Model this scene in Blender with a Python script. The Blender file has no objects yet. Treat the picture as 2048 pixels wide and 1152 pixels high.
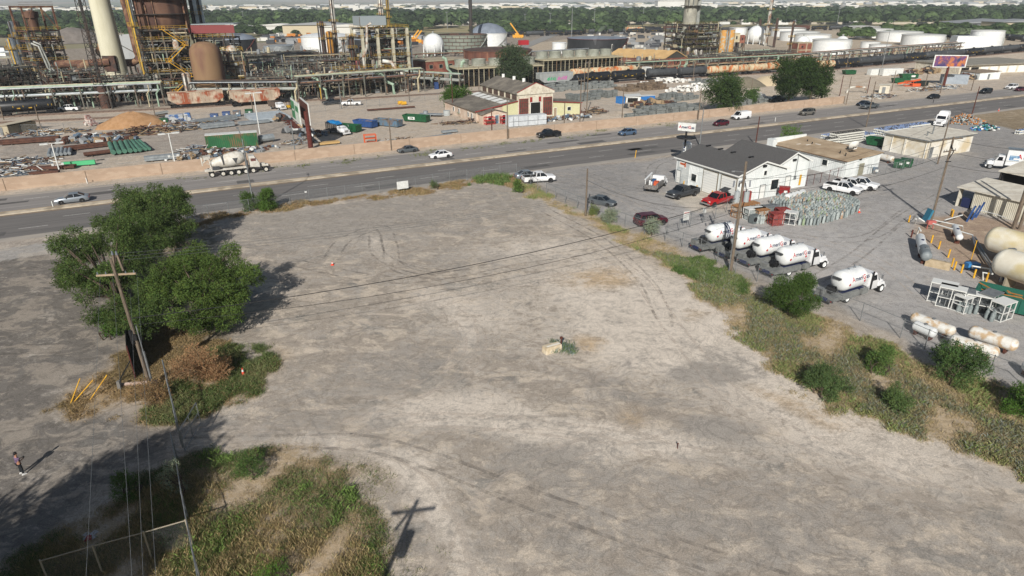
import bpy,math,random
import numpy as np
from mathutils import Vector,Matrix
R_=math.radians
C=bpy.context.scene.collection
rnd=random.Random(7)
FP,CH=1290.0,30.0
TH=math.atan(579/1290);RO=R_(.33)
ct,st=math.cos(TH),math.sin(TH);cr,sr=math.cos(RO),math.sin(RO)
VF=Vector((0,ct,-st));_U=Vector((0,st,ct));_X=Vector((1,0,0))
VR=_X*cr-_U*sr;VU=_U*cr+_X*sr
def P(x,y,z=0.0):
    d=VF+VR*((x-1024)/FP)+VU*((576-y)/FP);t=(z-CH)/d.z
    return Vector((d.x*t,d.y*t,z))
def pixn(X,Y,Z):
    qz=Z-CH
    d=X*VF.x+Y*VF.y+qz*VF.z;d=np.maximum(d,1e-3)
    return 1024+FP*(X*VR.x+Y*VR.y+qz*VR.z)/d,576-FP*(X*VU.x+Y*VU.y+qz*VU.z)/d
def hz(bx,by,ty):
    b=P(bx,by);lo,hi=0,400
    for _ in range(40):
        m=(lo+hi)/2
        if pixn(b.x,b.y,m)[1]>ty:lo=m
        else:hi=m
    return lo
def az(a,b):return math.atan2(b[1]-a[1],b[0]-a[0])
cam=bpy.data.cameras.new('camera');camo=bpy.data.objects.new('camera',cam);C.objects.link(camo)
m3=Matrix((VR,VU,-VF)).transposed()
camo.matrix_world=Matrix.Translation((0,0,CH))@m3.to_4x4()
cam.sensor_width=36;cam.lens=36*FP/2048;cam.clip_start=.3;cam.clip_end=60000
bpy.context.scene.camera=camo
def s2l(c):
    return tuple((v/12.92 if v<=.04045 else((v+.055)/1.055)**2.4)for v in c)
def H(h):
    return s2l(tuple(int(h[i:i+2],16)/255 for i in(0,2,4)))
_M={}
def mat(name,col,rough=.7,col2=None,sc=1.0,metal=0,bump=0,mix=(.4,.6),spec=.4,det=6,wave=None,stretch=None,alpha=None,col3=None,sc3=.3):
    if name in _M:return _M[name]
    if isinstance(col,str):col=H(col)
    m=bpy.data.materials.new(name);m.use_nodes=True;nt=m.node_tree;N=nt.nodes;L=nt.links
    b=N['Principled BSDF'];b.inputs['Roughness'].default_value=rough;b.inputs['Metallic'].default_value=metal
    b.inputs['Specular IOR Level'].default_value=spec
    b.inputs['Base Color'].default_value=(*col,1);m.diffuse_color=(*col,1)
    if col2 is not None:
        if isinstance(col2,str):col2=H(col2)
        tc=N.new('ShaderNodeTexCoord');mp=N.new('ShaderNodeMapping');L.new(tc.outputs['Object'],mp.inputs[0])
        if stretch:mp.inputs['Scale'].default_value=stretch
        oi=N.new('ShaderNodeObjectInfo');vm=N.new('ShaderNodeVectorMath');vm.operation='ADD'
        ml=N.new('ShaderNodeMath');ml.operation='MULTIPLY';ml.inputs[1].default_value=50;L.new(oi.outputs['Random'],ml.inputs[0])
        L.new(mp.outputs[0],vm.inputs[0]);L.new(ml.outputs[0],vm.inputs[1])
        n=N.new('ShaderNodeTexNoise');n.inputs['Scale'].default_value=sc;n.inputs['Detail'].default_value=det;n.inputs['Roughness'].default_value=.65
        L.new(vm.outputs[0],n.inputs['Vector'])
        r=N.new('ShaderNodeValToRGB');r.color_ramp.elements[0].position=mix[0];r.color_ramp.elements[1].position=mix[1]
        r.color_ramp.elements[0].color=(*col,1);r.color_ramp.elements[1].color=(*col2,1)
        L.new(n.outputs['Fac'],r.inputs[0]);out=r.outputs[0]
        if col3 is not None:
            n3=N.new('ShaderNodeTexNoise');n3.inputs['Scale'].default_value=sc3;n3.inputs['Detail'].default_value=5
            L.new(vm.outputs[0],n3.inputs['Vector']);rr=N.new('ShaderNodeMapRange');rr.inputs[1].default_value=.48;rr.inputs[2].default_value=.62
            L.new(n3.outputs['Fac'],rr.inputs[0]);mx=N.new('ShaderNodeMix');mx.data_type='RGBA'
            L.new(rr.outputs[0],mx.inputs[0]);L.new(out,mx.inputs[6]);mx.inputs[7].default_value=(*(H(col3)if isinstance(col3,str)else col3),1);out=mx.outputs[2]
        L.new(out,b.inputs['Base Color'])
        if bump:
            bp=N.new('ShaderNodeBump');bp.inputs['Strength'].default_value=bump;bp.inputs['Distance'].default_value=.05
            L.new(n.outputs['Fac'],bp.inputs['Height']);L.new(bp.outputs[0],b.inputs['Normal'])
    if wave:   # corrugation: (axis, scale)
        tc=N.new('ShaderNodeTexCoord');w=N.new('ShaderNodeTexWave');w.bands_direction=wave[0];w.inputs['Scale'].default_value=wave[1]
        L.new(tc.outputs['Object'],w.inputs[0]);bp=N.new('ShaderNodeBump');bp.inputs['Strength'].default_value=wave[2]if len(wave)>2 else .6;bp.inputs['Distance'].default_value=.06
        L.new(w.outputs['Fac'],bp.inputs['Height']);L.new(bp.outputs[0],b.inputs['Normal'])
    if alpha is not None:b.inputs['Alpha'].default_value=alpha
    _M[name]=m;return m
def vmat(name,attr='Col',rough=.8,trans=0.0,spec=.2):
    m=bpy.data.materials.new(name);m.use_nodes=True;N=m.node_tree.nodes;L=m.node_tree.links;b=N['Principled BSDF']
    a=N.new('ShaderNodeAttribute');a.attribute_name=attr;L.new(a.outputs['Color'],b.inputs['Base Color'])
    b.inputs['Roughness'].default_value=rough;b.inputs['Specular IOR Level'].default_value=spec
    if trans:
        t=N.new('ShaderNodeBsdfTranslucent');L.new(a.outputs['Color'],t.inputs[0]);mx=N.new('ShaderNodeMixShader');mx.inputs[0].default_value=trans
        L.new(b.outputs[0],mx.inputs[1]);L.new(t.outputs[0],mx.inputs[2]);L.new(mx.outputs[0],N['Material Output'].inputs[0])
    _M[name]=m;return m
class MB:
    def __init__(s):s.v=[];s.f=[];s.m=[];s.cur=0
    def mi(s,i):s.cur=i;return s
    def add(s,vs,fs):
        o=len(s.v);s.v+=[tuple(v)for v in vs];s.f+=[tuple(i+o for i in f)for f in fs];s.m+=[s.cur]*len(fs);return s
    def box(s,c,d,rz=0,ry=0,top=None):
        x,y,z=d[0]/2,d[1]/2,d[2]/2;t=top or(1,1)
        vs=[(-x,-y,-z),(x,-y,-z),(x,y,-z),(-x,y,-z),(-x*t[0],-y*t[1],z),(x*t[0],-y*t[1],z),(x*t[0],y*t[1],z),(-x*t[0],y*t[1],z)]
        Mx=Matrix.Translation(c)
        if rz:Mx=Mx@Matrix.Rotation(rz,4,'Z')
        if ry:Mx=Mx@Matrix.Rotation(ry,4,'Y')
        return s.add([Mx@Vector(v)for v in vs],[(0,3,2,1),(4,5,6,7),(0,1,5,4),(1,2,6,5),(2,3,7,6),(3,0,4,7)])
    def bar(s,a,b,w,h=None):
        a,b=Vector(a),Vector(b);h=h or w;d=b-a;L=d.length
        if L<1e-6:return s
        q=d.to_track_quat('X','Z');Mx=Matrix.Translation((a+b)/2)@q.to_matrix().to_4x4()
        vs=[Mx@Vector((i*L/2,j*w/2,k*h/2))for k in(-1,1)for(i,j)in((-1,-1),(1,-1),(1,1),(-1,1))]
        return s.add(vs,[(0,3,2,1),(4,5,6,7),(0,1,5,4),(1,2,6,5),(2,3,7,6),(3,0,4,7)])
    def cyl(s,a,b,r,r2=None,n=10,cap=True):
        a,b=Vector(a),Vector(b);r2=r if r2 is None else r2;q=(b-a).to_track_quat('Z','Y').to_matrix()
        vs=[]
        for p,rr in((a,r),(b,r2)):
            for i in range(n):
                t=2*math.pi*i/n;vs.append(p+q@Vector((rr*math.cos(t),rr*math.sin(t),0)))
        fs=[(i,(i+1)%n,n+(i+1)%n,n+i)for i in range(n)]
        if cap:fs+=[tuple(range(n-1,-1,-1)),tuple(range(n,2*n))]
        return s.add(vs,fs)
    def tube(s,pts,r,n=6):
        pts=[Vector(p)for p in pts];rings=[];o=len(s.v)
        for i,p in enumerate(pts):
            d=(pts[min(i+1,len(pts)-1)]-pts[max(i-1,0)]).normalized()
            up=Vector((0,0,1))if abs(d.z)<.95 else Vector((0,1,0));x=d.cross(up).normalized();y=x.cross(d)
            rr=r[i]if isinstance(r,(list,tuple))else r
            rings+=[p+(x*math.cos(2*math.pi*k/n)+y*math.sin(2*math.pi*k/n))*rr for k in range(n)]
        fs=[((i+1)*n+k,(i+1)*n+(k+1)%n,i*n+(k+1)%n,i*n+k)for i in range(len(pts)-1)for k in range(n)]
        fs+=[tuple(range(n)),tuple((len(pts)-1)*n+k for k in range(n-1,-1,-1))]
        return s.add(rings,fs)
    def lathe(s,prof,n=16,a=(0,0,0),axis='Z',ang=2*math.pi):
        vs=[];fs=[];k=len(prof);full=ang>6.28
        mseg=n if full else n+1
        for i in range(mseg):
            t=ang*i/n
            for r,z in prof:
                p=(r*math.cos(t),r*math.sin(t),z)
                if axis=='X':p=(z,r*math.cos(t),r*math.sin(t))
                vs.append((p[0]+a[0],p[1]+a[1],p[2]+a[2]))
        for i in range(n):
            j=(i+1)%mseg
            for q in range(k-1):
                fs.append((i*k+q,j*k+q,j*k+q+1,i*k+q+1))
        return s.add(vs,fs)
    def prism(s,poly,z0,z1):
        n=len(poly);vs=[(p[0],p[1],z0)for p in poly]+[(p[0],p[1],z1)for p in poly]
        return s.add(vs,[tuple(range(n-1,-1,-1)),tuple(range(n,2*n))]+[(i,(i+1)%n,n+(i+1)%n,n+i)for i in range(n)])
    def side(s,poly,y0,y1):          # polygon in x,z extruded along y
        n=len(poly);vs=[(p[0],y0,p[1])for p in poly]+[(p[0],y1,p[1])for p in poly]
        return s.add(vs,[tuple(range(n)),tuple(range(2*n-1,n-1,-1))]+[(i,n+i,n+(i+1)%n,(i+1)%n)for i in range(n)])
    def loft(s,secs,close=True):      # secs: list of rings with same count
        k=len(secs[0]);vs=[p for r in secs for p in r]
        fs=[(i*k+j,i*k+(j+1)%k,(i+1)*k+(j+1)%k,(i+1)*k+j)for i in range(len(secs)-1)for j in range(k)]
        if close:fs+=[tuple(range(k-1,-1,-1)),tuple((len(secs)-1)*k+j for j in range(k))]
        return s.add(vs,fs)
    def build(s,name,m,parent=None,smooth=False,loc=None):
        me=bpy.data.meshes.new(name);me.from_pydata(s.v,[],s.f);ms=m if isinstance(m,(list,tuple))else[m]
        for x in ms:me.materials.append(x)
        if len(ms)>1:me.polygons.foreach_set('material_index',s.m)
        if smooth:
            me.polygons.foreach_set('use_smooth',[True]*len(me.polygons));me.set_sharp_from_angle(angle=R_(40))
        me.update();o=bpy.data.objects.new(name,me);C.objects.link(o)
        if parent:o.parent=parent
        if loc is not None:o.location=loc
        return o
def tag(o,label=None,cat=None,group=None,kind=None):
    if label:o['label']=label
    if cat:o['category']=cat
    if group:o['group']=group
    if kind:o['kind']=kind
    return o
def T(name,label,cat,loc=(0,0,0),rz=0,group=None):
    o=bpy.data.objects.new(name,None);C.objects.link(o);o.location=loc;o.rotation_euler=(0,0,rz);o.empty_display_size=.5
    return tag(o,label,cat,group)
def setting(o,kind='structure'):o['kind']=kind;return o
def dup(root,loc,rz=None,label=None,group=None,sc=None):
    kids=[k for k in KID.get(root.name,root.children)]
    r=root.copy();C.objects.link(r);r.location=loc
    if rz is not None:r.rotation_euler=(0,0,rz)
    if label:r['label']=label
    if group:r['group']=group
    if sc:r.scale=(sc,sc,sc)if not isinstance(sc,tuple)else sc
    for ch in kids:
        c=ch.copy();C.objects.link(c);c.parent=r
        for g in ch.children:
            d=g.copy();C.objects.link(d);d.parent=c
    return r
KID={}
def npmesh(name,V,Fq,m,cols=None,parent=None):
    """V (n,3) array, Fq (m,k) array of equal-size faces, cols (n,3)"""
    me=bpy.data.meshes.new(name);k=Fq.shape[1]
    me.vertices.add(len(V));me.vertices.foreach_set('co',V.astype(np.float32).ravel())
    me.loops.add(Fq.size);me.loops.foreach_set('vertex_index',Fq.astype(np.int32).ravel())
    me.polygons.add(len(Fq));me.polygons.foreach_set('loop_start',np.arange(0,Fq.size,k,dtype=np.int32))
    me.update(calc_edges=True)
    if cols is not None:
        a=me.attributes.new('Col','FLOAT_COLOR','POINT');c4=np.ones((len(V),4),np.float32);c4[:,:3]=cols;a.data.foreach_set('color',c4.ravel())
    me.materials.append(m);o=bpy.data.objects.new(name,me);C.objects.link(o)
    if parent:o.parent=parent
    return o
def text(name,s,size,m,parent=None,mapf=None,ext=0.0,bold=0.0):
    cu=bpy.data.curves.new(name,'FONT');cu.body=s;cu.size=size;cu.align_x='CENTER';cu.align_y='CENTER';cu.extrude=ext;cu.offset=bold*size;cu.resolution_u=3
    to=bpy.data.objects.new(name,cu);C.objects.link(to);dg=bpy.context.evaluated_depsgraph_get()
    me=bpy.data.meshes.new_from_object(to.evaluated_get(dg));bpy.data.objects.remove(to)
    me.materials.clear();me.materials.append(m)
    if mapf:
        for v in me.vertices:v.co=mapf(v.co.x,v.co.y,v.co.z)
    o=bpy.data.objects.new(name,me);C.objects.link(o)
    if parent:o.parent=parent
    return o
sc_=bpy.context.scene
w=bpy.data.worlds.new('World');sc_.world=w;w.use_nodes=True;N=w.node_tree.nodes;L=w.node_tree.links
sky=N.new('ShaderNodeTexSky');sky.sky_type='NISHITA';sky.sun_disc=False;sky.sun_elevation=R_(31)
SAZ=80.5            # direction the shadows run, degrees from +x
ldir=Vector((math.cos(R_(SAZ))*math.cos(R_(31)),math.sin(R_(SAZ))*math.cos(R_(31)),-math.sin(R_(31))))
sky.sun_rotation=math.atan2(-ldir.x,-ldir.y);sky.air_density=1.2;sky.dust_density=1.5
L.new(sky.outputs[0],N['Background'].inputs[0]);N['Background'].inputs[1].default_value=.05
sl=bpy.data.lights.new('sun','SUN');sl.energy=5.0;sl.angle=R_(.5);sl.color=(1,.955,.89)
so=bpy.data.objects.new('sun',sl);C.objects.link(so);so.rotation_euler=ldir.to_track_quat('-Z','Y').to_euler();so.location=(0,0,80)
sc_.view_settings.view_transform='Standard';sc_.view_settings.look='None';sc_.view_settings.exposure=.12
sc_.render.engine='CYCLES'
RA=R_(26.5);rt=(math.cos(RA),math.sin(RA));rn=(-math.sin(RA),math.cos(RA))
def RT(a,o,z=0.0):return Vector((a*rt[0]+o*rn[0],a*rt[1]+o*rn[1],z))
def ground_mat(name,speck=1.0,fine=9.0):
    m=bpy.data.materials.new(name);m.use_nodes=True;nt=m.node_tree;N=nt.nodes;L=nt.links;b=N['Principled BSDF']
    b.inputs['Roughness'].default_value=.95;b.inputs['Specular IOR Level'].default_value=.1
    g=N.new('ShaderNodeNewGeometry');pos=g.outputs['Position']
    def noise(sc,det=5,rough=.6,dist=0.0,vec=None):
        n=N.new('ShaderNodeTexNoise');n.inputs['Scale'].default_value=sc;n.inputs['Detail'].default_value=det;n.inputs['Roughness'].default_value=rough;n.inputs['Distortion'].default_value=dist
        L.new(vec or pos,n.inputs['Vector']);return n.outputs['Fac']
    def mr(x,a,b_,c=0.,d=1.,smooth=True):
        r=N.new('ShaderNodeMapRange');r.interpolation_type='SMOOTHSTEP' if smooth else 'LINEAR'
        for i,v in zip((1,2,3,4),(a,b_,c,d)):r.inputs[i].default_value=v
        L.new(x,r.inputs[0]);return r.outputs[0]
    def math_(op,x,y):
        n=N.new('ShaderNodeMath');n.operation=op
        for i,v in enumerate((x,y)):
            if isinstance(v,(int,float)):n.inputs[i].default_value=v
            else:L.new(v,n.inputs[i])
        return n.outputs[0]
    def mix(f,a,c,mode='MIX'):
        n=N.new('ShaderNodeMix');n.data_type='RGBA';n.blend_type=mode
        if isinstance(f,float):n.inputs[0].default_value=f
        else:L.new(f,n.inputs[0])
        for i,v in((6,a),(7,c)):
            if isinstance(v,tuple):n.inputs[i].default_value=(*v,1)
            else:L.new(v,n.inputs[i])
        return n.outputs[2]
    a=N.new('ShaderNodeAttribute');a.attribute_name='Col';k=N.new('ShaderNodeAttribute');k.attribute_name='Msk'
    sp=N.new('ShaderNodeSeparateColor');L.new(k.outputs['Color'],sp.inputs[0])
    mp=N.new('ShaderNodeMapping');mp.inputs['Rotation'].default_value=(0,0,R_(35));mp.inputs['Scale'].default_value=(1,1.5,1);L.new(pos,mp.inputs[0]);sv=mp.outputs[0]
    nb=noise(.3,8,.74,.5,sv);nm=noise(1.7,6,.75,.3)
    nn=math_('ADD',math_('MULTIPLY',nb,.6),math_('MULTIPLY',nm,.4))
    def fac(ch,amp=3.0,w=.26):
        x=math_('ADD',sp.outputs[ch],math_('MULTIPLY',math_('SUBTRACT',nn,.5),amp));return mr(x,.5-w,.5+w)
    c=a.outputs['Color']
    p1=mr(noise(.26,6,.62,.9,sv),.5,.6,0,.8);p2=mr(noise(.2,7,.65,.7),.52,.64,0,.6);p3=mr(noise(.8,6,.7,.5,sv),.54,.64,0,.75)
    lt=k.outputs['Alpha']
    c=mix(math_('MULTIPLY',p2,lt),c,H('83827e'));c=mix(math_('MULTIPLY',math_('MAXIMUM',p1,p3),lt),c,H('c6b9a8'))
    c=mix(fac(0),c,H('d0c5b7'));c=mix(math_('MULTIPLY',fac(1,2.2,.25),.85),c,mix(noise(2.5),H('b29468'),H('c0a888')))
    c=mix(math_('MULTIPLY',fac(2,3.0),.9),c,mix(noise(3.),H('918b84'),H('a29b92')))
    v1=noise(fine,3,.8);v2=noise(fine*3.4,2,.8);v3=noise(.55,6,.7,.3);mq=N.new('ShaderNodeMapping');mq.inputs['Rotation'].default_value=(0,0,R_(-22));mq.inputs['Scale'].default_value=(.12,2.2,1);L.new(pos,mq.inputs[0]);v4=mr(noise(.9,4,.7,1.2,mq.outputs[0]),.35,.65,.975,1.02)
    m1=mr(v1,.3,.7,1-.26*speck,1+.26*speck,False);m2=mr(v2,.3,.7,1-.35*speck,1+.35*speck,False);m3_=mr(v3,.3,.7,.88,1.12,False)
    rg=noise(.42,5,.6,1.6);vn=mr(math_('ABSOLUTE',math_('SUBTRACT',rg,.5),0.),0,.045,.8,1.);sp_=mr(noise(fine*.55,2,.5),.68,.74,1.,1.16)
    mm=math_('MULTIPLY',math_('MULTIPLY',math_('MULTIPLY',m1,m2),m3_),math_('MULTIPLY',math_('MULTIPLY',vn,v4),sp_))
    cv=N.new('ShaderNodeCombineColor');[L.new(mm,cv.inputs[i])for i in range(3)]
    c=mix(1.0,c,cv.outputs[0],'MULTIPLY');L.new(c,b.inputs['Base Color'])
    bp=N.new('ShaderNodeBump');bp.inputs['Strength'].default_value=.35;bp.inputs['Distance'].default_value=.05;L.new(math_('ADD',v1,nm),bp.inputs['Height']);L.new(bp.outputs[0],b.inputs['Normal'])
    return m
def inpoly(px,py,poly):
    r=np.zeros(px.shape,bool);n=len(poly);j=n-1
    for i in range(n):
        xi,yi=poly[i];xj,yj=poly[j]
        if yi!=yj:
            r^=((yi>py)!=(yj>py))&(px<(xj-xi)*(py-yi)/(yj-yi)+xi)
        j=i
    return r
def ell(px,py,cx,cy,rx,ry,ang=0):
    a=R_(ang);dx=px-cx;dy=py-cy;u=dx*math.cos(a)+dy*math.sin(a);v=-dx*math.sin(a)+dy*math.cos(a)
    return np.exp(-((u/rx)**2+(v/ry)**2)*.9)
def grid(a0,a1,o0,o1,st_):
    A=np.arange(a0,a1+st_,st_);O=np.arange(o0,o1+st_,st_);O[-1]=o1;A[-1]=a1
    aa,oo=np.meshgrid(A,O,indexing='ij');X=aa*rt[0]+oo*rn[0];Y=aa*rt[1]+oo*rn[1]
    na,no=aa.shape;i=np.arange((na-1)*(no-1));r=i//(no-1);c=i%(no-1);q=r*no+c
    F=np.stack([q,q+no,q+no+1,q+1],1)
    return X.ravel(),Y.ravel(),F
def sheet(name,X,Y,z,F,col,msk,m):
    o=npmesh(name,np.stack([X,Y,np.full_like(X,z)],1),F,m,col)
    at=o.data.attributes.new('Msk','FLOAT_COLOR','POINT');c4=np.ones((len(X),4),np.float32);c4[:,:3]=np.clip(msk[:,:3],0,1);c4[:,3]=msk[:,3]if msk.shape[1]>3 else .5;at.data.foreach_set('color',c4.ravel())
    return setting(o)
# base sheet reaching the horizon
gm=mat('far_field','6f7358',.95,'8e8468',sc=.004,det=8,mix=(.35,.65),col3='a2957c',sc3=.0015)
b=MB();b.add([(-34000,-1200,-.3),(34000,-1200,-.3),(30000,40000,-.3),(-30000,40000,-.3)],[(0,1,2,3)]);setting(b.build('ground',gm))
# near lots
def wob(X,Y,a=1.0):
    u=np.sin(X*.9+1.3*np.sin(Y*.7))+np.sin(X*2.1+Y*1.7+2)*.6+np.sin(X*4.7-Y*3.9)*.35
    v=np.sin(Y*.8+1.7*np.sin(X*.6+1))+np.sin(Y*2.3-X*1.9+1)*.6+np.sin(X*4.1+Y*4.3)*.35
    return X+u*a*.45,Y+v*a*.45
def blur(A,na,k=2):
    B=A.reshape(na,-1,A.shape[1])
    for _ in range(k):
        Q=np.pad(B,((1,1),(1,1),(0,0)),'edge');B=(Q[:-2,1:-1]+Q[2:,1:-1]+Q[1:-1,:-2]+Q[1:-1,2:]+2*Q[1:-1,1:-1])/6
    return B.reshape(A.shape)
X,Y,F=grid(-110,330,-30,106.9,.5)
wx,wy=wob(X,Y);PX,PY=pixn(wx,np.where(wy<8,8,wy),0.0)
n=len(X);col=np.tile(np.array(H('a0968a')),(n,1));msk=np.zeros((n,3));msk[:,0]=.27;msk[:,2]=.3
def zone(mask,c,m):col[mask]=H(c);msk[mask]=m
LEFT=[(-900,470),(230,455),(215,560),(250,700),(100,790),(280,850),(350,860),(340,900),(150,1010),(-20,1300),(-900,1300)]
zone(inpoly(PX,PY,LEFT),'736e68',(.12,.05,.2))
YARD=[(1030,345),(1100,380),(1180,425),(1330,475),(1470,540),(1640,600),(1830,690),(2048,770),(2700,900),(2700,180),(2048,235),(1700,262),(1300,320)]
zone(inpoly(PX,PY,YARD),'a3a09d',(.1,.03,.05))
zone(inpoly(PX,PY,[(1320,385),(1420,375),(1500,390),(1480,425),(1380,425)]),'bdb5a8',(.3,0,0))
zone(inpoly(PX,PY,[(1850,440),(1930,425),(2300,500),(2300,700),(2048,620),(1900,520),(1830,470)]),'a08c7a',(.2,.3,.1))
zone(inpoly(PX,PY,[(1890,235),(2010,255),(2300,330),(2600,190),(2048,200)]),'8f8069',(.1,.2,.1))
# bank with weeds, bottom-left weeds, weed bed under the trees
BANK=[(1030,352),(1060,372),(1110,400),(1180,432),(1300,478),(1400,520),(1530,590),(1700,660),(1850,720),(2060,790),(2300,880),(2300,1020),(2048,960),(1850,880),(1700,830),(1610,790),(1520,700),(1420,610),(1340,540),(1280,500),(1180,445),(1100,412),(1040,385)]
WEEDL=[(480,900),(560,893),(640,910),(700,950),(745,1010),(775,1080),(790,1200),(-200,1400),(-60,1160),(60,1110),(200,1020),(330,925)]
BEDL=[(250,690),(330,640),(470,690),(540,740),(520,790),(420,825),(300,850),(255,840),(310,800),(150,835),(115,800),(160,765),(220,735)]
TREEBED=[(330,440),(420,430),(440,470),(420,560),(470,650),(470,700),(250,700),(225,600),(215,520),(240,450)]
STRIP=[(360,440),(500,418),(620,402),(760,386),(900,366),(1030,350),(1050,378),(960,362),(900,380),(700,403),(540,424),(430,440),(380,470)]
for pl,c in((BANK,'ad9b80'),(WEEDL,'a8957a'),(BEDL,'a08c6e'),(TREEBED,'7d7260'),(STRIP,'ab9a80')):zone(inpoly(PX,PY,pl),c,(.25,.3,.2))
lot=(inpoly(PX,PY,[(380,440),(1030,360),(1200,450),(1340,540),(1520,700),(1610,790),(2300,1020),(2300,1300),(780,1300),(740,980),(540,895),(340,900),(350,855),(545,770),(480,690),(430,560)]))
for(cx,cy,rx,ry,an,v)in[(1400,650,330,60,12,.35),(1560,760,260,70,22,.35),(1250,560,120,35,0,.25),(1330,700,160,50,5,.4),(1150,860,320,22,9,.45),(1250,610,90,60,30,.35),(900,820,140,30,-10,.25),(1180,900,130,30,10,.3),(700,480,120,25,-5,.2),(1060,500,120,18,-4,.3),(950,640,90,30,0,.22),(1750,900,260,60,15,.28),(1060,690,80,30,0,.1),(620,420,60,8,0,.25),(1100,420,60,20,30,.25),(880,600,70,20,0,.2),(860,950,60,40,40,.3),(1350,880,90,15,5,.3),(600,882,90,9,0,.4),(720,898,70,11,15,.45),(805,945,60,13,40,.45),(860,1010,70,16,58,.45),(915,1110,90,20,65,.4),(1000,850,240,10,4,.3),(760,500,60,8,60,.3),(940,690,60,10,80,.3)]:
    msk[:,0]+=1.5*v*ell(PX,PY,cx,cy,rx,ry,an)*lot
for(cx,cy,rx,ry,an,v)in[(1180,550,110,28,-8,.5),(1230,568,60,20,0,.4),(1180,690,60,22,0,.7),(1390,630,70,16,-5,.45),(1270,830,60,34,0,.55),(1500,770,200,22,25,.3),(1640,830,200,30,20,.35),(1360,540,70,22,25,.5),(700,940,80,40,10,.3),(1180,445,60,8,25,.5),(560,730,40,40,0,.35),(540,690,50,40,0,.25),(770,960,60,60,0,.2),(1000,900,60,20,0,.2)]:
    msk[:,1]+=v*ell(PX,PY,cx,cy,rx,ry,an)*lot
for(cx,cy,rx,ry,an,v)in[(1420,745,80,26,0,.8),(1110,930,130,55,10,.4),(1430,860,70,26,10,.7),(800,420,380,45,-5,.35),(640,470,200,60,0,.25),(800,740,170,40,-15,.35),(900,860,120,20,0,.2),(1500,1050,200,90,15,.3),(1850,1050,250,90,10,.2),(640,850,130,30,0,.3),(1240,780,80,20,20,.4),(950,520,120,22,0,.2),(1120,1080,200,60,0,.2)]:
    msk[:,2]+=v*ell(PX,PY,cx,cy,rx,ry,an)*lot
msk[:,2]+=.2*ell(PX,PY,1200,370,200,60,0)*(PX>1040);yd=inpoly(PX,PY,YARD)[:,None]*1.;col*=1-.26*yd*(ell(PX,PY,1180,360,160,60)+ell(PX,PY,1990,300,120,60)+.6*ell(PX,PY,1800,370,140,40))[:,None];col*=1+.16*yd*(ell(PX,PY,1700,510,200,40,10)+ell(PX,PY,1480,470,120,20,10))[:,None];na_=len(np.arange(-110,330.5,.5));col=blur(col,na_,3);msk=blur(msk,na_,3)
offv=X*rn[0]+Y*rn[1];sel=(offv>102)&(PX<1040);col[sel]=H('9d948a');msk[sel]=(.3,.1,.2)
sel=(PX<230)&(offv>97)&(offv<102.5);col[sel]=H('a09c97')
msk=np.concatenate([msk,blur(np.where(lot,1.,np.where(inpoly(PX,PY,YARD),.12,.4))[:,None],na_,3)],1)
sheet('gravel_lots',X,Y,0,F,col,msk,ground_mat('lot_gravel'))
# land beyond the road
X,Y,F=grid(-330,620,133.2,560,2.0)
ys=np.where(Y<8,8,Y);PX,PY=pixn(X,ys,0.0);n=len(X);col=np.tile(np.array(H('b3a594')),(n,1));msk=np.zeros((n,3));msk[:,0]=.38;msk[:,1]=.2;msk[:,2]=.35
o_=X*rn[0]+Y*rn[1]
zone(o_>230,'857a6d',(.25,.15,.35));zone(inpoly(PX,PY,[(0,330),(420,300),(620,290),(620,240),(500,225),(0,290)]),'9a9086',(.25,.1,.45))
zone(inpoly(PX,PY,[(1180,235),(1560,170),(2048,95),(2048,150),(1700,205),(1300,240)]),'b5a48e',(.45,.2,.1))
zone(inpoly(PX,PY,[(960,100),(1160,75),(1300,65),(2200,40),(2200,84),(1700,128),(1500,118),(1160,110)]),'a3957f',(.4,.35,.25))
sheet('industrial_yard',X,Y,0,F,col,msk,ground_mat('yard_dirt',.7,2.5))
# carriageways
asph=mat('asphalt_near','63615f',.9,'797572',sc=.5,det=9,mix=(.3,.7),stretch=(.08,1.6,1),bump=.05,spec=.2)
asph2=mat('asphalt_far','7c7875',.9,'928e8a',sc=.5,det=9,mix=(.3,.7),stretch=(.08,1.6,1),bump=.05,spec=.2)
def strip(name,o0,o1,z,m,a0=-160,a1=900,thick=0):
    b=MB()
    b.box(((a0+a1)/2,(o0+o1)/2,z-thick/2),(a1-a0,o1-o0,max(thick,.002)));o=b.build(name,m);o.rotation_euler=(0,0,RA);return setting(o)
strip('road_near_side',107.3,119.9,.004,asph);strip('road_far_side',121.7,133.3,.004,asph2)
shm=mat('shoulder','928d86',.95,'a29a90',sc=.8,stretch=(.2,1,1));strip('road_shoulder',105.4,107.4,.002,shm);strip('road_shoulder',131.9,133.4,.008,shm)
kerb=mat('median_concrete','b5a893',.9,'c4b8a4',sc=1.5,col3='968a78',sc3=.4)
strip('median',120.0,121.5,.15,kerb,thick=.16)
yel=mat('yellow_paint','b08a4c',.8,'a08058',sc=3);wp=mat('road_white_paint','d2d0cc',.8,'a5a29c',sc=4)
strip('edge_line',119.35,119.5,.012,yel);strip('edge_line',122.1,122.25,.012,yel)
tar=mat('tar_seam','3f3d3c',.8);[strip('tar_seam',o,o+.07,.009,tar)for o in(109.3,113.2,117.3,123.9,127.6)]
b=MB();rs=random.Random(8)
for k in range(26):b.box((rs.uniform(-60,240),rs.choice((109.5,113.3,117.5,124,127.5,130.5)),.0075),(rs.uniform(2,9),rs.uniform(.8,2.6),.002))
o=b.build('road_patches',mat('patch_asphalt','53514f',.9,'5e5c5a',sc=1));o.rotation_euler=(0,0,RA);setting(o)
b=MB()
for lane,ph in((111.2,2),(115.3,7),(125.8,5),(129.2,0)):
    for k in range(-12,70):b.box((k*12.2+ph,lane,.012),(3.6,.13,.002))
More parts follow.
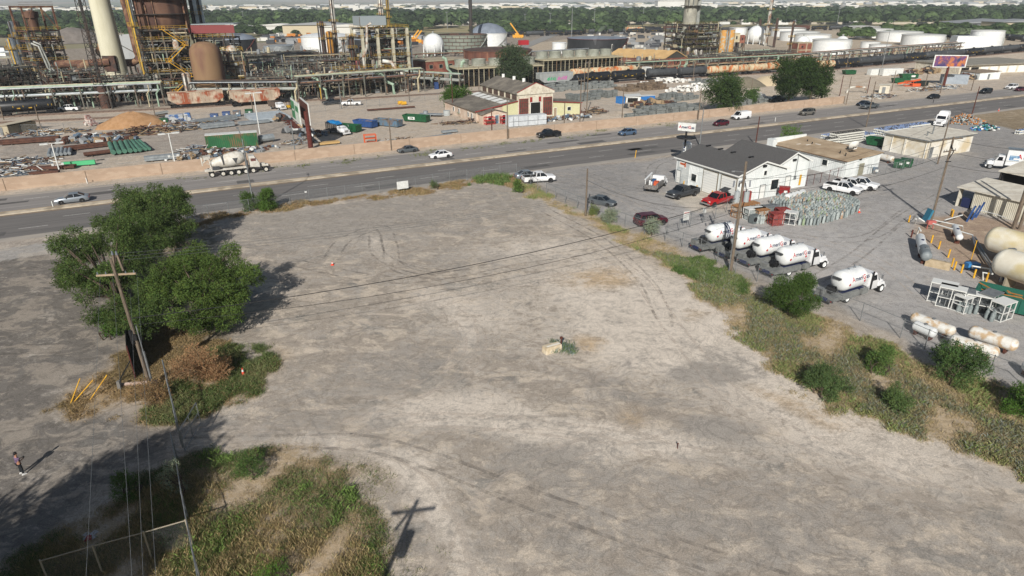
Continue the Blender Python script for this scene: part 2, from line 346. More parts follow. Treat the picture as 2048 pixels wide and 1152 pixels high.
o=b.build('lane_dashes',wp);o.rotation_euler=(0,0,RA);setting(o)
# tyre tracks: thin worn strips lying on the gravel
def track_mat(name,c,a):
    m=bpy.data.materials.new(name);m.use_nodes=True;N=m.node_tree.nodes;L=m.node_tree.links;b=N['Principled BSDF'];b.inputs['Base Color'].default_value=(*H(c),1);b.inputs['Roughness'].default_value=1
    g=N.new('ShaderNodeNewGeometry');n=N.new('ShaderNodeTexNoise');n.inputs['Scale'].default_value=.8;n.inputs['Detail'].default_value=8;n.inputs['Roughness'].default_value=.7;L.new(g.outputs['Position'],n.inputs['Vector'])
    r=N.new('ShaderNodeMapRange');r.inputs[1].default_value=.42;r.inputs[2].default_value=.66;r.inputs[4].default_value=a;L.new(n.outputs['Fac'],r.inputs[0]);L.new(r.outputs[0],b.inputs['Alpha']);return m
tl=track_mat('track_pale','cbc0b3',.7);td=track_mat('track_dark','7f7972',.5)
def smooth(pts,k=10):
    out=[]
    P_=[Vector((p[0],p[1],0))for p in pts];P_=[P_[0]*2-P_[1]]+P_+[P_[-1]*2-P_[-2]]
    for i in range(1,len(P_)-2):
        for j in range(k):
            t=j/k;a,b_,c,d=P_[i-1:i+3]
            out.append(.5*((2*b_)+(c-a)*t+(2*a-5*b_+4*c-d)*t*t+(3*b_-a-3*c+d)*t**3))
    out.append(P_[-2]);return out
def track(pp,m,w=.32,gauge=1.7,z=.006):
    pts=smooth([P(*q)for q in pp])
    b=MB()
    for s in(-1,1):
        vs=[]
        for i,p in enumerate(pts):
            d=(pts[min(i+1,len(pts)-1)]-pts[max(i-1,0)]).normalized();nn=Vector((-d.y,d.x,0));wv=w*(.7+.5*rnd.random())
            for e in(-1,1):
                q=p+nn*(s*gauge/2+e*wv/2);vs.append((q.x,q.y,z))
        b.add(vs,[(2*i,2*i+1,2*i+3,2*i+2)for i in range(len(pts)-1)])
    return setting(b.build('tyre_tracks',m))
TR=[[(345,880),(540,878),(700,900),(810,950),(880,1040),(920,1180)],[(360,872),(560,870),(740,890),(860,930),(940,1010),(990,1170)],[(350,890),(560,885),(720,885),(860,920),(1040,990),(1300,1080),(1600,1180)],
 [(560,740),(720,780),(860,770),(940,720),(948,660),(900,620)],[(640,860),(900,840),(1200,870),(1360,905),(1700,960),(2050,1020)],[(660,520),(690,480),(760,455),(780,490),(790,530),(860,550),(980,540)],
 [(700,880),(900,850),(1150,850),(1350,900)],[(930,640),(935,690),(900,740),(820,790),(640,840)],[(750,470),(760,510),(830,540),(900,545)],[(1000,380),(1060,440),(1180,490),(1280,560),(1350,660),(1500,820),(1800,960),(2048,1040)],
 [(600,600),(760,640),(900,600),(1080,560),(1240,540)],[(560,520),(800,560),(1050,520),(1200,500)],[(900,1180),(980,1000),(1150,900),(1340,850)],[(500,460),(700,440),(900,430),(1060,440)],[(1090,420),(1200,480),(1290,560),(1330,640)]]
for i,t_ in enumerate(TR):track(t_,tl if i%3!=2 else td,z=.005+.0006*i,gauge=1.7+.2*(i%2))
for i,t_ in enumerate([[(60,960),(90,880),(200,820),(260,760),(230,700),(120,640)],[(0,700),(160,690),(210,640),(180,600),(60,580)],[(-20,880),(150,860),(280,870),(345,880)]]):track(t_,td,z=.005+.0006*i)
for i,t_ in enumerate([[(1100,365),(1200,380),(1300,410),(1420,440),(1700,480),(1820,420)],[(1110,345),(1200,370),(1310,440)],[(1180,350),(1290,380),(1310,330),(1400,300)],[(1600,470),(1750,520),(1860,600),(1980,640)],[(1550,600),(1700,520),(1800,440),(1900,380)]]):track(t_,tl if i%2 else td,z=.005+.0006*i)
vm_leaf=vmat('leaves',trans=.3);vm_grass=vmat('grass_blades',trans=.15)
rng=np.random.default_rng(5)
bark=mat('bark','5d5044',.95,'3f362e',sc=6,stretch=(1,1,.3),bump=.5)
def world_poly(pl,z=0):return[tuple(P(*q))[:2]for q in pl]
def scatter(pl,dens,excl=1.9):
    wp_=world_poly(pl);xs=[p[0]for p in wp_];ys=[p[1]for p in wp_]
    n=int((max(xs)-min(xs))*(max(ys)-min(ys))*dens);X=rng.uniform(min(xs),max(xs),n);Y=rng.uniform(min(ys),max(ys),n)
    wx,wy=wob(X,Y,excl);k=inpoly(wx,wy,wp_);return X[k],Y[k]
def clump(X,Y):return .5+.25*(np.sin(X*.55+2*np.sin(Y*.4))+np.sin(Y*.7-X*.3+1.5*np.sin(X*.9)))+.18*np.sin(X*2.3+Y*1.9)*np.sin(Y*2.9-X*1.1)
def grass(name,label,pl,dens,h,cols,nb=7,w=.03,thr=None,spread=.2,lean=.35,hv=.4,zof=0,keep=None):
    """cols: list of (threshold-weight, colour) chosen by a slow field plus noise"""
    X,Y=scatter(pl,dens)
    if keep is not None:k=keep(X,Y);X,Y=X[k],Y[k]
    c=clump(X,Y)+rng.normal(0,.1,len(X))
    if thr is not None:k=c>thr;X,Y,c=X[k],Y[k],c[k]
    n=len(X);ci=np.clip(((np.repeat(c,nb)+rng.normal(0,.22,n*nb))*len(cols)).astype(int),0,len(cols)-1);pal=np.array([H(q)for q in cols])
    hh=h*(1+rng.normal(0,hv,n)).clip(.35,2)
    X=np.repeat(X,nb);Y=np.repeat(Y,nb);hb=np.repeat(hh,nb)*rng.uniform(.5,1.1,n*nb);bc=pal[ci]*rng.uniform(.85,1.2,(n*nb,1))
    N_=n*nb;X=X+rng.normal(0,spread,N_);Y=Y+rng.normal(0,spread,N_);a=rng.uniform(0,6.283,N_);l=rng.uniform(.05,lean,N_)*hb*1.6;t=rng.uniform(0,6.283,N_)
    ww=w*rng.uniform(.7,1.4,N_)
    p0=np.stack([X-np.cos(a)*ww,Y-np.sin(a)*ww,np.zeros(N_)+zof],1);p1=np.stack([X+np.cos(a)*ww,Y+np.sin(a)*ww,np.zeros(N_)+zof],1)
    p2=np.stack([X+np.cos(t)*l*.4+np.cos(a)*ww*.7,Y+np.sin(t)*l*.4+np.sin(a)*ww*.7,zof+hb*.6],1);p3=np.stack([X+np.cos(t)*l,Y+np.sin(t)*l,zof+hb],1)
    V=np.stack([p0,p1,p2,p3],1).reshape(-1,3);F=np.arange(len(V)).reshape(-1,4);cc=np.repeat(bc,4,0)
    o=npmesh(name,V,F,vm_grass,cc);return tag(o,label,'grass',kind='stuff')
DRY=['a8946c','b8a47c','9c8a60','b09c74','868256','7c7e50'];G0=['4e6432','5a703c','667a46','6e7350','7c7454','8a7a5a'][::-1]
CORN=[(0,1180),(100,1110),(200,1080),(290,1000),(330,950),(420,1000),(520,1060),(700,1080),(790,1190),(-100,1400)]
grass('dry_grass','tall straw coloured dry grass in the fenced bottom corner',CORN,80,.28,DRY,nb=9,w=.006,thr=.32,lean=.35,spread=.22)
grass('dry_grass','thin brown grass under the weeds of the bottom corner',WEEDL,80,.11,['8c7e5c','a29070','ab9872','938458','ae9d7a','827b54'],nb=7,w=.007,thr=.22,lean=.7)
grass('green_weeds','green weeds along the curve of the gravel drive',WEEDL,40,.2,G0,nb=10,w=.008,thr=.45,spread=.24,lean=.6)
grass('green_weeds','bright green weeds around the traffic cone',[(270,840),(340,790),(420,700),(500,690),(545,745),(520,790),(420,825),(300,850)],90,.24,['46582c','516434','5f7040','6a7a4a','7a7c54'],nb=10,w=.009,thr=.2,spread=.22,lean=.5)
grass('dry_grass','matted tan grass around the leaning yellow tubes',BEDL,90,.15,['9c8460','8f7a56','ab9470','8c7c56','7c6e4e'],nb=8,w=.008,thr=.15,lean=.9)
grass('dry_grass','tan grass of the bank beside the chain link fence',BANK,40,.16,['978a68','a89672','b5a27c','9a8c68','848158','ae9c76'],nb=9,w=.012,thr=.2,lean=.7)
grass('green_weeds','brighter green weed patches scattered over the bank',BANK,26,.28,['5f7c3a','6c8744','7a8f54','8a8f5c'],nb=9,w=.012,thr=.66,lean=.6)
grass('green_weeds','bright green weed patches among the dry grass of the corner',[(330,950),(480,900),(640,910),(745,1010),(790,1200),(400,1200),(300,1050)],34,.3,['5c7a34','688540','76904c'],nb=9,w=.008,thr=.78,lean=.6)
def bk(X,Y):
    px,py=pixn(X,Y,0.);return(py>500)
grass('wildflower_weeds','blue grey flowering weeds on the bank',[(1280,500),(1400,525),(1530,590),(1700,700),(2060,860),(2250,1000),(2048,950),(1850,875),(1700,800),(1620,740),(1520,690),(1430,610),(1340,530)],32,.24,['8a8264','6a7250','83826a','828878','777b5e','747a52','8a8f8a','958a6a'],nb=12,w=.01,thr=.44,spread=.26,keep=bk,lean=.6,hv=.6)
grass('green_weeds','fresh green weeds in front of the parked tanker trucks',[(1330,515),(1400,520),(1490,565),(1480,590),(1400,565),(1340,540)],60,.3,['4e6634','5a713c','6c8048','78805a'],nb=10,w=.014,spread=.18,lean=.5)
grass('dry_grass','thin dry grass along the road fence',STRIP,34,.22,['a38a62','94805c','967a58','78744c','a8926c'],nb=8,w=.016,thr=.25,lean=.8)
grass('green_weeds','green weeds at the corner of the road fence',[(930,372),(950,358),(1000,350),(1020,354),(1000,370)],26,.5,['566c38','667c46'],nb=9,w=.025,lean=.5,thr=.35)
grass('green_weeds','weeds growing around the white concrete block',[(1105,705),(1120,682),(1145,682),(1145,700),(1125,710)],50,.32,['5a7040','758484','66794a'],nb=8,w=.012,lean=.5)
grass('low_weeds','scattered small weeds at the edge of the gravel lot',[(690,900),(790,1000),(900,1152),(860,1200),(780,1200),(770,1080),(740,1000)],9,.12,['7c7658','85805c','6b7448'],nb=9,w=.009,thr=.45,lean=.9)
grass('low_weeds','sparse weeds at the foot of the beige wall',[(300,360),(600,330),(900,298),(1200,262),(1400,240),(1400,246),(1200,269),(900,306),(600,338),(300,368)],1.6,.3,['646f48','747852'],nb=8,w=.035,thr=.62,lean=.9)
def leaves(cent,n,size,col,dark=.75,aspect=.45,droop=0.0,per=7,jit=.35):
    """cent: (m,4) lobe centres+radius; sprays placed on/in the lobes"""
    m=len(cent);cent=np.array(cent);wgt=cent[:,3]**2;wgt=wgt/wgt.sum();idx=rng.choice(m,n,p=wgt)
    d=rng.normal(0,1,(n,3));d/=np.linalg.norm(d,axis=1)[:,None];r=cent[idx,3]*np.power(rng.uniform(.12,1,n),.42)
    p=cent[idx,:3]+d*r[:,None]*np.array([1,1,.82]);k=p[:,2]>.05;p,d,idx=p[k],d[k],idx[k];n=len(p)
    lob=rng.uniform(.78,1.22,m)[idx]
    p=np.repeat(p,per,0);d=np.repeat(d,per,0);N_=n*per
    out=d+rng.normal(0,.5,(n,3)).repeat(per,0);out[:,2]-=droop;out/=np.linalg.norm(out,axis=1)[:,None]
    t=np.tile(np.linspace(0,1,per),n);L_=size*per*jit
    p=p+out*(t*L_)[:,None]+rng.normal(0,size*.35,(N_,3));u=out+rng.normal(0,.7,(N_,3));u/=np.linalg.norm(u,axis=1)[:,None]
    v=np.cross(u,rng.normal(0,1,(N_,3)));v/=np.linalg.norm(v,axis=1)[:,None];s=size*rng.uniform(.6,1.3,(N_,1))
    V=np.stack([p-u*s*.5,p+v*s*aspect*.5,p+u*s*.5,p-v*s*aspect*.5],1).reshape(-1,3)
    cc=np.array(H(col))*(lob*rng.uniform(.8,1.25,n)).repeat(per)[:,None]*rng.uniform(.8,1.2,(N_,1));cc[:,0]*=rng.uniform(.85,1.2,N_)
    return V,np.arange(len(V)).reshape(-1,4),np.repeat(cc,4,0)
def lobes(r,h,n,base=.35,rr=(.28,.5),seed=0,flat=1.0):
    q=random.Random(seed);out=[]
    for i in range(n):
        a=q.uniform(0,6.283);u=q.uniform(.05,1)**.6;z=q.uniform(base,.9);f=math.sin(math.pi*(z-base*.6)/(1.25-base*.6))**.7
        rad=r*q.uniform(*rr);out.append((math.cos(a)*u*(r-rad*.7)*f,math.sin(a)*u*(r-rad*.7)*f,h*z,rad*flat))
    return out
def tree(name,label,cat,loc,r,h,n,size,col,nl=22,base=.3,rr=(.28,.5),seed=1,trunk=.3,group=None,multi=1,droop=.2,lob=None,per=7):
    t=T(name,label,cat,loc,0,group);lb=lob or lobes(r,h,nl,base,rr,seed);q=random.Random(seed)
    V,F,c=leaves(lb,n,size,col,droop=droop,per=per)
    npmesh('crown',V,F,vm_leaf,c,t)
    b=MB();fork=h*.28
    for k in range(multi):
        ox,oy=(q.uniform(-.4,.4)*multi*.6,q.uniform(-.4,.4)*multi*.6)if multi>1 else(0,0)
        b.tube([(ox,oy,-.05),(ox*1.2,oy*1.2,fork*.5),(ox*1.4+.1,oy*1.4,fork)],[trunk*1.2,trunk,trunk*.8],8)
        for lx,ly,lz,lr in lb[k::multi][:14]:
            b.tube([(ox*1.4+.1,oy*1.4,fork-.1),(lx*.4+ox,ly*.4+oy,(fork+lz)*.5),(lx*.8,ly*.8,lz*.92),(lx*1.1,ly*1.1,lz+lr*.5)],[trunk*.5,trunk*.35,trunk*.18,.02],5)
    b.build('trunk',bark,t,smooth=True);return t
def tr_at(px,py,ptop,wpx):
    p=P(px,py);h=hz(px,py,ptop);d=(p-Vector((0,0,CH))).dot(VF);return p,h,wpx/2*d/FP
# big trees on the left, measured in the photograph (base pixel, crown lobes given in metres around it)
def bigtree(label,base,lobpx,col,n,size,seed,trunk=.3,zs=None):
    p=P(*base);lob=[]
    for(x,y,z,r)in lobpx:      # lobe centre seen at pixel x,y and standing z metres up
        q=P(x,y,z);lob.append((q.x-p.x,q.y-p.y,z,r))
    q=random.Random(seed);sub=[]
    for(x,y,z,r)in lob:
        for k in range(9):
            a=q.uniform(0,6.28);e=q.uniform(-.6,1);w_=q.uniform(.6,1.12);sub.append((x+math.cos(a)*r*w_,y+math.sin(a)*r*w_,max(.8,z+e*r*.7),r*q.uniform(.2,.46)))
        sub.append((x,y,z,r*.66))
    return tree('elm_tree',label,'tree',p,0,max(l[2]+l[3]for l in lob),n,size,col,lob=sub,seed=seed,trunk=trunk,group='elm trees along the left fence',multi=2,droop=.35)
bigtree('large spreading elm on the left, partly behind the utility pole',(250,640),[(170,500,5,2.6),(215,560,4,2.8),(230,480,6,2.8),(290,500,5.5,2.6),(240,620,3,2.3),(180,560,3.5,2.0),(300,580,4,2.2),(140,560,3.2,1.4),(280,640,3,2.0)],'4c5f30',12500,.18,3)
bigtree('elm nearest the road, its top crossing the dark carriageway',(320,500),[(270,410,6,2.6),(320,400,6.5,2.6),(300,450,4.5,3),(350,420,5,2.2),(350,385,7,1.3),(240,440,5,2.2),(340,470,3.5,2.3),(260,395,6.5,1.6)],'506334',11500,.18,4)
bigtree('elm right of the utility pole shading the gravel lot',(400,660),[(390,545,4.6,2.6),(440,540,4.5,2.2),(420,600,3.6,2.6),(470,560,3.8,1.9),(350,590,3.8,2.1),(400,640,2.5,2.2),(460,610,3,1.8),(380,520,5.5,1.8)],'556a32',12500,.17,5)
def shrub(label,px,py,top,wpx,col,n=900,size=.16,seed=1,name='shrub',cat='shrub',group='shrubs on the bank',nl=16,base=.12,rr=(.3,.5),droop=-.5,trunk=.06,per=7):
    p,h,r=tr_at(px,py,top,wpx);q=random.Random(seed);lb=[]
    for i in range(nl):
        a=q.uniform(0,6.28);zz=q.uniform(.1,.85);u=q.uniform(.1,1)**.6*(1-abs(zz-.38)*.95);rd=r*q.uniform(*rr)*.85;lb.append((math.cos(a)*u*(r-rd*.6),math.sin(a)*u*(r-rd*.6),h*zz,rd))
    return tree(name,label,cat,p,r,h,n,size,col,nl=nl,base=base,rr=rr,seed=seed,trunk=trunk,group=group,multi=3,droop=droop,per=per,lob=lb)
shrub('dense bright green bush at the fence behind the last tanker truck',1575,635,548,105,'48602c',6000,.12,11)
shrub('upright light green bush in the middle of the bank',1757,745,690,55,'607a40',1000,.13,12)
shrub('sprawling dark green bush in front of the rusty white tanks',1905,765,680,110,'4d6638',2300,.14,13)
shrub('low bluish green bush near the gravel edge of the bank',1645,790,735,95,'54693f',1900,.13,14)
shrub('dark green bush cut by the right edge of the picture',2048,830,765,100,'4c6b2c',1900,.14,15)
shrub('small feathery bush low on the bank',1790,820,770,55,'5c7242',900,.12,16)
shrub('small green bush by the corner of the road fence',1036,385,362,18,'5c7638',400,.2,17)
shrub('silvery bush at the fence beside the maroon car',1305,470,436,44,'8b9680',700,.16,18)
shrub('silvery bush at the fence beside the grey sedan',1222,445,418,40,'87927a',600,.16,19)
shrub('green bush at the near side fence of the sedan',1188,430,410,22,'728048',300,.16,20)
shrub('tall green bush growing round the street lamp',535,420,374,40,'4f6a2e',1500,.18,21,group='bushes at the road fence',rr=(.35,.55))
shrub('lower green bush left of the street lamp bush',500,420,384,34,'4d662f',1100,.18,22,group='bushes at the road fence',rr=(.35,.55))
shrub('small olive bush on the road fence by the white sign',868,377,362,12,'5e6e48',150,.2,23,group='bushes at the road fence')
shrub('bright green bush in the shade of the left corner',262,1000,945,60,'4d6a2e',800,.08,24,group='bushes in the bottom corner')
shrub('round green bush in the dry grass of the corner',545,1175,1120,90,'587a30',700,.06,25,group='bushes in the bottom corner')
shrub('low green bush behind the corner weeds',500,950,905,70,'55703a',800,.08,26,group='bushes in the bottom corner')
shrub('pale mullein clump beside the tall fence post',352,985,915,60,'8f9a80',330,.1,27,group='bushes in the bottom corner',per=5)
shrub('leafy bush bulging over the near end of the black fence',225,675,620,60,'4a6a2a',700,.16,28,group='elm trees along the left fence')
shrub('small tree peeking above the beige roof by the road',1578,290,248,46,'5f7d3a',600,.25,29,name='tree',cat='tree',group='trees at the gas yard',base=.5,droop=.2)
# trees beyond the road
def rtree(label,px,py,top,w,col,n,seed,size=.5,nl=26,group='large trees beyond the road',base=.3,cat='tree'):
    p,h,r=tr_at(px,py,top,w);return tree('tree',label,cat,p,r,h,n,size,col,nl=nl,base=base,seed=seed,trunk=.35,group=group,droop=.25,rr=(.26,.42))
rtree('round green tree overhanging the beige wall left of the van',1445,226,152,96,'3d5128',3000,31,.42)
rtree('big dark tree at the beige wall, left of a pair',1575,212,112,72,'384c24',3000,32,.45)
rtree('big dark tree at the beige wall, right of a pair',1618,210,112,68,'3a4e26',3000,33,.45)
rtree('narrow low tree growing into the big pair',1640,208,150,40,'415929',900,34,.42)
rtree('thin little tree right of the round green tree',1502,208,176,26,'4c6633',500,35,.35)
rtree('tall olive tree behind the old brick workshop',1030,175,96,82,'46553a',3000,36,.5)
rtree('bright bushy tree at the left gable of the workshop',910,218,175,66,'446024',2400,37,.38,base=.15)
shrub('bush against the pink wall of the workshop',925,232,214,20,'3f5a26',350,.3,38,group='bushes at the workshop')
shrub('small bush beside the workshop window',945,238,222,14,'35501f',250,.3,39,group='bushes at the workshop')
def tuftball(n,seed):
    r=np.random.default_rng(seed);d=r.normal(0,1,(n,3));d/=np.linalg.norm(d,axis=1)[:,None];d[:,2]=np.abs(d[:,2])*1.1-.15
    c=d*r.uniform(.7,1,(n,1));a=r.normal(0,1,(n,3));a=np.cross(d,a);a/=np.linalg.norm(a,axis=1)[:,None];b2=np.cross(d,a)
    s=r.uniform(.13,.28,(n,1));return np.stack([c-a*s-b2*s*.5,c+a*s-b2*s*.5,c+a*s*.7+b2*s,c-a*s*.7+b2*s],1)
BALLS=[tuftball(105,i)for i in range(5)]
def wood(name,label,XY,hh,ww,cols,seed=3):
    r=np.random.default_rng(seed);n=len(XY);out=[];cc=[];pal=np.array([H(c)for c in cols])
    which=r.integers(0,5,n)
    for b_ in range(5):
        k=which==b_;m=k.sum()
        if not m:continue
        B=BALLS[b_];a=r.uniform(0,6.28,m);ca,sa=np.cos(a),np.sin(a);s=ww[k];h=hh[k]
        x=B[None,:,:,0];y=B[None,:,:,1];z=B[None,:,:,2]
        X_=(x*ca[:,None,None]-y*sa[:,None,None])*s[:,None,None]+XY[k,0][:,None,None];Y_=(x*sa[:,None,None]+y*ca[:,None,None])*s[:,None,None]+XY[k,1][:,None,None]
        Z_=(z*.48+.5)*h[:,None,None];out.append(np.stack([X_,Y_,Z_],-1).reshape(-1,3))
        c=pal[r.integers(0,len(cols),m)]*r.uniform(.7,1.3,(m,1));c=c[:,None,None,:]*r.uniform(.75,1.25,(m,B.shape[0],1,1));cc.append(np.broadcast_to(c,(m,B.shape[0],4,3)).reshape(-1,3))
    V=np.concatenate(out);cc=np.concatenate(cc);o=npmesh(name,V,np.arange(len(V)).reshape(-1,4),vm_leaf,cc)
    return tag(o,label,'trees',kind='stuff')
def fan(n,d0,d1,x0,x1,seed,pw=1.0):
    r=np.random.default_rng(seed);D=d0+(d1-d0)*r.uniform(0,1,n)**pw;px=r.uniform(x0,x1,n);return np.stack([D*(px-1024)/FP*ct,D],1)
fw=['3f4f30','394a2c','4a5c38','354428','54663f']
XY=fan(4600,760,1380,-250,2300,1,.8);q=rng.uniform(.45,1.3,len(XY));wood('far_wood','broad belt of green trees between the tank farm and the distant city',XY,13*q,7.5*q,fw)
XY=fan(1100,620,800,-200,1250,2);k=(np.sin(XY[:,0]*.02)+np.sin(XY[:,0]*.053+1)+rng.normal(0,.4,len(XY)))>-.2;XY=XY[k];q=rng.uniform(.5,1.1,len(XY));wood('far_wood','near fringe of the tree belt behind the far storage tanks',XY,9*q,7*q,fw,4)
XY=fan(260,470,640,1700,2300,6);q=rng.uniform(.5,1.1,len(XY));k=XY[:,1]>500+.05*XY[:,0];wood('far_wood','scattered trees in the dry fields at the far right',XY[k],9*q[k],7*q[k],['46592f','53663a','3b4f28','6b7a58'],5)
XY=fan(320,1900,4200,-300,2400,8);q=rng.uniform(.7,1.2,len(XY));wood('far_wood','thin rows of trees among the distant warehouses',XY,8*q,14*q,fw,7)
shrub('rust brown dried shrub between the dark tree and the cone',410,765,695,130,'9a7d5c',2600,.12,71,group='bushes in the bottom corner',rr=(.25,.45))
shrub('pale dried shrub spilling toward the leaning yellow poles',300,800,760,90,'937b58',900,.1,72,group='bushes in the bottom corner')
glass=mat('car_glass','14181c',.12,spec=.8);tyre=mat('tyre_rubber','1c1c1c',.85);rimm=mat('rim_metal','9a9c9e',.4,metal=.6);blk=mat('black_plastic','18181a',.6)
chrome=mat('chrome','b4b6b8',.3,metal=.8);redl=mat('red_lens','8a1a14',.3);lens=mat('lamp_lens','d0d2d0',.2);orange=mat('orange_paint','c4552a',.6)
def paint(n,c,r=.3):return mat('paint_'+n,c,r,spec=.5)
W_WHITE=paint('white','d9dadb');W_SILVER=mat('paint_silver','8f979f',.3,metal=.5);W_GREY=mat('paint_grey','5a6064',.3,metal=.3);W_BLACK=paint('black','15171b');W_NAVY=paint('navy','1b2433')
W_BLUE=mat('paint_slate_blue','566c86',.3,metal=.4);W_MAROON=paint('maroon','4a1220');W_RED=paint('red','9c1a1c');W_DGREY=paint('dark_grey','34373b');W_TAN=mat('paint_pewter','77746e',.3,metal=.4)
def wheelmesh(r,w,rc=.62):
    a=MB();a.lathe([(r*rc,-w/2),(r*.93,-w/2),(r,-w*.3),(r,w*.3),(r*.93,w/2),(r*rc,w/2)],20)
    b=MB();b.lathe([(0.001,-w*.38),(r*.18,-w*.46),(r*.22,-w*.3),(r*rc*.8,-w*.25),(r*rc,-w*.48),(r*rc,w*.48),(r*rc*.8,w*.25),(r*.2,w*.3),(0.001,w*.4)],16);return a,b
_wm={}
def wheels(root,pos,r,w,rm=None):
    """pos: list of (x,y)"""
    key=(r,w,rm.name if rm else '')
    for(x,y)in pos:
        if key not in _wm:
            a,b=wheelmesh(r,w);o=a.build('wheel',tyre,root,smooth=True);i=b.build('rim',rm or rimm,o,smooth=True);_wm[key]=(o.data,i.data)
        else:
            o=bpy.data.objects.new('wheel',_wm[key][0]);C.objects.link(o);o.parent=root;i=bpy.data.objects.new('rim',_wm[key][1]);C.objects.link(i);i.parent=o
        o.location=(x,y,r);o.rotation_euler=(R_(90),0,0)
def ring(x,w,zb,zt,c=.12):return[(x,-w*.94,zb),(x,w*.94,zb),(x,w,zb+c),(x,w*.985,zt-c),(x,w*.88,zt),(x,-w*.88,zt),(x,-w*.985,zt-c),(x,-w,zb+c)]
SPEC={
 'sedan':dict(body=[(2.4,.62,.36,.6),(2.3,.8,.24,.7),(1.8,.89,.2,.82),(.95,.91,.2,.93),(-1.5,.91,.2,1.0),(-2.1,.87,.24,.99),(-2.36,.8,.3,.88),(-2.44,.7,.42,.72)],
   cab=[(1.05,.76,.74,.9,.92),(.3,.84,.68,.92,1.4),(-.4,.85,.68,.95,1.44),(-1.0,.84,.66,.97,1.41),(-1.8,.76,.7,.97,.99)],wx=(1.45,-1.4),r=.33,hl=(2.28,.6,.62),tl=(-2.4,.62,.75)),
 'hatch':dict(body=[(2.15,.6,.36,.62),(2.05,.78,.24,.74),(1.6,.87,.2,.86),(.9,.88,.2,.98),(-1.6,.88,.22,1.02),(-2.05,.84,.28,1.0),(-2.15,.74,.4,.8)],
   cab=[(1.15,.74,.72,.92,.94),(.3,.82,.68,.96,1.44),(-.5,.82,.68,.98,1.48),(-1.4,.8,.64,1.0,1.38),(-2.05,.74,.66,.99,1.02)],wx=(1.3,-1.3),r=.32,hl=(2.02,.6,.68),tl=(-2.1,.62,.9)),
 'suv':dict(body=[(2.4,.7,.42,.8),(2.32,.86,.32,.98),(1.7,.94,.3,1.08),(1.0,.96,.3,1.12),(-2.1,.96,.32,1.14),(-2.4,.9,.4,1.1)],
   cab=[(1.2,.84,.82,1.08,1.1),(.55,.9,.76,1.1,1.72),(-1.0,.9,.77,1.12,1.78),(-2.0,.88,.75,1.12,1.74),(-2.36,.86,.8,1.1,1.14)],wx=(1.5,-1.45),r=.38,hl=(2.3,.68,.88),tl=(-2.42,.78,1.0)),
 'van':dict(body=[(2.75,.75,.45,.85),(2.65,.92,.34,1.05),(2.0,.98,.3,1.15),(1.5,1.0,.3,1.2),(-2.7,1.0,.34,1.25),(-2.85,.96,.45,1.2)],
   cab=[(1.75,.9,.88,1.15,1.2),(1.0,.96,.82,1.2,2.02),(.9,.96,.83,1.2,2.05)],box=[(.9,.965,.835,1.2,2.06),(-2.6,.965,.83,1.24,2.06),(-2.82,.94,.86,1.24,1.9)],wx=(1.75,-1.7),r=.38,hl=(2.62,.72,.9),tl=(-2.84,.84,1.1)),
 'pickup':dict(body=[(2.95,.75,.5,.95),(2.85,.92,.42,1.12),(2.0,.98,.4,1.2),(1.3,1.0,.4,1.24),(-.65,1.0,.42,1.24)],
   cab=[(1.45,.88,.86,1.2,1.22),(.75,.93,.78,1.22,1.84),(-.2,.93,.79,1.22,1.88),(-.55,.92,.78,1.22,1.82),(-.68,.9,.84,1.22,1.26)],bed=(-.68,-2.9),wx=(1.95,-1.75),r=.41,hl=(2.84,.74,.98),tl=(-2.9,.86,1.05)),
}
def crossr(x,wb,wt,zb,zt):return[(x,-wb,zb),(x,wb,zb),(x,wt,zt),(x,-wt,zt)]
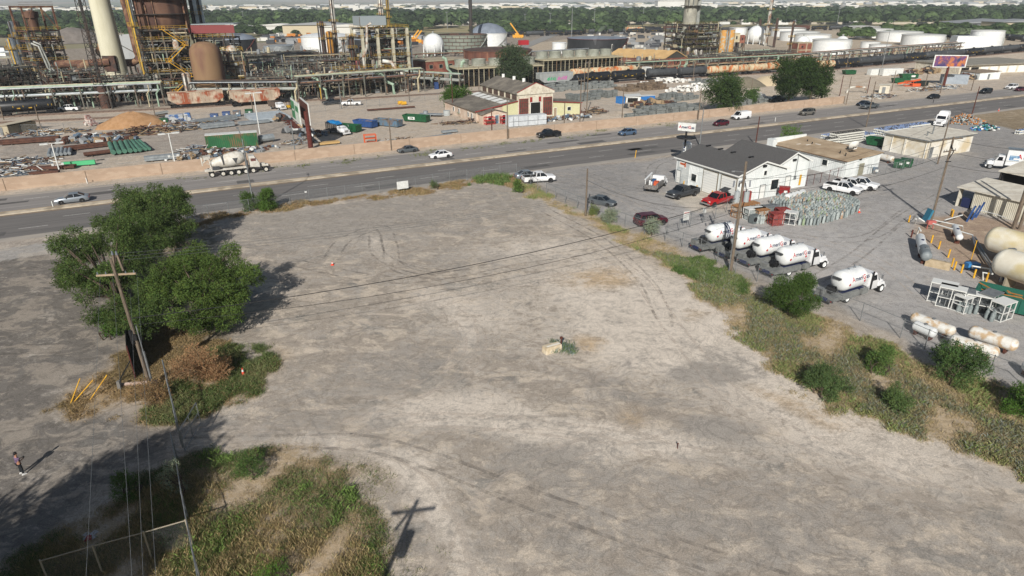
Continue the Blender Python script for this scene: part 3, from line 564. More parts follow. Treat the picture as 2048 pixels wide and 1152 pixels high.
def car(name,label,cat,kind,pm,px=None,hd=0,loc=None,group=None,sc=1.0,bedm=None,extra=None):
    s=SPEC[kind];loc=loc or P(*px);t=T(name,label,cat,loc,R_(hd),group);t.scale=(sc,sc,sc)
    bs=s['body'];b=MB();b.loft([ring(*q)for q in bs])
    if 'bed' in s:
        x0,x1=s['bed']
        for y in(-.94,.94):b.box(((x0+x1)/2,y,.84),(x0-x1,.12,.82))
        b.box((x1+.05,0,.84),(.1,1.78,.8));b.box(((x0+x1)/2,0,.62),(x0-x1-.02,1.78,.3))
    b.build('body',pm,t,smooth=True)
    g=MB();g.loft([crossr(*q)for q in s['cab']]);g.build('windows',glass,t)
    cb=s['cab'];r=MB();roof=[q for q in cb if q[4]-q[3]>.25]
    sec=[]
    for q in roof:sec.append([(q[0],-q[2]-.015,q[4]-.05),(q[0],q[2]+.015,q[4]-.05),(q[0],q[2]*.93,q[4]+.025),(q[0],-q[2]*.93,q[4]+.025)])
    r.loft(sec)
    for sg in(-1,1):
        a0,a1=cb[0],roof[0];r.bar((a0[0],sg*(a0[1]+.0),a0[4]),(a1[0],sg*(a1[2]+.01),a1[4]),.07)
        z0,z1=cb[-1],roof[-1];r.bar((z0[0],sg*(z0[1]+.0),z0[4]),(z1[0],sg*(z1[2]+.01),z1[4]),.12)
        mx=(roof[0][0]+roof[-1][0])/2-.05;wb=roof[0][1];wt=roof[0][2];r.bar((mx,sg*(wb+.012),cb[0][3]),(mx,sg*(wt+.012),roof[0][4]),.07)
        if kind in('suv',):r.bar((roof[-1][0]+.65,sg*(wb+.012),cb[0][3]),(roof[-1][0]+.65,sg*(wt+.012),roof[0][4]),.1)
    if 'box' in s:r.loft([crossr(*q)for q in s['box']])
    r.build('roof',pm,t,smooth=False)
    if 'bed' in s:
        k=MB();x0,x1=s['bed'];k.box(((x0+x1)/2,0,.79),(x0-x1-.1,1.72,.03));[k.box(((x0+x1)/2,y,1.03),(x0-x1-.1,.03,.44))for y in(-.865,.865)];[k.box((x,0,1.03),(.03,1.7,.44))for x in(x0-.03,x1+.12)];k.build('bed_liner',bedm or blk,t)
    d=MB();x,y,z=s['hl']
    h=[MB().box((x,sg*y,z),(.16,.3,.14)).build('headlight',lens,t)for sg in(-1,1)]
    x,y,z=s['tl'];h=[MB().box((x,sg*y,z),(.1,.2,.2)).build('tail_light',redl,t)for sg in(-1,1)]
    fx=bs[1][0];gz=(bs[1][2]+bs[1][3])/2;MB().box((bs[0][0]-.01,0,gz),(.1,.9,.24)).build('grille',blk,t)
    [MB().box((cb[0][0]-.35,sg*(bs[3][1]+.08),cb[0][3]+.08),(.12,.18,.14)).build('mirror',pm if kind!='pickup' else blk,t)for sg in(-1,1)]
    if kind in('pickup','van'):MB().box((bs[0][0],0,bs[0][2]+.08),(.18,1.75,.2)).box(((s['bed'][1]if 'bed' in s else-2.86)-.05,0,.55),(.16,1.8,.2)).build('bumper',chrome if kind=='pickup' else blk,t)
    wx=s['wx'];rr=s['r'];yw=bs[3][1]-.1;wheels(t,[(wx[0],-yw),(wx[0],yw),(wx[1],-yw),(wx[1],yw)],rr,.24)
    for xx in wx:
        for sg in(-1,1):MB().cyl((xx,sg*(bs[3][1]-.2),rr),(xx,sg*(bs[3][1]+.005),rr),rr*1.16,n=18).build('wheel_arch',blk,t)
    if extra:extra(t)
    return t
WB=26.5+180
g1='cars driving on the far carriageway'
car('silver_sedan','silver sedan driving left at the far left of the road','car','sedan',W_SILVER,(146,404),WB,group=g1,sc=1.02)
car('grey_sedan','small dark grey sedan on the road just behind a white sedan','car','sedan',W_GREY,(815,304),WB,group=g1,sc=.93)
car('white_sedan','white sedan on the road between the grey sedan and the black pickup','car','sedan',W_WHITE,(881,315),WB,group=g1)
car('black_pickup','black crew cab pickup on the road in front of the workshop','pickup truck','pickup',W_BLACK,(1097,274),WB,group=g1)
car('blue_hatchback','slate blue hatchback on the road right of the black pickup','car','hatch',W_BLUE,(1254,270),WB,group=g1,sc=1.05)
car('maroon_hatchback','dark red hatchback on the road beside the white van','car','hatch',W_MAROON,(1441,251),WB,group=g1)
car('white_van','white panel van on the road under the round tree','van','van',W_WHITE,(1481,238),WB,group=g1)
car('grey_suv','pewter grey suv driving alone on the road right of the van','car','suv',W_TAN,(1613,230),WB,group=g1)
car('grey_pickup','grey pickup driving on the road right of the suv','pickup truck','pickup',W_GREY,(1738,217),WB,group=g1)
car('dark_sedan','dark blue sedan half hidden behind the grey pickup on the road','car','sedan',W_NAVY,(1726,211),WB,group=g1)
car('black_sedan','black sedan on the road at the end of the median','car','sedan',W_BLACK,(1866,197),WB,group=g1)
car('dark_suv','black suv on the road left of the white suv','car','suv',W_BLACK,(1970,187),WB,group=g1)
car('white_suv','white suv at the right end of the road','car','suv',W_WHITE,(2022,178),WB,group=g1)
car('maroon_sedan','dark red sedan cut by the right edge of the road','car','sedan',W_MAROON,(2040,182),WB,group=g1)
g2='vehicles parked at the gas yard'
car('silver_parked_sedan','silver sedan parked behind the white pickup at the fence corner','car','sedan',W_SILVER,(1055,356),20,group=g2)
def rack(t):MB().box((-1.8,0,1.0),(1.6,1.2,.35)).build('cargo',mat('grey_tarp','6d7072',.8),t)
car('white_parked_pickup','white single cab pickup parked at the fence corner beside the silver sedan','pickup truck','pickup',W_WHITE,(1077,364),15,group=g2)
car('grey_parked_sedan','grey sedan parked along the side fence by the silvery bushes','car','sedan',W_GREY,(1204,409),-36,group=g2,sc=.98)
car('maroon_parked_suv','dark maroon suv parked along the side fence beside the gate','car','suv',W_MAROON,(1301,449),20,group=g2)
car('dark_parked_pickup','dark grey pickup parked left of the red pickup','pickup truck','pickup',W_DGREY,(1365,393),213,group=g2,sc=1.03)
def tail(t):
    MB().box((-1.2,0,2.15),(1.3,1.3,.06),ry=.25).bar((-1,.5,1.2),(-1.2,.5,2.1),.06).bar((-1,-.5,1.2),(-1.2,-.5,2.1),.06).build('rack_panel',W_DGREY,t)
car('red_parked_pickup','red pickup parked in front of the white garage doors','pickup truck','pickup',W_RED,(1436,408),212,group=g2,sc=1.03,extra=tail)
g3='white pickups parked beside the beige building'
car('white_crew_pickup','white crew cab pickup nearest the gas bottles','pickup truck','pickup',W_WHITE,(1684,385),-45,group=g3)
car('white_work_pickup','white pickup on the right of the three by the beige building','pickup truck','pickup',W_WHITE,(1718,376),-43,group=g3)
car('white_middle_pickup','white pickup squeezed in the middle of the three','pickup truck','pickup',W_WHITE,(1700,377),-44,group=g3,sc=.95)
g4='pickups in the storage yard'
car('grey_yard_pickup','dark grey pickup driving past the pipe rack','pickup truck','pickup',W_DGREY,(664,209),215,group=g4)
car('white_yard_pickup','white pickup behind the storage yard fence','pickup truck','pickup',W_WHITE,(703,211),190,group=g4)
car('dark_shaded_pickup','dark pickup parked in the shade of the big trees behind the wall','pickup truck','pickup',W_NAVY,(1553,203),200)
car('white_flatbed_pickup','white pickup truck next to the black railway tank car','pickup truck','pickup',W_WHITE,(140,222),185)
frame_m=mat('truck_frame','35373a',.6,'4a4c4e',sc=3);grey_m=mat('grey_deck','6b6d6c',.5,'7b7d7b',sc=2);tankw=mat('tank_white','dcdedd',.3,'cfd2d2',sc=.8,spec=.5)
navy=mat('navy_letters','20294d',.5);redp=mat('red_letters','b3202c',.5)
def capsule(b,x0,x1,r,z,n=28,e=.62):
    pr=[]
    for i in range(9):
        a=math.pi/2*i/8;pr.append((max(.001,r*math.sin(a)),x0+r*e*(1-math.cos(a))))
    q=[(p,x1-(x-x0))for p,x in reversed(pr)];b.lathe(pr+q,n,(0,0,z),'X')
def cabmesh(t,pm,x=0,hood=1.5,zr=2.75,w=1.12,sleeper=0,name='cab'):
    """conventional truck cab, its back wall at x, hood forward"""
    b=MB();b.loft([ring(x-sleeper,w,.75,zr+.1*(sleeper>0),.1),ring(x,w,.75,zr,.1),ring(x+1.0,w,.7,zr-.05,.1),ring(x+1.45,w,.7,1.75,.08)])
    b.loft([ring(x+1.3,w*.92,.8,1.72,.12),ring(x+1.45+hood*.5,w*.82,.75,1.6,.14),ring(x+1.4+hood,w*.72,.7,1.38,.16)])
    for s in(-1,1):b.loft([ring(x+1.5+hood*.1,.2,.75,1.15,.05),ring(x+1.5+hood*.5,.22,.95,1.3,.05),ring(x+1.45+hood,.16,.6,1.05,.05)])if False else b.box((x+1.45+hood*.5,s*w*.86,1.08),(hood*.85,.34,.36),top=(.7,.8))
    b.build(name,pm,t,smooth=True)
    g=MB();g.add([(x+1.47,-w*.82,1.82),(x+1.47,w*.82,1.82),(x+1.05,w*.78,zr-.2),(x+1.05,-w*.78,zr-.2)],[(0,1,2,3)])
    for s in(-1,1):g.add([(x+.3,s*(w+.005),1.75),(x+1.15,s*(w+.005),1.75),(x+.95,s*(w+.005),zr-.25),(x+.3,s*(w+.005),zr-.25)],[(0,1,2,3)])
    g.build('windows',glass,t)
    MB().box((x+1.42+hood,0,1.02),(.06,1.0,.55)).build('grille',chrome,t);MB().box((x+1.5+hood,0,.6),(.22,2.1,.3)).build('bumper',pm,t)
    for s in(-1,1):MB().box((x+1.4+hood,s*.8,.95),(.1,.26,.22)).build('headlight',lens,t)
    for s in(-1,1):MB().box((x+1.5,s*(w+.28),2.1),(.1,.18,.5)).bar((x+1.35,s*w,2.3),(x+1.5,s*(w+.28),2.3),.04).build('mirror',chrome,t)
def logo(t,x,z,r,size,side,phi=.3,first='A',rest='meri',g='G',last='as',name='lettering'):
    def mp(off):
        def f(u,v,w_):
            a=phi+v/r
            return Vector((x+(u+off)*(1 if side<0 else-1),side*(r+.015)*math.cos(a),z+(r+.015)*math.sin(a)))
        return f
    wA,wm,wG=.66*size,1.98*size,.74*size;tot=wA+wm+wG+1.0*size;c=-tot/2
    for s_,w_,m_ in((first,wA,redp),(rest,wm,navy),(g,wG,redp),(last,1.0*size,navy)):
        text(name,s_,size,m_,t,mp(c+w_/2),bold=.02);c+=w_
def bobtail(label,px,hd,group):
    t=T('tanker_truck',label,'tanker truck',P(*px),R_(hd),group)
    cabmesh(t,W_WHITE,1.35,1.45,2.65,1.05)
    b=MB();b.box((-.6,0,.78),(8.6,.9,.3));b.build('chassis',navy,t)
    b=MB();capsule(b,-3.0,1.15,1.12,2.28);tk=b.build('tank',tankw,t,smooth=True)
    b=MB();[b.cyl((x,0,3.35),(x,0,3.5),.12,n=10)for x in(-1.4,-.4,.5)];b.build('valve',chrome,tk)
    MB().box((-3.75,0,.95),(1.9,2.3,.42)).box((-4.35,.65,1.35),(.7,.9,.5)).box((-1.9,-1.05,.95),(2.9,.36,.6)).box((-1.9,1.05,.95),(2.9,.36,.6)).box((.6,-1.0,.85),(1.0,.34,.6)).build('rear_deck',grey_m,t)
    b=MB();b.cyl((-3.75,-.35,1.55),(-3.75,.35,1.55),.48,n=16,cap=False).cyl((-3.75,-.3,1.55),(-3.75,.3,1.55),.3,n=14);b.build('hose_reel',blk,t)
    b=MB();b.tube([(-3.1,.3,1.2),(-3.3,.3,1.8),(-3.35,-.3,1.9),(-3.2,-.5,1.3)],.06).cyl((-3.2,0,1.6),(-3.45,0,1.6),.14).box((-3.4,.5,1.5),(.3,.3,.5)).box((-3.12,0,2.75),(.2,1.0,.18));b.build('pump_piping',frame_m,t)
    MB().box((-4.75,0,.72),(.12,2.3,.22)).build('bumper',frame_m,t)
    for k in range(6):MB().box((-4.83,-.95+.38*k,.74),(.03,.14,.1)).build('tail_light',redl,t)if k in(0,5)else None
    MB().box((1.18,0,2.0),(.3,1.9,1.5)).build('fairing',W_WHITE,t)
    for s in(-1,1):MB().cyl((1.42,s*1.16,.9),(1.42,s*1.16,2.95),.09,n=10).build('exhaust',chrome if s>0 else blk,t)
    MB().cyl((2.0,-.9,2.65),(2.0,-.9,2.72),.05).cyl((2.0,.9,2.65),(2.0,.9,2.72),.05).build('marker_lights',orange,t)
    wheels(t,[(3.65,-.98),(3.65,.98)],.5,.28,tankw)
    wheels(t,[(-2.1,-.9),(-2.1,.9),(-2.1,-.6),(-2.1,.6)],.5,.27,tankw)
    for s in(-1,1):logo(t,-.55,2.28,1.12,.66,s,.32)
    for s,xx in((-1,-2.35),(1,-2.35),(-1,.1)):
        d=MB();a0=-.05;rr=1.13;c_,z_=(rr*math.cos(a0),2.2)
        d.add([(xx-.17,s*c_*1.003,z_),(xx,s*c_*1.0,z_-.17),(xx+.17,s*c_*1.003,z_),(xx,s*c_*1.0,z_+.17)],[(0,1,2,3)]);d.build('hazard_diamond',redp,t)
    return t
gb='white propane tanker trucks parked in the gas yard'
BH=26
bt=[('leftmost tanker truck, a blue band round its white tank',1447,494),('second tanker truck from the left, behind the utility pole',1499,508),('third tanker truck from the left in the parked row',1543,522),('fourth tanker truck from the left, right end of the row of four',1589,541),('lone tanker truck parked apart beside the green bush',1701,591)]
for i,(l_,x_,y_)in enumerate(bt):
    t=bobtail(l_,(x_,y_),BH+(3 if i==4 else 0),gb)
    if i==0:
        b=MB();[b.lathe([(1.125,x),(1.135,x+.02),(1.135,x+.16),(1.125,x+.18)],28,(0,0,2.28),'X')for x in(-.75,-.4)];b.build('tank_band',navy,t,smooth=True)
# white semi tractor without trailer
def semi(label,px,hd):
    t=T('semi_tractor',label,'truck',P(*px),R_(hd));cabmesh(t,W_WHITE,1.2,1.3,2.9,1.2,sleeper=1.6)
    MB().box((.2,0,3.2),(2.4,2.2,.7),top=(.8,.8)).build('roof_fairing',W_WHITE,t);MB().box((-1.0,0,.8),(6.4,.9,.3)).build('chassis',frame_m,t)
    MB().cyl((-2.6,0,1.0),(-2.6,0,1.12),.5,n=16).build('fifth_wheel',blk,t);[MB().cyl((.1,s*.95,.7),(1.5,s*.95,.7),.32,n=14).build('fuel_tank',chrome,t)for s in(-1,1)]
    wheels(t,[(3.1,-1.02),(3.1,1.02),(-2.0,-.98),(-2.0,.98),(-3.3,-.98),(-3.3,.98)],.5,.3);return t
semi('white sleeper cab truck parked by the pile of white bottles',(1884,250),225)
def boxtruck():
    t=T('box_truck','large white box truck with red and blue lettering entering the gas yard','truck',P(2032,341),R_(148));cabmesh(t,W_WHITE,2.3,1.1,2.7,1.15)
    b=MB();b.box((-1.9,0,2.45),(8.0,2.5,2.9));bx=b.build('cargo_box',tankw,t);MB().box((-1.9,0,3.93),(8.1,2.6,.1)).box((-1.9,1.27,1.0),(8.0,.06,.12)).build('box_trim',chrome,bx)
    MB().box((-1,0,.8),(9,.9,.3)).build('chassis',frame_m,t)
    wheels(t,[(4.2,-1.0),(4.2,1.0),(-3.9,-1.0),(-3.9,1.0)],.5,.3)
    def mp(off):return lambda u,v,w_:Vector((-1.55-(u+off),1.265,2.75+v))
    c=-3.1
    for s_,w_,m_ in(('A',.9,redp),('meri',2.4,navy),('G',.95,redp),('as',1.4,navy)):text('lettering',s_,1.15,m_,t,mp(c+w_/2+.9),bold=.02);c+=w_
    MB().box((.95,1.262,2.45),(1.5,.02,.9)).build('picture_panel',mat('blue_picture','3f6f9a',.5,'9db4c4',sc=2),t);MB().box((.6,1.27,2.3),(.9,.02,.3)).build('picture_bottle',W_WHITE,t);return t
boxtruck()
# cement mixer
def mixer():
    t=T('cement_mixer_truck','white six axle cement mixer truck driving left on the far lane','truck',P(476,347),R_(26.5))
    mw=mat('mixer_white','cfcdc6',.5,'b3aea2',sc=1.2)
    b=MB();b.box((0,0,1.15),(11.2,.9,.32));b.box((-2,-1.1,1.25),(6.4,.3,.12)).box((-2,1.1,1.25),(6.4,.3,.12));b.build('chassis',mw,t)
    dr=MB();q=Matrix.Rotation(R_(-9),4,'Y');pr=[(.45,-3.6),(.75,-3.2),(1.15,-1.2),(1.3,.2),(1.28,1.3),(.95,2.3),(.5,2.6),(.001,2.65)]
    dr.lathe(pr,26,(0,0,0),'X');dr.v=[tuple(q@Vector(v)+Vector((-.9,0,2.75)))for v in dr.v];d=dr.build('drum',mw,t,smooth=True)
    r2=MB();r2.lathe([(1.26,-.1),(1.36,-.1),(1.36,.1),(1.26,.1)],26,(0,0,0),'X');r2.v=[tuple(q@Vector(v)+Vector((-2.3,0,2.95)))for v in r2.v];r2.build('drum_ring',frame_m,d)
    MB().add([(-.6,-1.31,3.25),(.35,-1.31,3.2),(-.1,-1.28,2.2)],[(0,2,1)]).build('emblem',frame_m,d)
    b=MB();b.loft([ring(2.3,1.15,1.2,3.2,.1),ring(3.3,1.15,1.1,3.15,.1),ring(4.0,1.1,1.0,1.9,.1)]);b.box((4.6,0,1.3),(.9,.8,.5));b.build('cab',mw,t)
    MB().box((3.0,-1.16,2.55),(.9,.03,.5)).box((3.0,1.16,2.55),(.9,.03,.5)).build('windows',mat('rusty_logo','8a4438',.6,'4a3a3a',sc=5),t)
    b=MB();b.bar((-4.4,-.8,1.2),(-4.6,-.8,3.5),.14).bar((-4.4,.8,1.2),(-4.6,.8,3.5),.14).box((-4.9,0,3.5),(1.0,1.3,.6),top=(1.2,1.2)).box((-5.8,0,2.9),(.2,.7,1.5)).bar((-4.9,0,3.2),(-5.7,0,2.6),.5,.2).bar((-5.0,-.6,2.6),(-4.0,-.6,2.0),.1);b.build('chute',mw,t)
    MB().box((-3.6,-.9,1.6),(1.2,.5,.7)).box((1.8,-.7,1.9),(.5,.6,1.1)).cyl((1.9,.7,1.4),(1.9,.7,3.6),.1).build('equipment',frame_m,t)
    wheels(t,[(x,y)for x in(-4.5,-2.6,-1.2,.1,1.4,2.7,5.0)for y in(-.98,.98)],.52,.32,mw);return t
mixer()
def stake():
    t=T('stake_truck','white crew cab truck with blue tarped load in the storage yard','truck',P(678,268),R_(-42))
    cabmesh(t,W_WHITE,.9,1.0,2.1,1.0);MB().box((-1.7,0,.8),(4.4,2.1,.2)).build('flatbed',frame_m,t)
    b=MB();[b.box((-1.7,s*1.05,.95+.3*k),(4.3,.05,.16))for s in(-1,1)for k in range(6)];[b.box((-3.8+4.2*j/5,s*1.05,1.8),(.08,.08,1.9))for s in(-1,1)for j in range(6)];b.build('stake_sides',frame_m,t)
    b=MB();b.loft([[(x,-1.0,2.3),(x,1.0,2.3),(x,.8,h),(x,-.8,h)]for x,h in((-3.8,2.6),(-3.2,3.0),(-1.8,2.9),(-.8,3.05),(.3,2.7))]);b.build('tarp',mat('blue_tarp','1f84c4',.5,'1a6ca8',sc=2,bump=.5),t)
    wheels(t,[(2.4,-.9),(2.4,.9),(-2.4,-.9),(-2.4,.9)],.42,.26);return t
stake()
def dump():
    t=T('dump_truck','white cab truck with dark body in front of the hopper wagons','truck',P(556,219),R_(-40));cabmesh(t,W_WHITE,.6,.9,2.2,1.0)
    MB().box((-1.6,0,1.6),(3.6,2.1,1.5),top=(1.05,1.08)).build('dump_body',mat('dark_rust','4a4038',.8,'5e5148',sc=2),t);wheels(t,[(2.0,-.9),(2.0,.9),(-2,-.9),(-2,.9)],.45,.28);return t
dump()
def utility():
    t=T('utility_truck','flatbed service truck with welding gear parked left of the dark pickup','truck',P(1311,378),R_(62));cabmesh(t,W_WHITE,1.1,1.0,2.1,1.0)
    MB().box((-1.2,0,.9),(4.0,2.2,.2)).box((-1.2,-1.0,1.3),(3.6,.35,.6)).box((-1.2,1.0,1.3),(3.6,.35,.6)).box((-3.2,0,1.1),(.12,2.0,.7)).build('service_body',mat('service_grey','7a7876',.6,'5a5450',sc=4),t)
    MB().box((-1.2,-.4,1.35),(1.0,.7,.7)).build('orange_welder',orange,t);MB().box((-.2,.3,1.4),(.6,.6,.8)).build('blue_box',mat('blue_box','2f4f74',.5),t);MB().cyl((-2.2,.2,1.0),(-2.2,.2,1.8),.18).cyl((-1.8,.6,1.0),(-1.8,.6,1.9),.15).build('cylinders',tankw,t)
    MB().bar((-3.2,1.0,2.3),(.6,1.0,2.6),.25,.12).bar((-3.0,1.0,1.4),(-3.0,1.0,2.3),.08).bar((.2,1.0,1.6),(.2,1.0,2.5),.08).build('ladder_rack',tankw,t)
    wheels(t,[(2.5,-.9),(2.5,.9),(-1.9,-.95),(-1.9,.95)],.42,.3);return t
utility()
def forklift():
    t=T('forklift','yellow forklift beside the white dump truck','forklift',P(580,218),R_(-40));y=mat('machine_yellow','c9a02a',.5,'a8862c',sc=3)
    MB().box((0,0,.75),(2.0,1.2,.8),top=(.85,.9)).build('body',y,t);b=MB();[b.bar((x,s*.5,1.1),(x*.8,s*.5,2.2),.08)for x in(-.6,.6)for s in(-1,1)];b.box((0,0,2.22),(1.2,1.15,.06));b.build('overhead_guard',blk,t)
    b=MB();[b.bar((1.1,s*.35,.1),(1.1,s*.35,2.6),.1)for s in(-1,1)];[b.box((1.7,s*.35,.12),(1.2,.12,.05))for s in(-1,1)];b.build('mast',blk,t);wheels(t,[(.7,-.55),(.7,.55),(-.7,-.55),(-.7,.55)],.32,.22)
forklift()
def skin(name,verts,edges,m,parent,sub=1,root=0):
    me=bpy.data.meshes.new(name);me.from_pydata([v[:3]for v in verts],edges,[]);o=bpy.data.objects.new(name,me);C.objects.link(o)
    md=o.modifiers.new('s','SKIN');md.use_smooth_shade=True
    for i,v in enumerate(verts):
        r=v[3];o.data.skin_vertices[0].data[i].radius=r if isinstance(r,tuple)else(r,r);o.data.skin_vertices[0].data[i].use_root=(i==root)
    s=o.modifiers.new('u','SUBSURF');s.levels=sub;s.render_levels=sub
    dg=bpy.context.evaluated_depsgraph_get();m2=bpy.data.meshes.new_from_object(o.evaluated_get(dg));bpy.data.objects.remove(o)
    m2.materials.clear();m2.materials.append(m);o=bpy.data.objects.new(name,m2);C.objects.link(o);o.parent=parent;return o
def person():
    t=T('person','standing person in a purple t-shirt and dark trousers looking down at a handheld controller','person',P(45,948),R_(55))
    sk=mat('skin','a87a62',.6);sh=mat('purple_shirt','735f78',.9,'62506a',sc=8);tr=mat('dark_trousers','1e2226',.9);wh=mat('white_shoes','d8d8d6',.7);hr=mat('dark_hair','120f0e',.6)
    # x forward, y left
    V=[(0,0,.97,(.15,.11)),(0,0,1.15,(.15,.11)),(0,0,1.38,(.17,.11)),(0,0,1.5,.065),(.02,0,1.56,.06),(.04,0,1.66,(.085,.1)),(.05,0,1.76,(.075,.09)),
     (0,.19,1.42,.06),(-.02,.27,1.15,.045),(.25,.12,1.16,.033),(.31,.09,1.18,.03),(0,-.19,1.42,.06),(-.02,-.27,1.15,.045),(.25,-.12,1.16,.033),(.31,-.09,1.18,.03),
     (0,.1,.9,.09),(.02,.12,.5,.06),(-.02,.14,.1,.045),(0,-.1,.9,.09),(.05,-.13,.5,.06),(.02,-.16,.1,.045)]
    E=[(0,1),(1,2),(2,3),(3,4),(4,5),(5,6),(2,7),(7,8),(8,9),(9,10),(2,11),(11,12),(12,13),(13,14),(0,15),(15,16),(16,17),(0,18),(18,19),(19,20)]
    # hands: five bent fingers each
    for s,w in((1,10),(-1,14)):
        for k in range(4):
            i=len(V);y=s*(.075+.02*k)*.9;l=(.035,.04,.037,.03)[k];V+=[(.34,y,1.195-.012*k,.0095),(.34+l,y-s*.012,1.20-.012*k,.0085),(.34+l,y-s*.03,1.215-.012*k,.0075)];E+=[(w,i),(i,i+1),(i+1,i+2)]
        i=len(V);V+=[(.33,s*.065,1.21,.0105),(.345,s*.045,1.225,.009)];E+=[(w,i),(i,i+1)]
    skin('body',V,E,sk,t,1)
    skin('shirt',[(0,0,.93,(.175,.13)),(0,0,1.15,(.175,.135)),(0,0,1.38,(.2,.135)),(0,0,1.47,(.09,.09)),(0,.2,1.42,.085),(-.02,.26,1.22,.068),(0,-.2,1.42,.085),(-.02,-.26,1.22,.068)],[(0,1),(1,2),(2,3),(2,4),(4,5),(2,6),(6,7)],sh,t,1)
    skin('trousers',[(0,0,.98,(.165,.125)),(0,.1,.86,.11),(.02,.12,.5,.085),(-.02,.14,.1,.07),(0,-.1,.86,.11),(.05,-.13,.5,.085),(.02,-.16,.1,.07)],[(0,1),(1,2),(2,3),(0,4),(4,5),(5,6)],tr,t,1)
    for y,x in((.14,0),(-.16,.04)):MB().loft([[(x-.12,y-.04,0),(x-.12,y+.04,0),(x-.1,y+.035,.09),(x-.1,y-.035,.09)],[(x+.02,y-.05,0),(x+.02,y+.05,0),(x,y+.04,.11),(x,y-.04,.11)],[(x+.18,y-.04,0),(x+.18,y+.04,0),(x+.16,y+.03,.05),(x+.16,y-.03,.05)]]).build('shoe',wh,t)
    b=MB();b.lathe([(.001,.13),(.06,.115),(.1,.06),(.108,0),(.1,-.06),(.085,-.08)],16,(.02,0,1.75));b.build('hair',hr,t,smooth=True)
    f=MB();f.box((.135,0,1.68),(.03,.025,.04),top=(.4,.6));f.build('nose',sk,t)
    for s in(-1,1):MB().box((.128,s*.033,1.71),(.012,.022,.01)).build('eye',hr,t)
    MB().box((.128,0,1.635),(.012,.05,.01)).build('mouth',mat('lips','8a5348',.6),t)
    for s in(-1,1):MB().box((.04,s*.098,1.69),(.04,.02,.06)).build('ear',sk,t)
    c=MB();c.box((.39,0,1.215),(.1,.17,.03)).box((.42,0,1.25),(.02,.15,.09));tag(c.build('controller',blk,None),'small black remote controller in the hands of the person','remote control')
    o=bpy.data.objects['controller'];o.matrix_world=Matrix.Translation(P(45,948))@Matrix.Rotation(R_(55),4,'Z')
person()
galv=mat('galvanised_steel','8b8e8f',.5,'74787a',sc=4,metal=.4);wood=mat('pole_wood','766a5c',.9,'5a4f44',sc=3,stretch=(3,3,.4),bump=.4);wood2=mat('crossarm_wood','a3917a',.9,'8c7a64',sc=3)
porc=mat('insulator','6a7078',.3);wirem=mat('wire','54585a',.6);wired=mat('wire_dark','1d1d1d',.6);rust=mat('rust','5b3226',.9,'432720',sc=3);redrust=mat('red_oxide','5e2a22',.85,'4a221c',sc=2)
yelp=mat('bollard_yellow','d9a92a',.6,'c2902a',sc=4);whp=mat('white_steel','d6d8d6',.5,'c2c4c0',sc=3)
def chain_mat(name,col,s,tk):
    m=bpy.data.materials.new(name);m.use_nodes=True;N=m.node_tree.nodes;L=m.node_tree.links;b=N['Principled BSDF'];b.inputs['Base Color'].default_value=(*H(col),1);b.inputs['Roughness'].default_value=.6
    a=N.new('ShaderNodeUVMap');sp=N.new('ShaderNodeSeparateXYZ');L.new(a.outputs[0],sp.inputs[0])
    def mt(op,x,y=None):
        n=N.new('ShaderNodeMath');n.operation=op
        for i,v in enumerate((x,y)):
            if v is None:continue
            if isinstance(v,(int,float)):n.inputs[i].default_value=v
            else:L.new(v,n.inputs[i])
        return n.outputs[0]
    u=mt('FRACT',mt('DIVIDE',mt('ADD',sp.outputs[0],sp.outputs[1]),s));v=mt('FRACT',mt('DIVIDE',mt('SUBTRACT',sp.outputs[0],sp.outputs[1]),s))
    L.new(mt('MAXIMUM',mt('LESS_THAN',u,tk),mt('LESS_THAN',v,tk)),b.inputs['Alpha']);return m
chain=chain_mat('chain_link','8d9192',.09,.055);chain2=chain_mat('chain_link_dense','7d8183',.09,.05)
def meshpanel(name,pts,z0,z1,m,parent):
    V=[];F=[];uv=[];s=0
    for i,p in enumerate(pts):
        if i:s+=(p-pts[i-1]).length
        V+=[(p.x,p.y,z0),(p.x,p.y,z1)];uv.append(s)
        if i:F.append((2*i-2,2*i,2*i+1,2*i-1))
    me=bpy.data.meshes.new(name);me.from_pydata(V,[],F);u=me.uv_layers.new(name='uv')
    for li,lp in enumerate(me.loops):u.data[li].uv=(uv[lp.vertex_index//2],V[lp.vertex_index][2])
    me.materials.append(m);o=bpy.data.objects.new(name,me);C.objects.link(o);o.parent=parent;return o
def fence(label,pts,h=2.0,sp=3.0,m=None,tops=False,posts=galv,r=.035,rail=True,name='chain_link_fence',group=None,barb=False):
    P0=[P(x,y,h if tops else 0)for x,y in pts];P0=[Vector((p.x,p.y,0))for p in P0];org=P0[0].copy();loc=[p-org for p in P0]
    t=T(name,label,'fence',org,0,group);out=[loc[0]]
    for a,b in zip(loc,loc[1:]):
        n=max(1,round((b-a).length/sp));out+=[a+(b-a)*k/n for k in range(1,n+1)]
    me=None
    for p in out:
        if me is None:o=MB().cyl((0,0,0),(0,0,h+.1),r*1.3,n=6).build('post',posts,t);me=o.data
        else:o=bpy.data.objects.new('post',me);C.objects.link(o);o.parent=t
        o.location=p
    if rail:
        b=MB();[b.cyl(a+Vector((0,0,h)),c+Vector((0,0,h)),r*.9,n=5)for a,c in zip(out,out[1:])];b.build('top_rail',posts,t)
    if barb:
        b=MB()
        for k in range(3):[b.cyl(a+Vector((0,0,h+.12+.12*k)),c+Vector((0,0,h+.12+.12*k)),.008,n=3)for a,c in zip(out,out[1:])]
        b.build('barbed_wire',posts,t)
    meshpanel('mesh',out,.05,h,m or chain,t);return t
fence('chain link fence along the road edge of the gravel lot',[(376,440),(500,424),(620,404),(760,386),(900,366),(1000,352),(1033,349)],2.0,3.0)
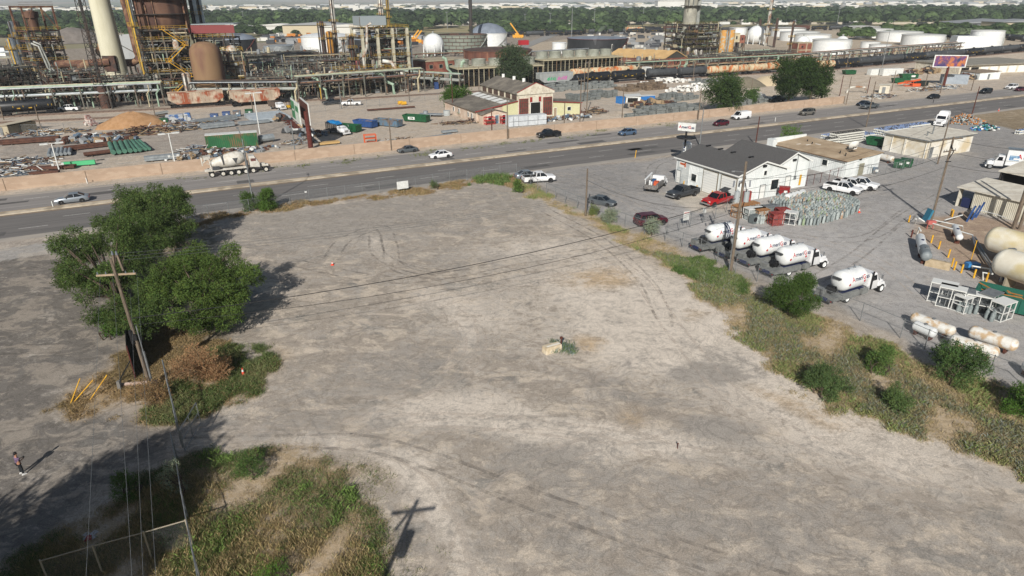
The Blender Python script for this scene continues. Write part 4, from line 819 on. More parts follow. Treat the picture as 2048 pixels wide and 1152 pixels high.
fence('long chain link fence between the weedy bank and the gas yard',[(1036,356),(1075,382),(1130,406),(1180,428),(1250,455),(1330,482),(1400,508),(1470,546),(1560,582),(1640,612),(1720,642),(1800,676),(1900,722),(2060,785)],2.0,3.2,barb=True)
fence('chain link gate fence with signs between the parked pickups and the tanker trucks',[(1334,470),(1380,455),(1430,437),(1452,425),(1475,410)],2.1,3.0,barb=True)
fence('chain link fence round the little yard with green bins',[(1707,352),(1770,350),(1790,346),(1845,328),(1870,330)],2.0,3.0)
fence('low fence with a red post beside the beige building',[(1612,372),(1640,366),(1690,352)],1.8,2.5,posts=redrust)
fence('chain link fence running past the gate toward the bottom edge',[(341,868),(352,925),(362,985),(372,1040),(384,1100),(397,1165)],2.1,2.6,tops=True,m=chain2,posts=galv,r=.04)
fence('chain link fence crossing the dry grass in the bottom corner',[(80,1122),(185,1092),(287,1065),(371,1041)],2.1,4.0,tops=True,m=chain2,posts=mat('tan_rail','9a917f',.6),r=.04)
fence('chain link fence and open gate running back beside the black fence',[(325,722),(333,760),(343,800),(352,845)],2.2,2.2,tops=True,m=chain2,r=.05)
def gate():
    a=P(371,905);b=P(405,858);t=T('pipe_gate','open pipe frame gate leaf standing edge on at the drive','gate',a)
    d=(P(357,838,2.1)-P(371,905,0));
    e=Vector((-.35,3.4,0));f=MB()
    for z in(.15,1.1,2.0):f.cyl((0,0,z),e+Vector((0,0,z)),.035,n=6)
    for k in(0,.5,1):f.cyl(e*k+Vector((0,0,.15)),e*k+Vector((0,0,2.0)),.035,n=6)
    f.build('frame',galv,t);meshpanel('mesh',[Vector((0,0,0)),e],.15,2.0,chain2,t)
gate()
fence('fence around the far side of the pipe storage yard',[(0,268),(130,262),(280,252),(420,243),(560,234),(680,219)],2.0,5,name='storage_fence')
fence('wire fence beside the railway behind the storage yard',[(680,219),(760,212),(850,202),(900,196)],2.0,5,name='storage_fence')
def blackfence():
    pts=[P(x,y)for x,y in[(270,757),(266,700),(258,630),(250,540),(245,462)]];o=pts[0].copy();q=[p-o for p in pts]
    t=T('screen_fence','tall black mesh screened fence seen edge on behind the utility pole','fence',o);bm=mat('black_screen','101213',.9,'1c1f20',sc=3)
    b=MB()
    for a,c in zip(q,q[1:]):
        n=6
        for k in range(n):
            p0=a+(c-a)*k/n;p1=a+(c-a)*(k+1)/n;b.bar(p0+Vector((0,0,1.6)),p1+Vector((0,0,1.6)),.03,3.1)
    b.build('screen',bm,t)
    for a in q:MB().cyl(a+Vector((.06,0,0)),a+Vector((.06,0,3.25)),.05,n=6).build('post',redrust,t)
    MB().bar((-1.1,-.6,0),(-.1,.2,1.7),.08).build('brace',bm,t)
blackfence()
# beige concrete wall beyond the road
def wall():
    t=T('concrete_wall','long low beige concrete wall along the far side of the road','wall',(0,0,0),RA);wm=mat('beige_wall','a89380',.9,'a08b78',sc=.25,stretch=(1,1,2.5),col3='ae9a87',sc3=.6)
    pm=mat('wall_joint','91806f',.9);b=MB();b.box((40,137.2,1.05),(286,.25,2.1));b.build('panels',wm,t)
    b=MB();[b.box((-103+12.2*k,137.05,1.05),(.1,.1,2.1))for k in range(0,24)];b.build('joints',pm,t)
    MB().box((40,137.2,2.13),(286,.32,.07)).build('coping',mat('wall_cap','b5a08c',.9),t)
wall()
def cyl_pole(b,h,r0=.16,r1=.1):b.cyl((0,0,-.1),(0,0,h),r0,r1,n=8)
pc=[0]
def pole(label,base,top,arms=(),r=.15,m=None,group='wooden utility poles',name='utility_pole',cat='utility pole',h=None,extra=None,lean=0):
    p=P(*base);h=h or hz(base[0],base[1],top);t=T(name,label,cat,p,0,group);b=MB();b.cyl((0,0,-.1),(lean,0,h),r,r*.7,n=8);b.build('pole',m or wood,t,smooth=True)
    for(dz,w,a,mm)in arms:
        d=Vector((math.cos(R_(a)),math.sin(R_(a)),0));c=MB();c.bar(d*-w/2+Vector((lean,.12,h-dz)),d*w/2+Vector((lean,.12,h-dz)),.12,.14);x=c.build('crossarm',mm or wood,t)
        c=MB()
        for k in(-.92,-.5,.5,.92):q=d*w/2*k+Vector((lean,.12,h-dz+.06));c.cyl(q,q+Vector((0,0,.22)),.06,.04,n=6)
        c.build('insulators',porc,x)
    if extra:extra(t,h)
    return t,h
def ex_left(t,h):
    MB().bar((-.35,.05,h-1.0),(-.12,.05,h+.35),.14).bar((.35,.05,h-1.0),(.2,.05,h+.35),.14).build('brace',wood,t)
    for x in(-.12,.2):MB().cyl((x,0,h+.35),(x,0,h+.65),.09,.05,n=8).build('insulator',porc,t)
    MB().tube([(.25,-.1,0),(.26,-.12,3),(.24,-.1,6)],.05).cyl((.3,-.12,0),(.3,-.12,3.6),.09).build('conduit',galv,t);MB().cyl((-.3,-.15,4.4),(-.3,-.15,5.6),.16,n=10).box((.0,-.22,5),(.3,.2,.5)).build('cable_splice',blk,t)
poleL,hL=pole('tall utility pole with a pale crossarm standing in front of the left trees',(302,776),518,[(1.35,2.9,8,wood2)],r=.16,extra=ex_left,lean=-.35)
def ex_tr(t,h):
    for x in(-.55,.55):b=MB();b.cyl((x,-.1,h-4.6),(x,-.1,h-3.4),.3,n=12).cyl((x,-.1,h-3.4),(x,-.1,h-3.2),.1).build('transformer',mat('transformer_grey','9aa0a2',.5),t)
    for k in range(4):MB().cyl((-1.0+.6*k,.1,h-2.2),(-1.1+.62*k,-.1,h-2.9),.09,n=6).build('fuse_cutout',porc,t)
    MB().bar((0,0,h-1.2),(-1.3,-.2,h-1.0),.06).box((-1.4,-.2,h-1.05),(.4,.2,.12)).build('street_light',galv,t);MB().cyl((-.28,-.18,0),(-.28,-.18,6.5),.06,n=6).build('conduit',galv,t)
    MB().tube([(.2,-.1,h-2.4),(.5,-.3,h-3.8),(.2,-.2,h-5.4),(.5,-.3,h-6.4)],.05).build('cable',blk,t)
poleY,hY=pole('weathered utility pole with grey transformers between the tanker trucks and the garage',(1461,543),323,[(2.2,2.6,60,None)],r=.2,extra=ex_tr)
def ex_r(t,h):MB().tube([(0,-.2,h-3),(.3,-.3,h-2),(-.3,-.3,h-1)],.07).box((0,-.2,h-3.4),(.8,.1,.1)).build('cable_rack',blk,t);MB().cyl((-.3,-.15,0),(-.3,-.15,h*.75),.05,n=6).build('conduit',galv,t)
poleR,hR=pole('utility pole with two dark crossarms in the right part of the gas yard',(1862,442),312,[(.3,3.2,10,None),(2.0,2.6,25,None)],r=.19,h=12.2,extra=ex_r)
poleD,hD=pole('thick twin utility pole at the right edge beside the cream tanks',(2026,458),300,[],r=.26,h=13,extra=lambda t,h:MB().cyl((.7,-.2,0),(1.0,-.1,11.5),.2,.16,n=8).build('stub_pole',wood,t))
pole('short utility pole at the fence beside the maroon car',(1171,432),337,[],r=.15)
def offpole():
    q=P(835,1000)-Vector((math.cos(R_(SAZ)),math.sin(R_(SAZ)),0))*(12.4/math.tan(R_(31)))
    t=T('utility_pole','utility pole below the frame whose shadow falls on the gravel','utility pole',q);MB().cyl((0,0,0),(0,0,12.4),.17,.13).build('pole',wood,t)
    MB().bar((-1.3,.1,11.6),(1.4,.1,11.9),.16).build('crossarm',wood,t);MB().bar((-.6,0,10.8),(-.1,0,12.0),.14).cyl((.4,0,9.6),(.4,0,10.7),.3).build('transformer',galv,t);return q
qO=offpole()
more=[((1015,278),200,'pale utility pole behind the beige wall by the wrapped white stack'),((984,278),221,'short pole with a dark stub left of the pale one at the wall'),((783,301),235,'utility pole at the wall in front of the blue roll-off bins'),((590,302),243,'grey pole left of the rusty billboard column'),((906,228),152,'dark brown pole beside the bright bush'),((958,184),135,'thin pole in front of the cooling tower'),((1128,264),206,'thin pole in front of the yellow annex'),((1159,260),157,'tall slim pole right of the workshop annex'),((1173,228),122,'tall pole, left of two close together by the black tank cars'),((1168,187),127,'orange tinted pole behind the two close poles'),((1243,252),168,'pole with a small crossarm at the blue containers'),((1396,240),176,'pale pole left of the round green tree'),((1386,160),119,'pole in front of the grey black tank cars'),((1474,158),128,'pole at the cream tank cars'),((1502,185),158,'short pole beside the gravel pile'),((1399,292),218,'metal pole at the front of the gas yard with a number board'),((1511,290),233,'pole at the road behind the dark garage roof'),((1732,254),163,'leaning pale pole at the road beside the stacked cylinders'),((1944,228),173,'dark leaning pole at the road by the white bottle pile'),((1679,192),151,'short dark pole at the beige wall gate'),((1692,209),153,'pale pole at the end of the beige wall'),((1734,187),154,'dark post pole right of the beige wall end'),((1651,157),102,'tall dark pole beside the big tree pair'),((1690,148),99,'brown pole at the black tank train'),((1764,135),62,'grey pole at the white trailers'),((1783,182),141,'thin pole by the orange lift'),((1849,176),133,'pole left of the rusty billboard post'),((1880,187),146,'pole right of the rusty billboard post'),((1942,182),139,'pole by the white tanks behind the white suv'),((83,259),212,'short leaning pole beside the left shed'),((8,240),203,'pole at the left edge behind the black tank car'),((314,248),196,'pole beside the sand pile'),((507,228),187,'brown pole in front of the rusty hopper wagon'),((683,217),168,'grey pole between the dark and the white yard pickups'),((702,212),150,'tall pole in front of the white yard pickup'),((819,204),154,'thin pole beside the yellow drums'),((1875,328),240,'leaning utility pole beside the white block building')]
for b_,tp,lb in more:pole(lb,b_,tp,[(.5,1.6,20,None)]if 'crossarm' in lb or 'tall' in lb else[],r=.15,m=galv if 'metal' in lb or 'grey pole' in lb else(rust if 'dark' in lb else wood))
def wire(label,a,b,sag,r=.018,m=None,n=14):
    a,b=Vector(a),Vector(b);q=[a+(b-a)*(i/n)-Vector((0,0,4*sag*(i/n)*(1-i/n)))for i in range(n+1)];mb=MB();mb.tube([p-a for p in q],r,4);o=mb.build('power_line',m or wirem,loc=a);tag(o,label,'wire','overhead wires');return o
L0=Vector(poleL.location);Y0=Vector(poleY.location)
wire('upper communication cable from the left pole across the gravel lot',L0+Vector((-.2,0,6.6)),Y0+Vector((0,0,9.2)),1.5,.035,wired)
wire('lower communication cable from the left pole across the gravel lot',L0+Vector((-.2,0,6.0)),Y0+Vector((0,0,7.6)),1.9,.022,wired)
far=P(1900,440,0)
for k,(x0,y0)in enumerate([(240,517),(247,527),(238,540)]):
    a=L0+Vector((-.35+.15*k,.1*k,hL+.4-.3*k));wire(('highest','middle','lowest')[k]+' of the thin conductors leaving the top of the left pole to the right',a,Y0+Vector((-.6+.6*k,0,hY-.2)),1.2,.01,wirem)
for k,(xb,lb)in enumerate([(168,'leftmost wire running from the left pole to the bottom edge'),(262,'second wire from the left running down to the bottom edge'),(284,'third wire from the left running down to the bottom edge'),(310,'rightmost wire running from the left pole to the bottom edge')]):
    a=L0+Vector((-1.6+.95*k,.2,hL-1.2 if k!=2 else hL-3));e=P(xb,1160,10.6);wire(lb,a,a+(e-a)*1.5,.25,.008,galv)
R0=Vector(poleR.location)
for k in range(3):wire(('highest','middle','lowest')[k]+' cable between the two transformer poles of the gas yard',Y0+Vector((0,0,hY-2-1.6*k)),R0+Vector((0,0,11.6-1.8*k)),1.2,.022,wired)
for k in range(3):wire(('first','second','third')[k]+' cable leaving the right gas yard pole to the right edge',R0+Vector((0,0,11.9-1.8*k)),Vector(poleD.location)+Vector((4,-3,12-1.5*k)),.8,.02,wired)
wire('service wire from the short pole to the transformer pole',P(1171,432)+Vector((0,0,5.5)),Y0+Vector((0,0,8)),1.5,.02,wired)
for k in range(2):wire(('upper','lower')[k]+' line from the transformer pole to the leaning pole by the white block',Y0+Vector((0,0,11-k)),P(1875,328)+Vector((0,0,9-k)),1.5,.018,wired)
# street lamp and white site lights
def lamp():
    p=P(509,420);t=T('street_lamp','tall grey curved arm street lamp between the lot and the road','street lamp',p);h=hz(509,420,262)
    MB().tube([(0,0,0),(0,0,h*.7),(-.05,.1,h*.88),(-.5,.8,h*.97),(-1.3,2.2,h)],[.13,.09,.075,.06,.05],8).build('pole',galv,t,smooth=True);MB().box((-1.45,2.5,h),(.3,.7,.14),rz=.5).build('lamp_head',galv,t)
lamp()
def site(label,b_,tp,single=False):
    p=P(*b_);h=hz(b_[0],b_[1],tp);t=T('site_light',label,'light pole',p,R_(35),'white double headed site lights');MB().cyl((0,0,0),(0,0,h),.13,.1).build('pole',whp,t)
    d=Vector((1,0,0));MB().bar((-1.0,0,h),(1.0,0,h),.12).build('arm',whp,t)
    for s in(-1,1):MB().box((s*1.25,0,h+.02),(1.3,.8,.22)).build('lamp_head',whp,t)
    if not single:MB().bar((-.8,0,h*.22),(.8,0,h*.22),.1).box((.8,0,h*.25),(.4,.4,.4)).box((-.8,0,h*.25),(.4,.4,.4)).build('lower_bracket',whp,t)
site('white two headed light pole at the far left of the pipe yard',(119,342),287);site('white two headed light pole in the middle of the pipe yard',(350,326),267);site('tallest white light pole, behind the green container',(520,268),186,True)
# small things near the camera
def tube_post(label,a,b):q=P(*a);o=MB().cyl((0,0,0),P(b[0],b[1],1.35)-q,.045,n=8).build('yellow_guard_pole',yelp,loc=q);tag(o,label,'pole','leaning yellow poles')
tube_post('steepest of the three leaning yellow poles in the dry grass',(141,808),(160,757));tube_post('middle leaning yellow pole in the dry grass',(146,806),(186,760));tube_post('rightmost leaning yellow pole, standing apart in the dry grass',(180,800),(214,750))
conem=mat('cone_orange','d8452a',.6)
def cone(label,px,h=.72,m2=None):
    t=T('traffic_cone',label,'traffic cone',P(*px));MB().box((0,0,.02),(.38,.38,.04)).build('base',conem,t);MB().lathe([(.001,h),(.03,h),(.15,.04)],14).build('cone',conem,t,smooth=True);MB().lathe([(.062,h*.78),(.098,h*.5)],14).build('reflective_band',whp,t);return t
cone('orange traffic cone with white bands in the green weeds',(487,750));cone('small orange cone stub lying in the middle of the gravel lot',(665,530),.45);cone('orange cone in the dirt strip by the road at the right',(1997,222),.8);cone('small cone at the end of the gas bottle rows',(1718,425),.6)
def block():
    p=P(1104,702);t=T('concrete_block','white concrete block with a worn top in the middle of the lot','block',p,R_(28));MB().box((0,0,.32),(1.75,.75,.64),top=(.96,.9)).build('block',mat('white_concrete','cfc3ac',.9,'b8a88c',sc=2,bump=.5),t);MB().box((.1,-.05,.645),(1.4,.2,.03)).build('worn_stripe',mat('plaster_white','d8d4ca',.9),t)
    q=P(1121,698);t=T('rusty_post','rusty steel post standing beside the white concrete block','post',q);MB().cyl((0,0,0),(.05,0,1.15),.06).build('shaft',rust,t);MB().lathe([(.001,1.3),(.14,1.28),(.16,1.18),(.12,1.08),(.001,1.06)],12,(.05,0,0)).build('cap',rust,t)
    o=MB().cyl((0,0,0),(0,.03,.45),.03).box((0,.02,.42),(.1,.03,.12)).build('marker_stake',rust,loc=P(1355,897));tag(o,'tiny rusty stake alone on the bare gravel','stake')
    p=P(275,773);o=MB().cyl((-1.6,0,.16),(1.5,.5,.18),.17,n=9).build('bleached_log',mat('pink_concrete','b09c90',.9,'8f7c70',sc=3),loc=p);tag(o,'bleached log lying at the foot of the utility pole','log')
    o=MB().box((0,0,.4),(.3,.3,.8),top=(.8,.8)).build('grey_stub',mat('stub_grey','6c6a66',.9),loc=P(241,778));tag(o,'short grey stub post left of the bleached log','post')
block()
def pad():
    p=P(180,1072);t=T('landing_marker','crumpled red and white cross shaped marker in the shaded corner','marker',p,.3);MB().box((0,0,.03),(.9,.34,.02),rz=.8).box((0,0,.035),(.9,.3,.02),rz=-.7).build('white_cross',mat('soft_white','b9b4b4',.8),t);MB().add([(-.25,-.5,.05),(.25,-.45,.1),(.1,0,.07),(-.15,.05,.06)],[(0,1,2,3)]).build('red_cloth',mat('faded_red','a2404a',.8),t)
pad()
def sign(label,px,w,h,z,m,rz=0,name='sign_board'):
    p=P(*px);t=T(name,label,'sign',p,R_(rz));MB().box((0,-.06,z+h/2),(w,.04,h)).build('board',m,t);[MB().cyl((s*w*.35,0,0),(s*w*.35,0,z+h),.03,n=5).build('post',galv,t)for s in(-1,1)];return t
sign('plain white board hung on the road fence',(806,383),2.0,1.3,.5,whp,26.5);sign('tiny white plate on the road fence',(613,397),.35,.25,1.0,whp,26.5)
s_=sign('white notice board with faint red print on the gas yard gate fence',(1370,452),1.0,1.3,.9,whp,20)
MB().box((0,-.09,2.0),(.8,.01,.18)).build('red_print',mat('faint_red','c98f8c',.8),s_)
sign('small white notice on the gas yard gate fence',(1406,441),.6,.8,1.2,whp,20)
tag(MB().cyl((0,0,0),(.15,0,1.6),.08).build('yellow_marker_post',yelp,loc=P(1270,316)),'yellow marker post at the gas yard entrance','post')
for i,(px,lb)in enumerate([((107,415),'white marker on the median beside the silver sedan'),((1550,243),'white marker on the median beyond the white van'),((175,367),'white marker at the foot of the beige wall'),((1866,206),'dark stub at the end of the median')]):
    tag(MB().box((0,0,.5),(.12,.12,1.1)).build('median_marker',whp if i<3 else blk,loc=P(*px)),lb,'marker post','median markers')
# trees below the frame that throw the long shade across the bottom-left corner
for k,(x,y,h,r,nm)in enumerate([(-31,8,19,5,'tallest'),(-35.5,8,14.5,5,'broad'),(-40.5,8,12,5,'round'),(-30.5,5,15,4.5,'slim'),(-28,9,17,3.5,'narrow'),(-37,4,14,5,'lowest')]):
    tree('elm_tree',nm+' elm of the group below the frame shading the drive','tree',(x,y,0),r,h,9500,.42,'4a5c2e',nl=40,base=.28,seed=60+k,trunk=.35,group='trees below the frame',droop=.3)
# billboards
def billboard(label,base,ctop,near,far_,z,hgt,gap,faces,name='billboard',colr=.55):
    p=P(*base);t=T(name,label,'billboard',p);h=hz(base[0],base[1],ctop);MB().cyl((0,0,0),(0,0,h+1.0),colr,colr,n=14).build('column',redrust,t)
    n=P(*near,z)-p;f=P(*far_,z)-p;n.z=f.z=z;d=(f-n).normalized();q=Vector((-d.y,d.x,0));
    return t,n,f,d,q
def bb1():
    zc=7.6;t,n,f,d,q=billboard('double sided billboard with a green and white poster on a rusty column',(622,298),232,(611,238),(590,208),zc,4.3,1,1)
    d=Vector((-.44,.9,0));n=Vector((-.9,-1.5,zc));f=n+d*11
    gr=mat('poster_green','2f6b46',.6,'3b7a52',sc=1);wt=mat('poster_white','c9cfc8',.6,'a9b7a8',sc=2)
    def quadp(a,b,z0,z1,off,m,nm,par):MB().bar(a+Vector((0,0,(z0+z1)/2-zc))+q_*off,b+Vector((0,0,(z0+z1)/2-zc))+q_*off,.12,z1-z0).build(nm,m,par)
    q_=Vector((-d.y,d.x,0))
    quadp(n,f,zc-2.3,zc+2.3,0,whp,'frame',t);quadp(n+d*6.3,f-d*.4,zc-1.9,zc+1.9,.07,gr,'poster',t);quadp(n+d*.5,n+d*6.0,zc-1.9,zc+1.9,.07,wt,'poster',t)
    quadp(n+d*1,n+d*5,zc+.2,zc+1.4,.1,gr,'poster_block',t);quadp(n+d*7.5,n+d*9,zc-.2,zc+.2,.1,whp,'poster_text',t)
    d2=Vector((-.42,.91,0));n2=Vector((1.0,-1.3,zc));MB().bar(n2,n2+d2*11,.2,4.6).build('back_face',whp,t)
    MB().bar(n2-Vector((.25,.1,0)),n2+d2*11-Vector((.25,.1,0)),.15,4.2).build('back_bracing',rust,t)
    MB().bar(n+q_*1.0+Vector((0,0,-2.7)),f+q_*1.0+Vector((0,0,-2.7)),1.4,.12).build('catwalk',redrust,t)
    for k in range(4):a=n+d*(1+3*k)+Vector((0,0,-2.5));MB().bar(a,a+q_*2.2,.1).box(a+q_*2.2,(.4,.4,.25)).build('floodlight',rust,t)
bb1()
def bb2():
    p=P(1887,172);t=T('billboard','colourful purple and orange poster billboard far right beyond the road','billboard',p,R_(-10));MB().cyl((0,0,0),(0,0,7),.45).build('column',redrust,t)
    MB().box((0,-.2,8.6),(11,.3,4.2)).build('frame',whp,t);MB().box((0,-.4,8.6),(10.2,.06,3.6)).build('poster',mat('poster_colour','5c3a66',.5,'b06a3a',sc=.5,mix=(.45,.55),col3='26325e',sc3=.35),t)
bb2()
def gsign():
    p=P(1366,330);t=T('pole_sign','tall black pole sign with a white lettered board at the gas yard entrance','sign',p,R_(-32));h=hz(1366,330,262)
    MB().cyl((0,0,0),(0,0,h*.55),.28).build('lower_post',whp,t);b=MB();[b.box((0,-.3,1+.5*k),(.3,.03,.28))for k in range(6)];b.build('price_letters',navy,t)
    MB().cyl((0,0,h*.55),(0,0,h),.2).build('post',blk,t);MB().lathe([(.001,h*.8),(1.9,h*.8),(1.9,h*.83),(.001,h*.83)],8).build('plate',blk,t)
    MB().box((0,0,h+.75),(3.4,.3,1.5)).build('board',whp,t);c=-1.45
    for s_,w_,m_ in(('A',.5,redp),('meri',1.35,navy),('G',.5,redp),('as',.75,navy)):text('lettering',s_,.72,m_,t,(lambda off:lambda u,v,w0:Vector((u+off,-.17,h+.72+v)))(c+w_/2-.05),bold=.03);c+=w_
    p=P(1371,318);o=MB().cyl((0,0,0),(0,0,3.1),.95,n=20).lathe([(.95,3.1),(.7,3.45),(.001,3.6)],20).build('white_standing_tank',tankw,loc=p,smooth=True);tag(o,'white upright tank standing behind the garage at the black pole sign','tank')
gsign()
siding=mat('white_siding','dfe2e1',.6,'c4cac9',sc=.9,stretch=(1,1,.3),mix=(.35,.7));shingle=mat('dark_shingle','5a5958',.9,'4b4a4a',sc=6,bump=.3);win=mat('window_glass','22282a',.15)
sandroof=mat('tan_roof','a8947a',.9,'97836a',sc=.7,col3='b5a288',sc3=.25);whiteroof=mat('white_roof','cfcabd',.8,'bdb6a8',sc=.8);cream=mat('cream_siding','ccc8ba',.6,'bfb9a8',sc=1)
trim=mat('white_trim','dadbd7',.5);brick=mat('brick','7c4a3c',.9,'6a3d32',sc=1.5,col3='8a5a48',sc3=.5);darkin=mat('dark_interior','14130f',.9)
def RB(name,label,cat,a,o,group=None,rz=0):return T(name,label,cat,RT(a,o),RA+R_(rz),group)
def ribs(b,x0,x1,y,z0,z1,n,axis='x',d=.04):
    for i in range(n+1):
        q=x0+(x1-x0)*i/n
        b.box((q,y,(z0+z1)/2)if axis=='x' else(y,q,(z0+z1)/2),(.07,d,z1-z0)if axis=='x' else(d,.07,z1-z0))
def gable_roof(b,w,y0,y1,ze,zr,ov=.35,th=.12,x0=0):
    s=(zr-ze)/(w/2);zo=ze-ov*s
    for A,B in(((x0-ov,zo),(x0+w/2,zr)),((x0+w/2,zr),(x0+w+ov,zo))):
        b.side([A,B,(B[0],B[1]+th),(A[0],A[1]+th)],y0-ov,y1+ov)
def gbody(b,w,y0,y1,ze,zr,x0=0):b.side([(x0,0),(x0+w,0),(x0+w,ze),(x0+w/2,zr),(x0,ze)],y0,y1)
def opening(t,c,d,m,name='window',fr=None,ax='y'):
    o=MB().box(c,d).build(name,m,t)
    if fr:
        q=MB()
        if ax=='y':w,h=d[0],d[2];[q.box((c[0]+s*(w/2+.04),c[1],c[2]),(.1,d[1]+.06,h+.16))for s in(-1,1)];[q.box((c[0],c[1],c[2]+s*(h/2+.05)),(w,d[1]+.06,.1))for s in(-1,1)]
        else:w,h=d[1],d[2];[q.box((c[0],c[1]+s*(w/2+.04),c[2]),(d[0]+.06,.1,h+.16))for s in(-1,1)];[q.box((c[0],c[1],c[2]+s*(h/2+.05)),(d[0]+.06,w,.1))for s in(-1,1)]
        q.build('frame',fr,o)
    return o
def garage():
    t=RB('metal_garage','white metal garage with dark gable roof and two white roll-up doors','building',76.5,73.2);w,d=10.5,14.8
    b=MB();gbody(b,w,0,d,4.4,6.0);b.build('walls',siding,t)
    b=MB();ribs(b,.3,w-.3,-.02,0,4.3,26);ribs(b,.3,d-.3,-.02,0,4.3,40,'y');b.build('wall_ribs',siding,t)
    r=MB();gable_roof(r,w,0,d,4.45,6.05);rf=r.build('roof',shingle,t);f=MB();f.bar((-.4,-.42,4.33),(w/2,-.42,6.1),.06,.22).bar((w+.4,-.42,4.33),(w/2,-.42,6.1),.06,.22).box((-.42,d/2,4.33),(.1,d+.7,.2));f.build('fascia',trim,rf)
    [MB().box((w/2,y,6.22),(.9,.35,.18)).build('ridge_vent',blk,rf)for y in(3,7,10,13)]
    for y in(1.9,6.1):
        o=opening(t,(-.04,y,1.9),(.1,3.3,3.7),trim,'roll_up_door',mat('door_frame_dark','6b6250',.7),'x');q=MB();[q.box((-.1,y,.3+.42*k),(.02,3.2,.03))for k in range(8)];q.build('panel_line',mat('panel_grey','b4b8ba',.6),o)
    opening(t,(-.04,10.0,1.8),(.08,1.2,1.2),win,'window',trim,'x');opening(t,(-.04,13.9,1.15),(.1,1.0,2.1),trim,'door',galv,'x')
    MB().box((-.05,12.9,2.1),(.04,3.0,4.1)).build('stained_panel',mat('stained_metal','a2aaae',.6,'c2c6c4',sc=.7),t)
    s=MB().box((-.09,13.1,3.4),(.06,1.7,1.0)).build('faded_sign',trim,t);MB().box((-.13,13.1,3.55),(.03,1.2,.35)).box((-.13,12.4,3.5),(.03,.35,.8)).build('orange_mark',mat('faded_orange','b0542e',.7),s)
    opening(t,(8.1,-.04,2.0),(1.6,.08,1.6),win,'window',trim);opening(t,(5.5,-.04,1.1),(1.1,.1,2.2),trim,'door',galv);opening(t,(5.6,-.04,4.2),(.6,.08,.7),win,'window',trim)
    MB().box((5.2,-.15,5.4),(.7,.25,.3)).build('wall_lamp',blk,t);MB().box((1.0,-.04,4.0),(.9,.05,.1)).build('soffit_strip',galv,t)
    [MB().cyl((-.8,y,0),(-.8,y,1.0),.09).build('bollard',yelp,t)for y in(.2,4.0,4.5,8.2,11.5)]
garage()
def g2():
    t=RB('metal_garage','second white gable building behind the garage with the same dark roof','building',87.3,75.2);w,d=7.2,12
    b=MB();gbody(b,w,0,d,4.5,6.1);b.build('walls',siding,t);r=MB();gable_roof(r,w,0,d,4.55,6.15);rf=r.build('roof',shingle,t)
    f=MB();f.bar((-.4,-.42,4.4),(w/2,-.42,6.2),.06,.22).bar((w+.4,-.42,4.4),(w/2,-.42,6.2),.06,.22);f.build('fascia',trim,rf);b=MB();ribs(b,.3,w-.3,-.02,0,4.4,20);b.build('wall_ribs',siding,t)
    opening(t,(2.6,-.04,1.15),(1.1,.1,2.3),trim,'door',galv);MB().box((3.4,-.15,5.0),(.7,.25,.3)).build('wall_lamp',blk,t);MB().cyl((4.2,-.1,1.8),(4.2,-.1,6.6),.05).box((4.2,-.12,1.9),(.4,.2,.6)).build('meter_mast',galv,t);MB().box((5.6,-.12,1.3),(.35,.1,1.8)).build('yellow_ladder',yelp,t)
g2()
def g3():
    t=RB('warehouse','long low building with a flat tan roof and white ribbed walls','building',105.2,75.8);w,d=9.0,17
    b=MB();b.side([(0,0),(w,0),(w,3.6),(0,3.0)],0,d);b.build('walls',siding,t);b=MB();ribs(b,.3,d-.3,-.02,0,2.95,36,'y');b.build('wall_ribs',siding,t)
    r=MB();r.side([(-.3,3.0),(w+.3,3.64),(w+.3,3.78),(-.3,3.14)],-.3,d+.1);rf=r.build('roof',sandroof,t);MB().box((w/2,d+.25,3.7),(w+.6,.25,1.0)).box((-.7,d-.2,3.4),(1.1,1.6,1.6)).build('parapet',siding,t)
    MB().box((-.45,8.5,3.02),(.08,17.4,.14)).build('eave_trim',mat('brown_trim','6e5a48',.8),rf)
    opening(t,(4.2,-.04,1.1),(1.3,.08,2.2),mat('grey_door','8a8672',.7),'door');MB().box((3.4,-.12,3.1),(.5,.2,.25)).build('wall_lamp',blk,t)
    for y in(4.5,11):opening(t,(-.04,y,1.9),(.08,1.1,1.0),win,'window',trim,'x')
    ds=T('satellite_dish','white satellite dish on the tan roof','satellite dish',RT(111.2,79.5,3.5),R_(190));MB().lathe([(.001,-.3),(.5,-.22),(.9,0),(.93,.02),(.5,-.2),(.001,-.26)],22).build('dish',trim,ds,smooth=True);ds.children[0].rotation_euler=(R_(62),0,0);ds.children[0].location=(0,0,1.2);MB().cyl((0,0,0),(0,.1,1.0),.06).box((0,0,.05),(1.8,1.0,.08)).build('mount',blk,ds)
    ac=T('rooftop_unit','white rooftop air unit beside the satellite dish','air unit',RT(112.6,80.6,3.55),RA);MB().box((0,0,.55),(1.0,1.0,1.1)).build('casing',trim,ac);MB().box((0,-.51,.6),(.7,.02,.6)).build('vent',blk,ac)
    for k,(x,y)in enumerate([(3,4),(2.2,2.2),(5,12),(6,14)]):MB().cyl((x,y,3.2),(x,y,3.9),.1).build('roof_pipe',blk,rf)
    MB().box((4,12,3.45),(1.4,.15,.05)).box((5.5,11,3.55),(.2,1.2,.05)).box((3,13.5,3.4),(1.2,.1,.05)).build('paint_mark',trim,rf)
g3()
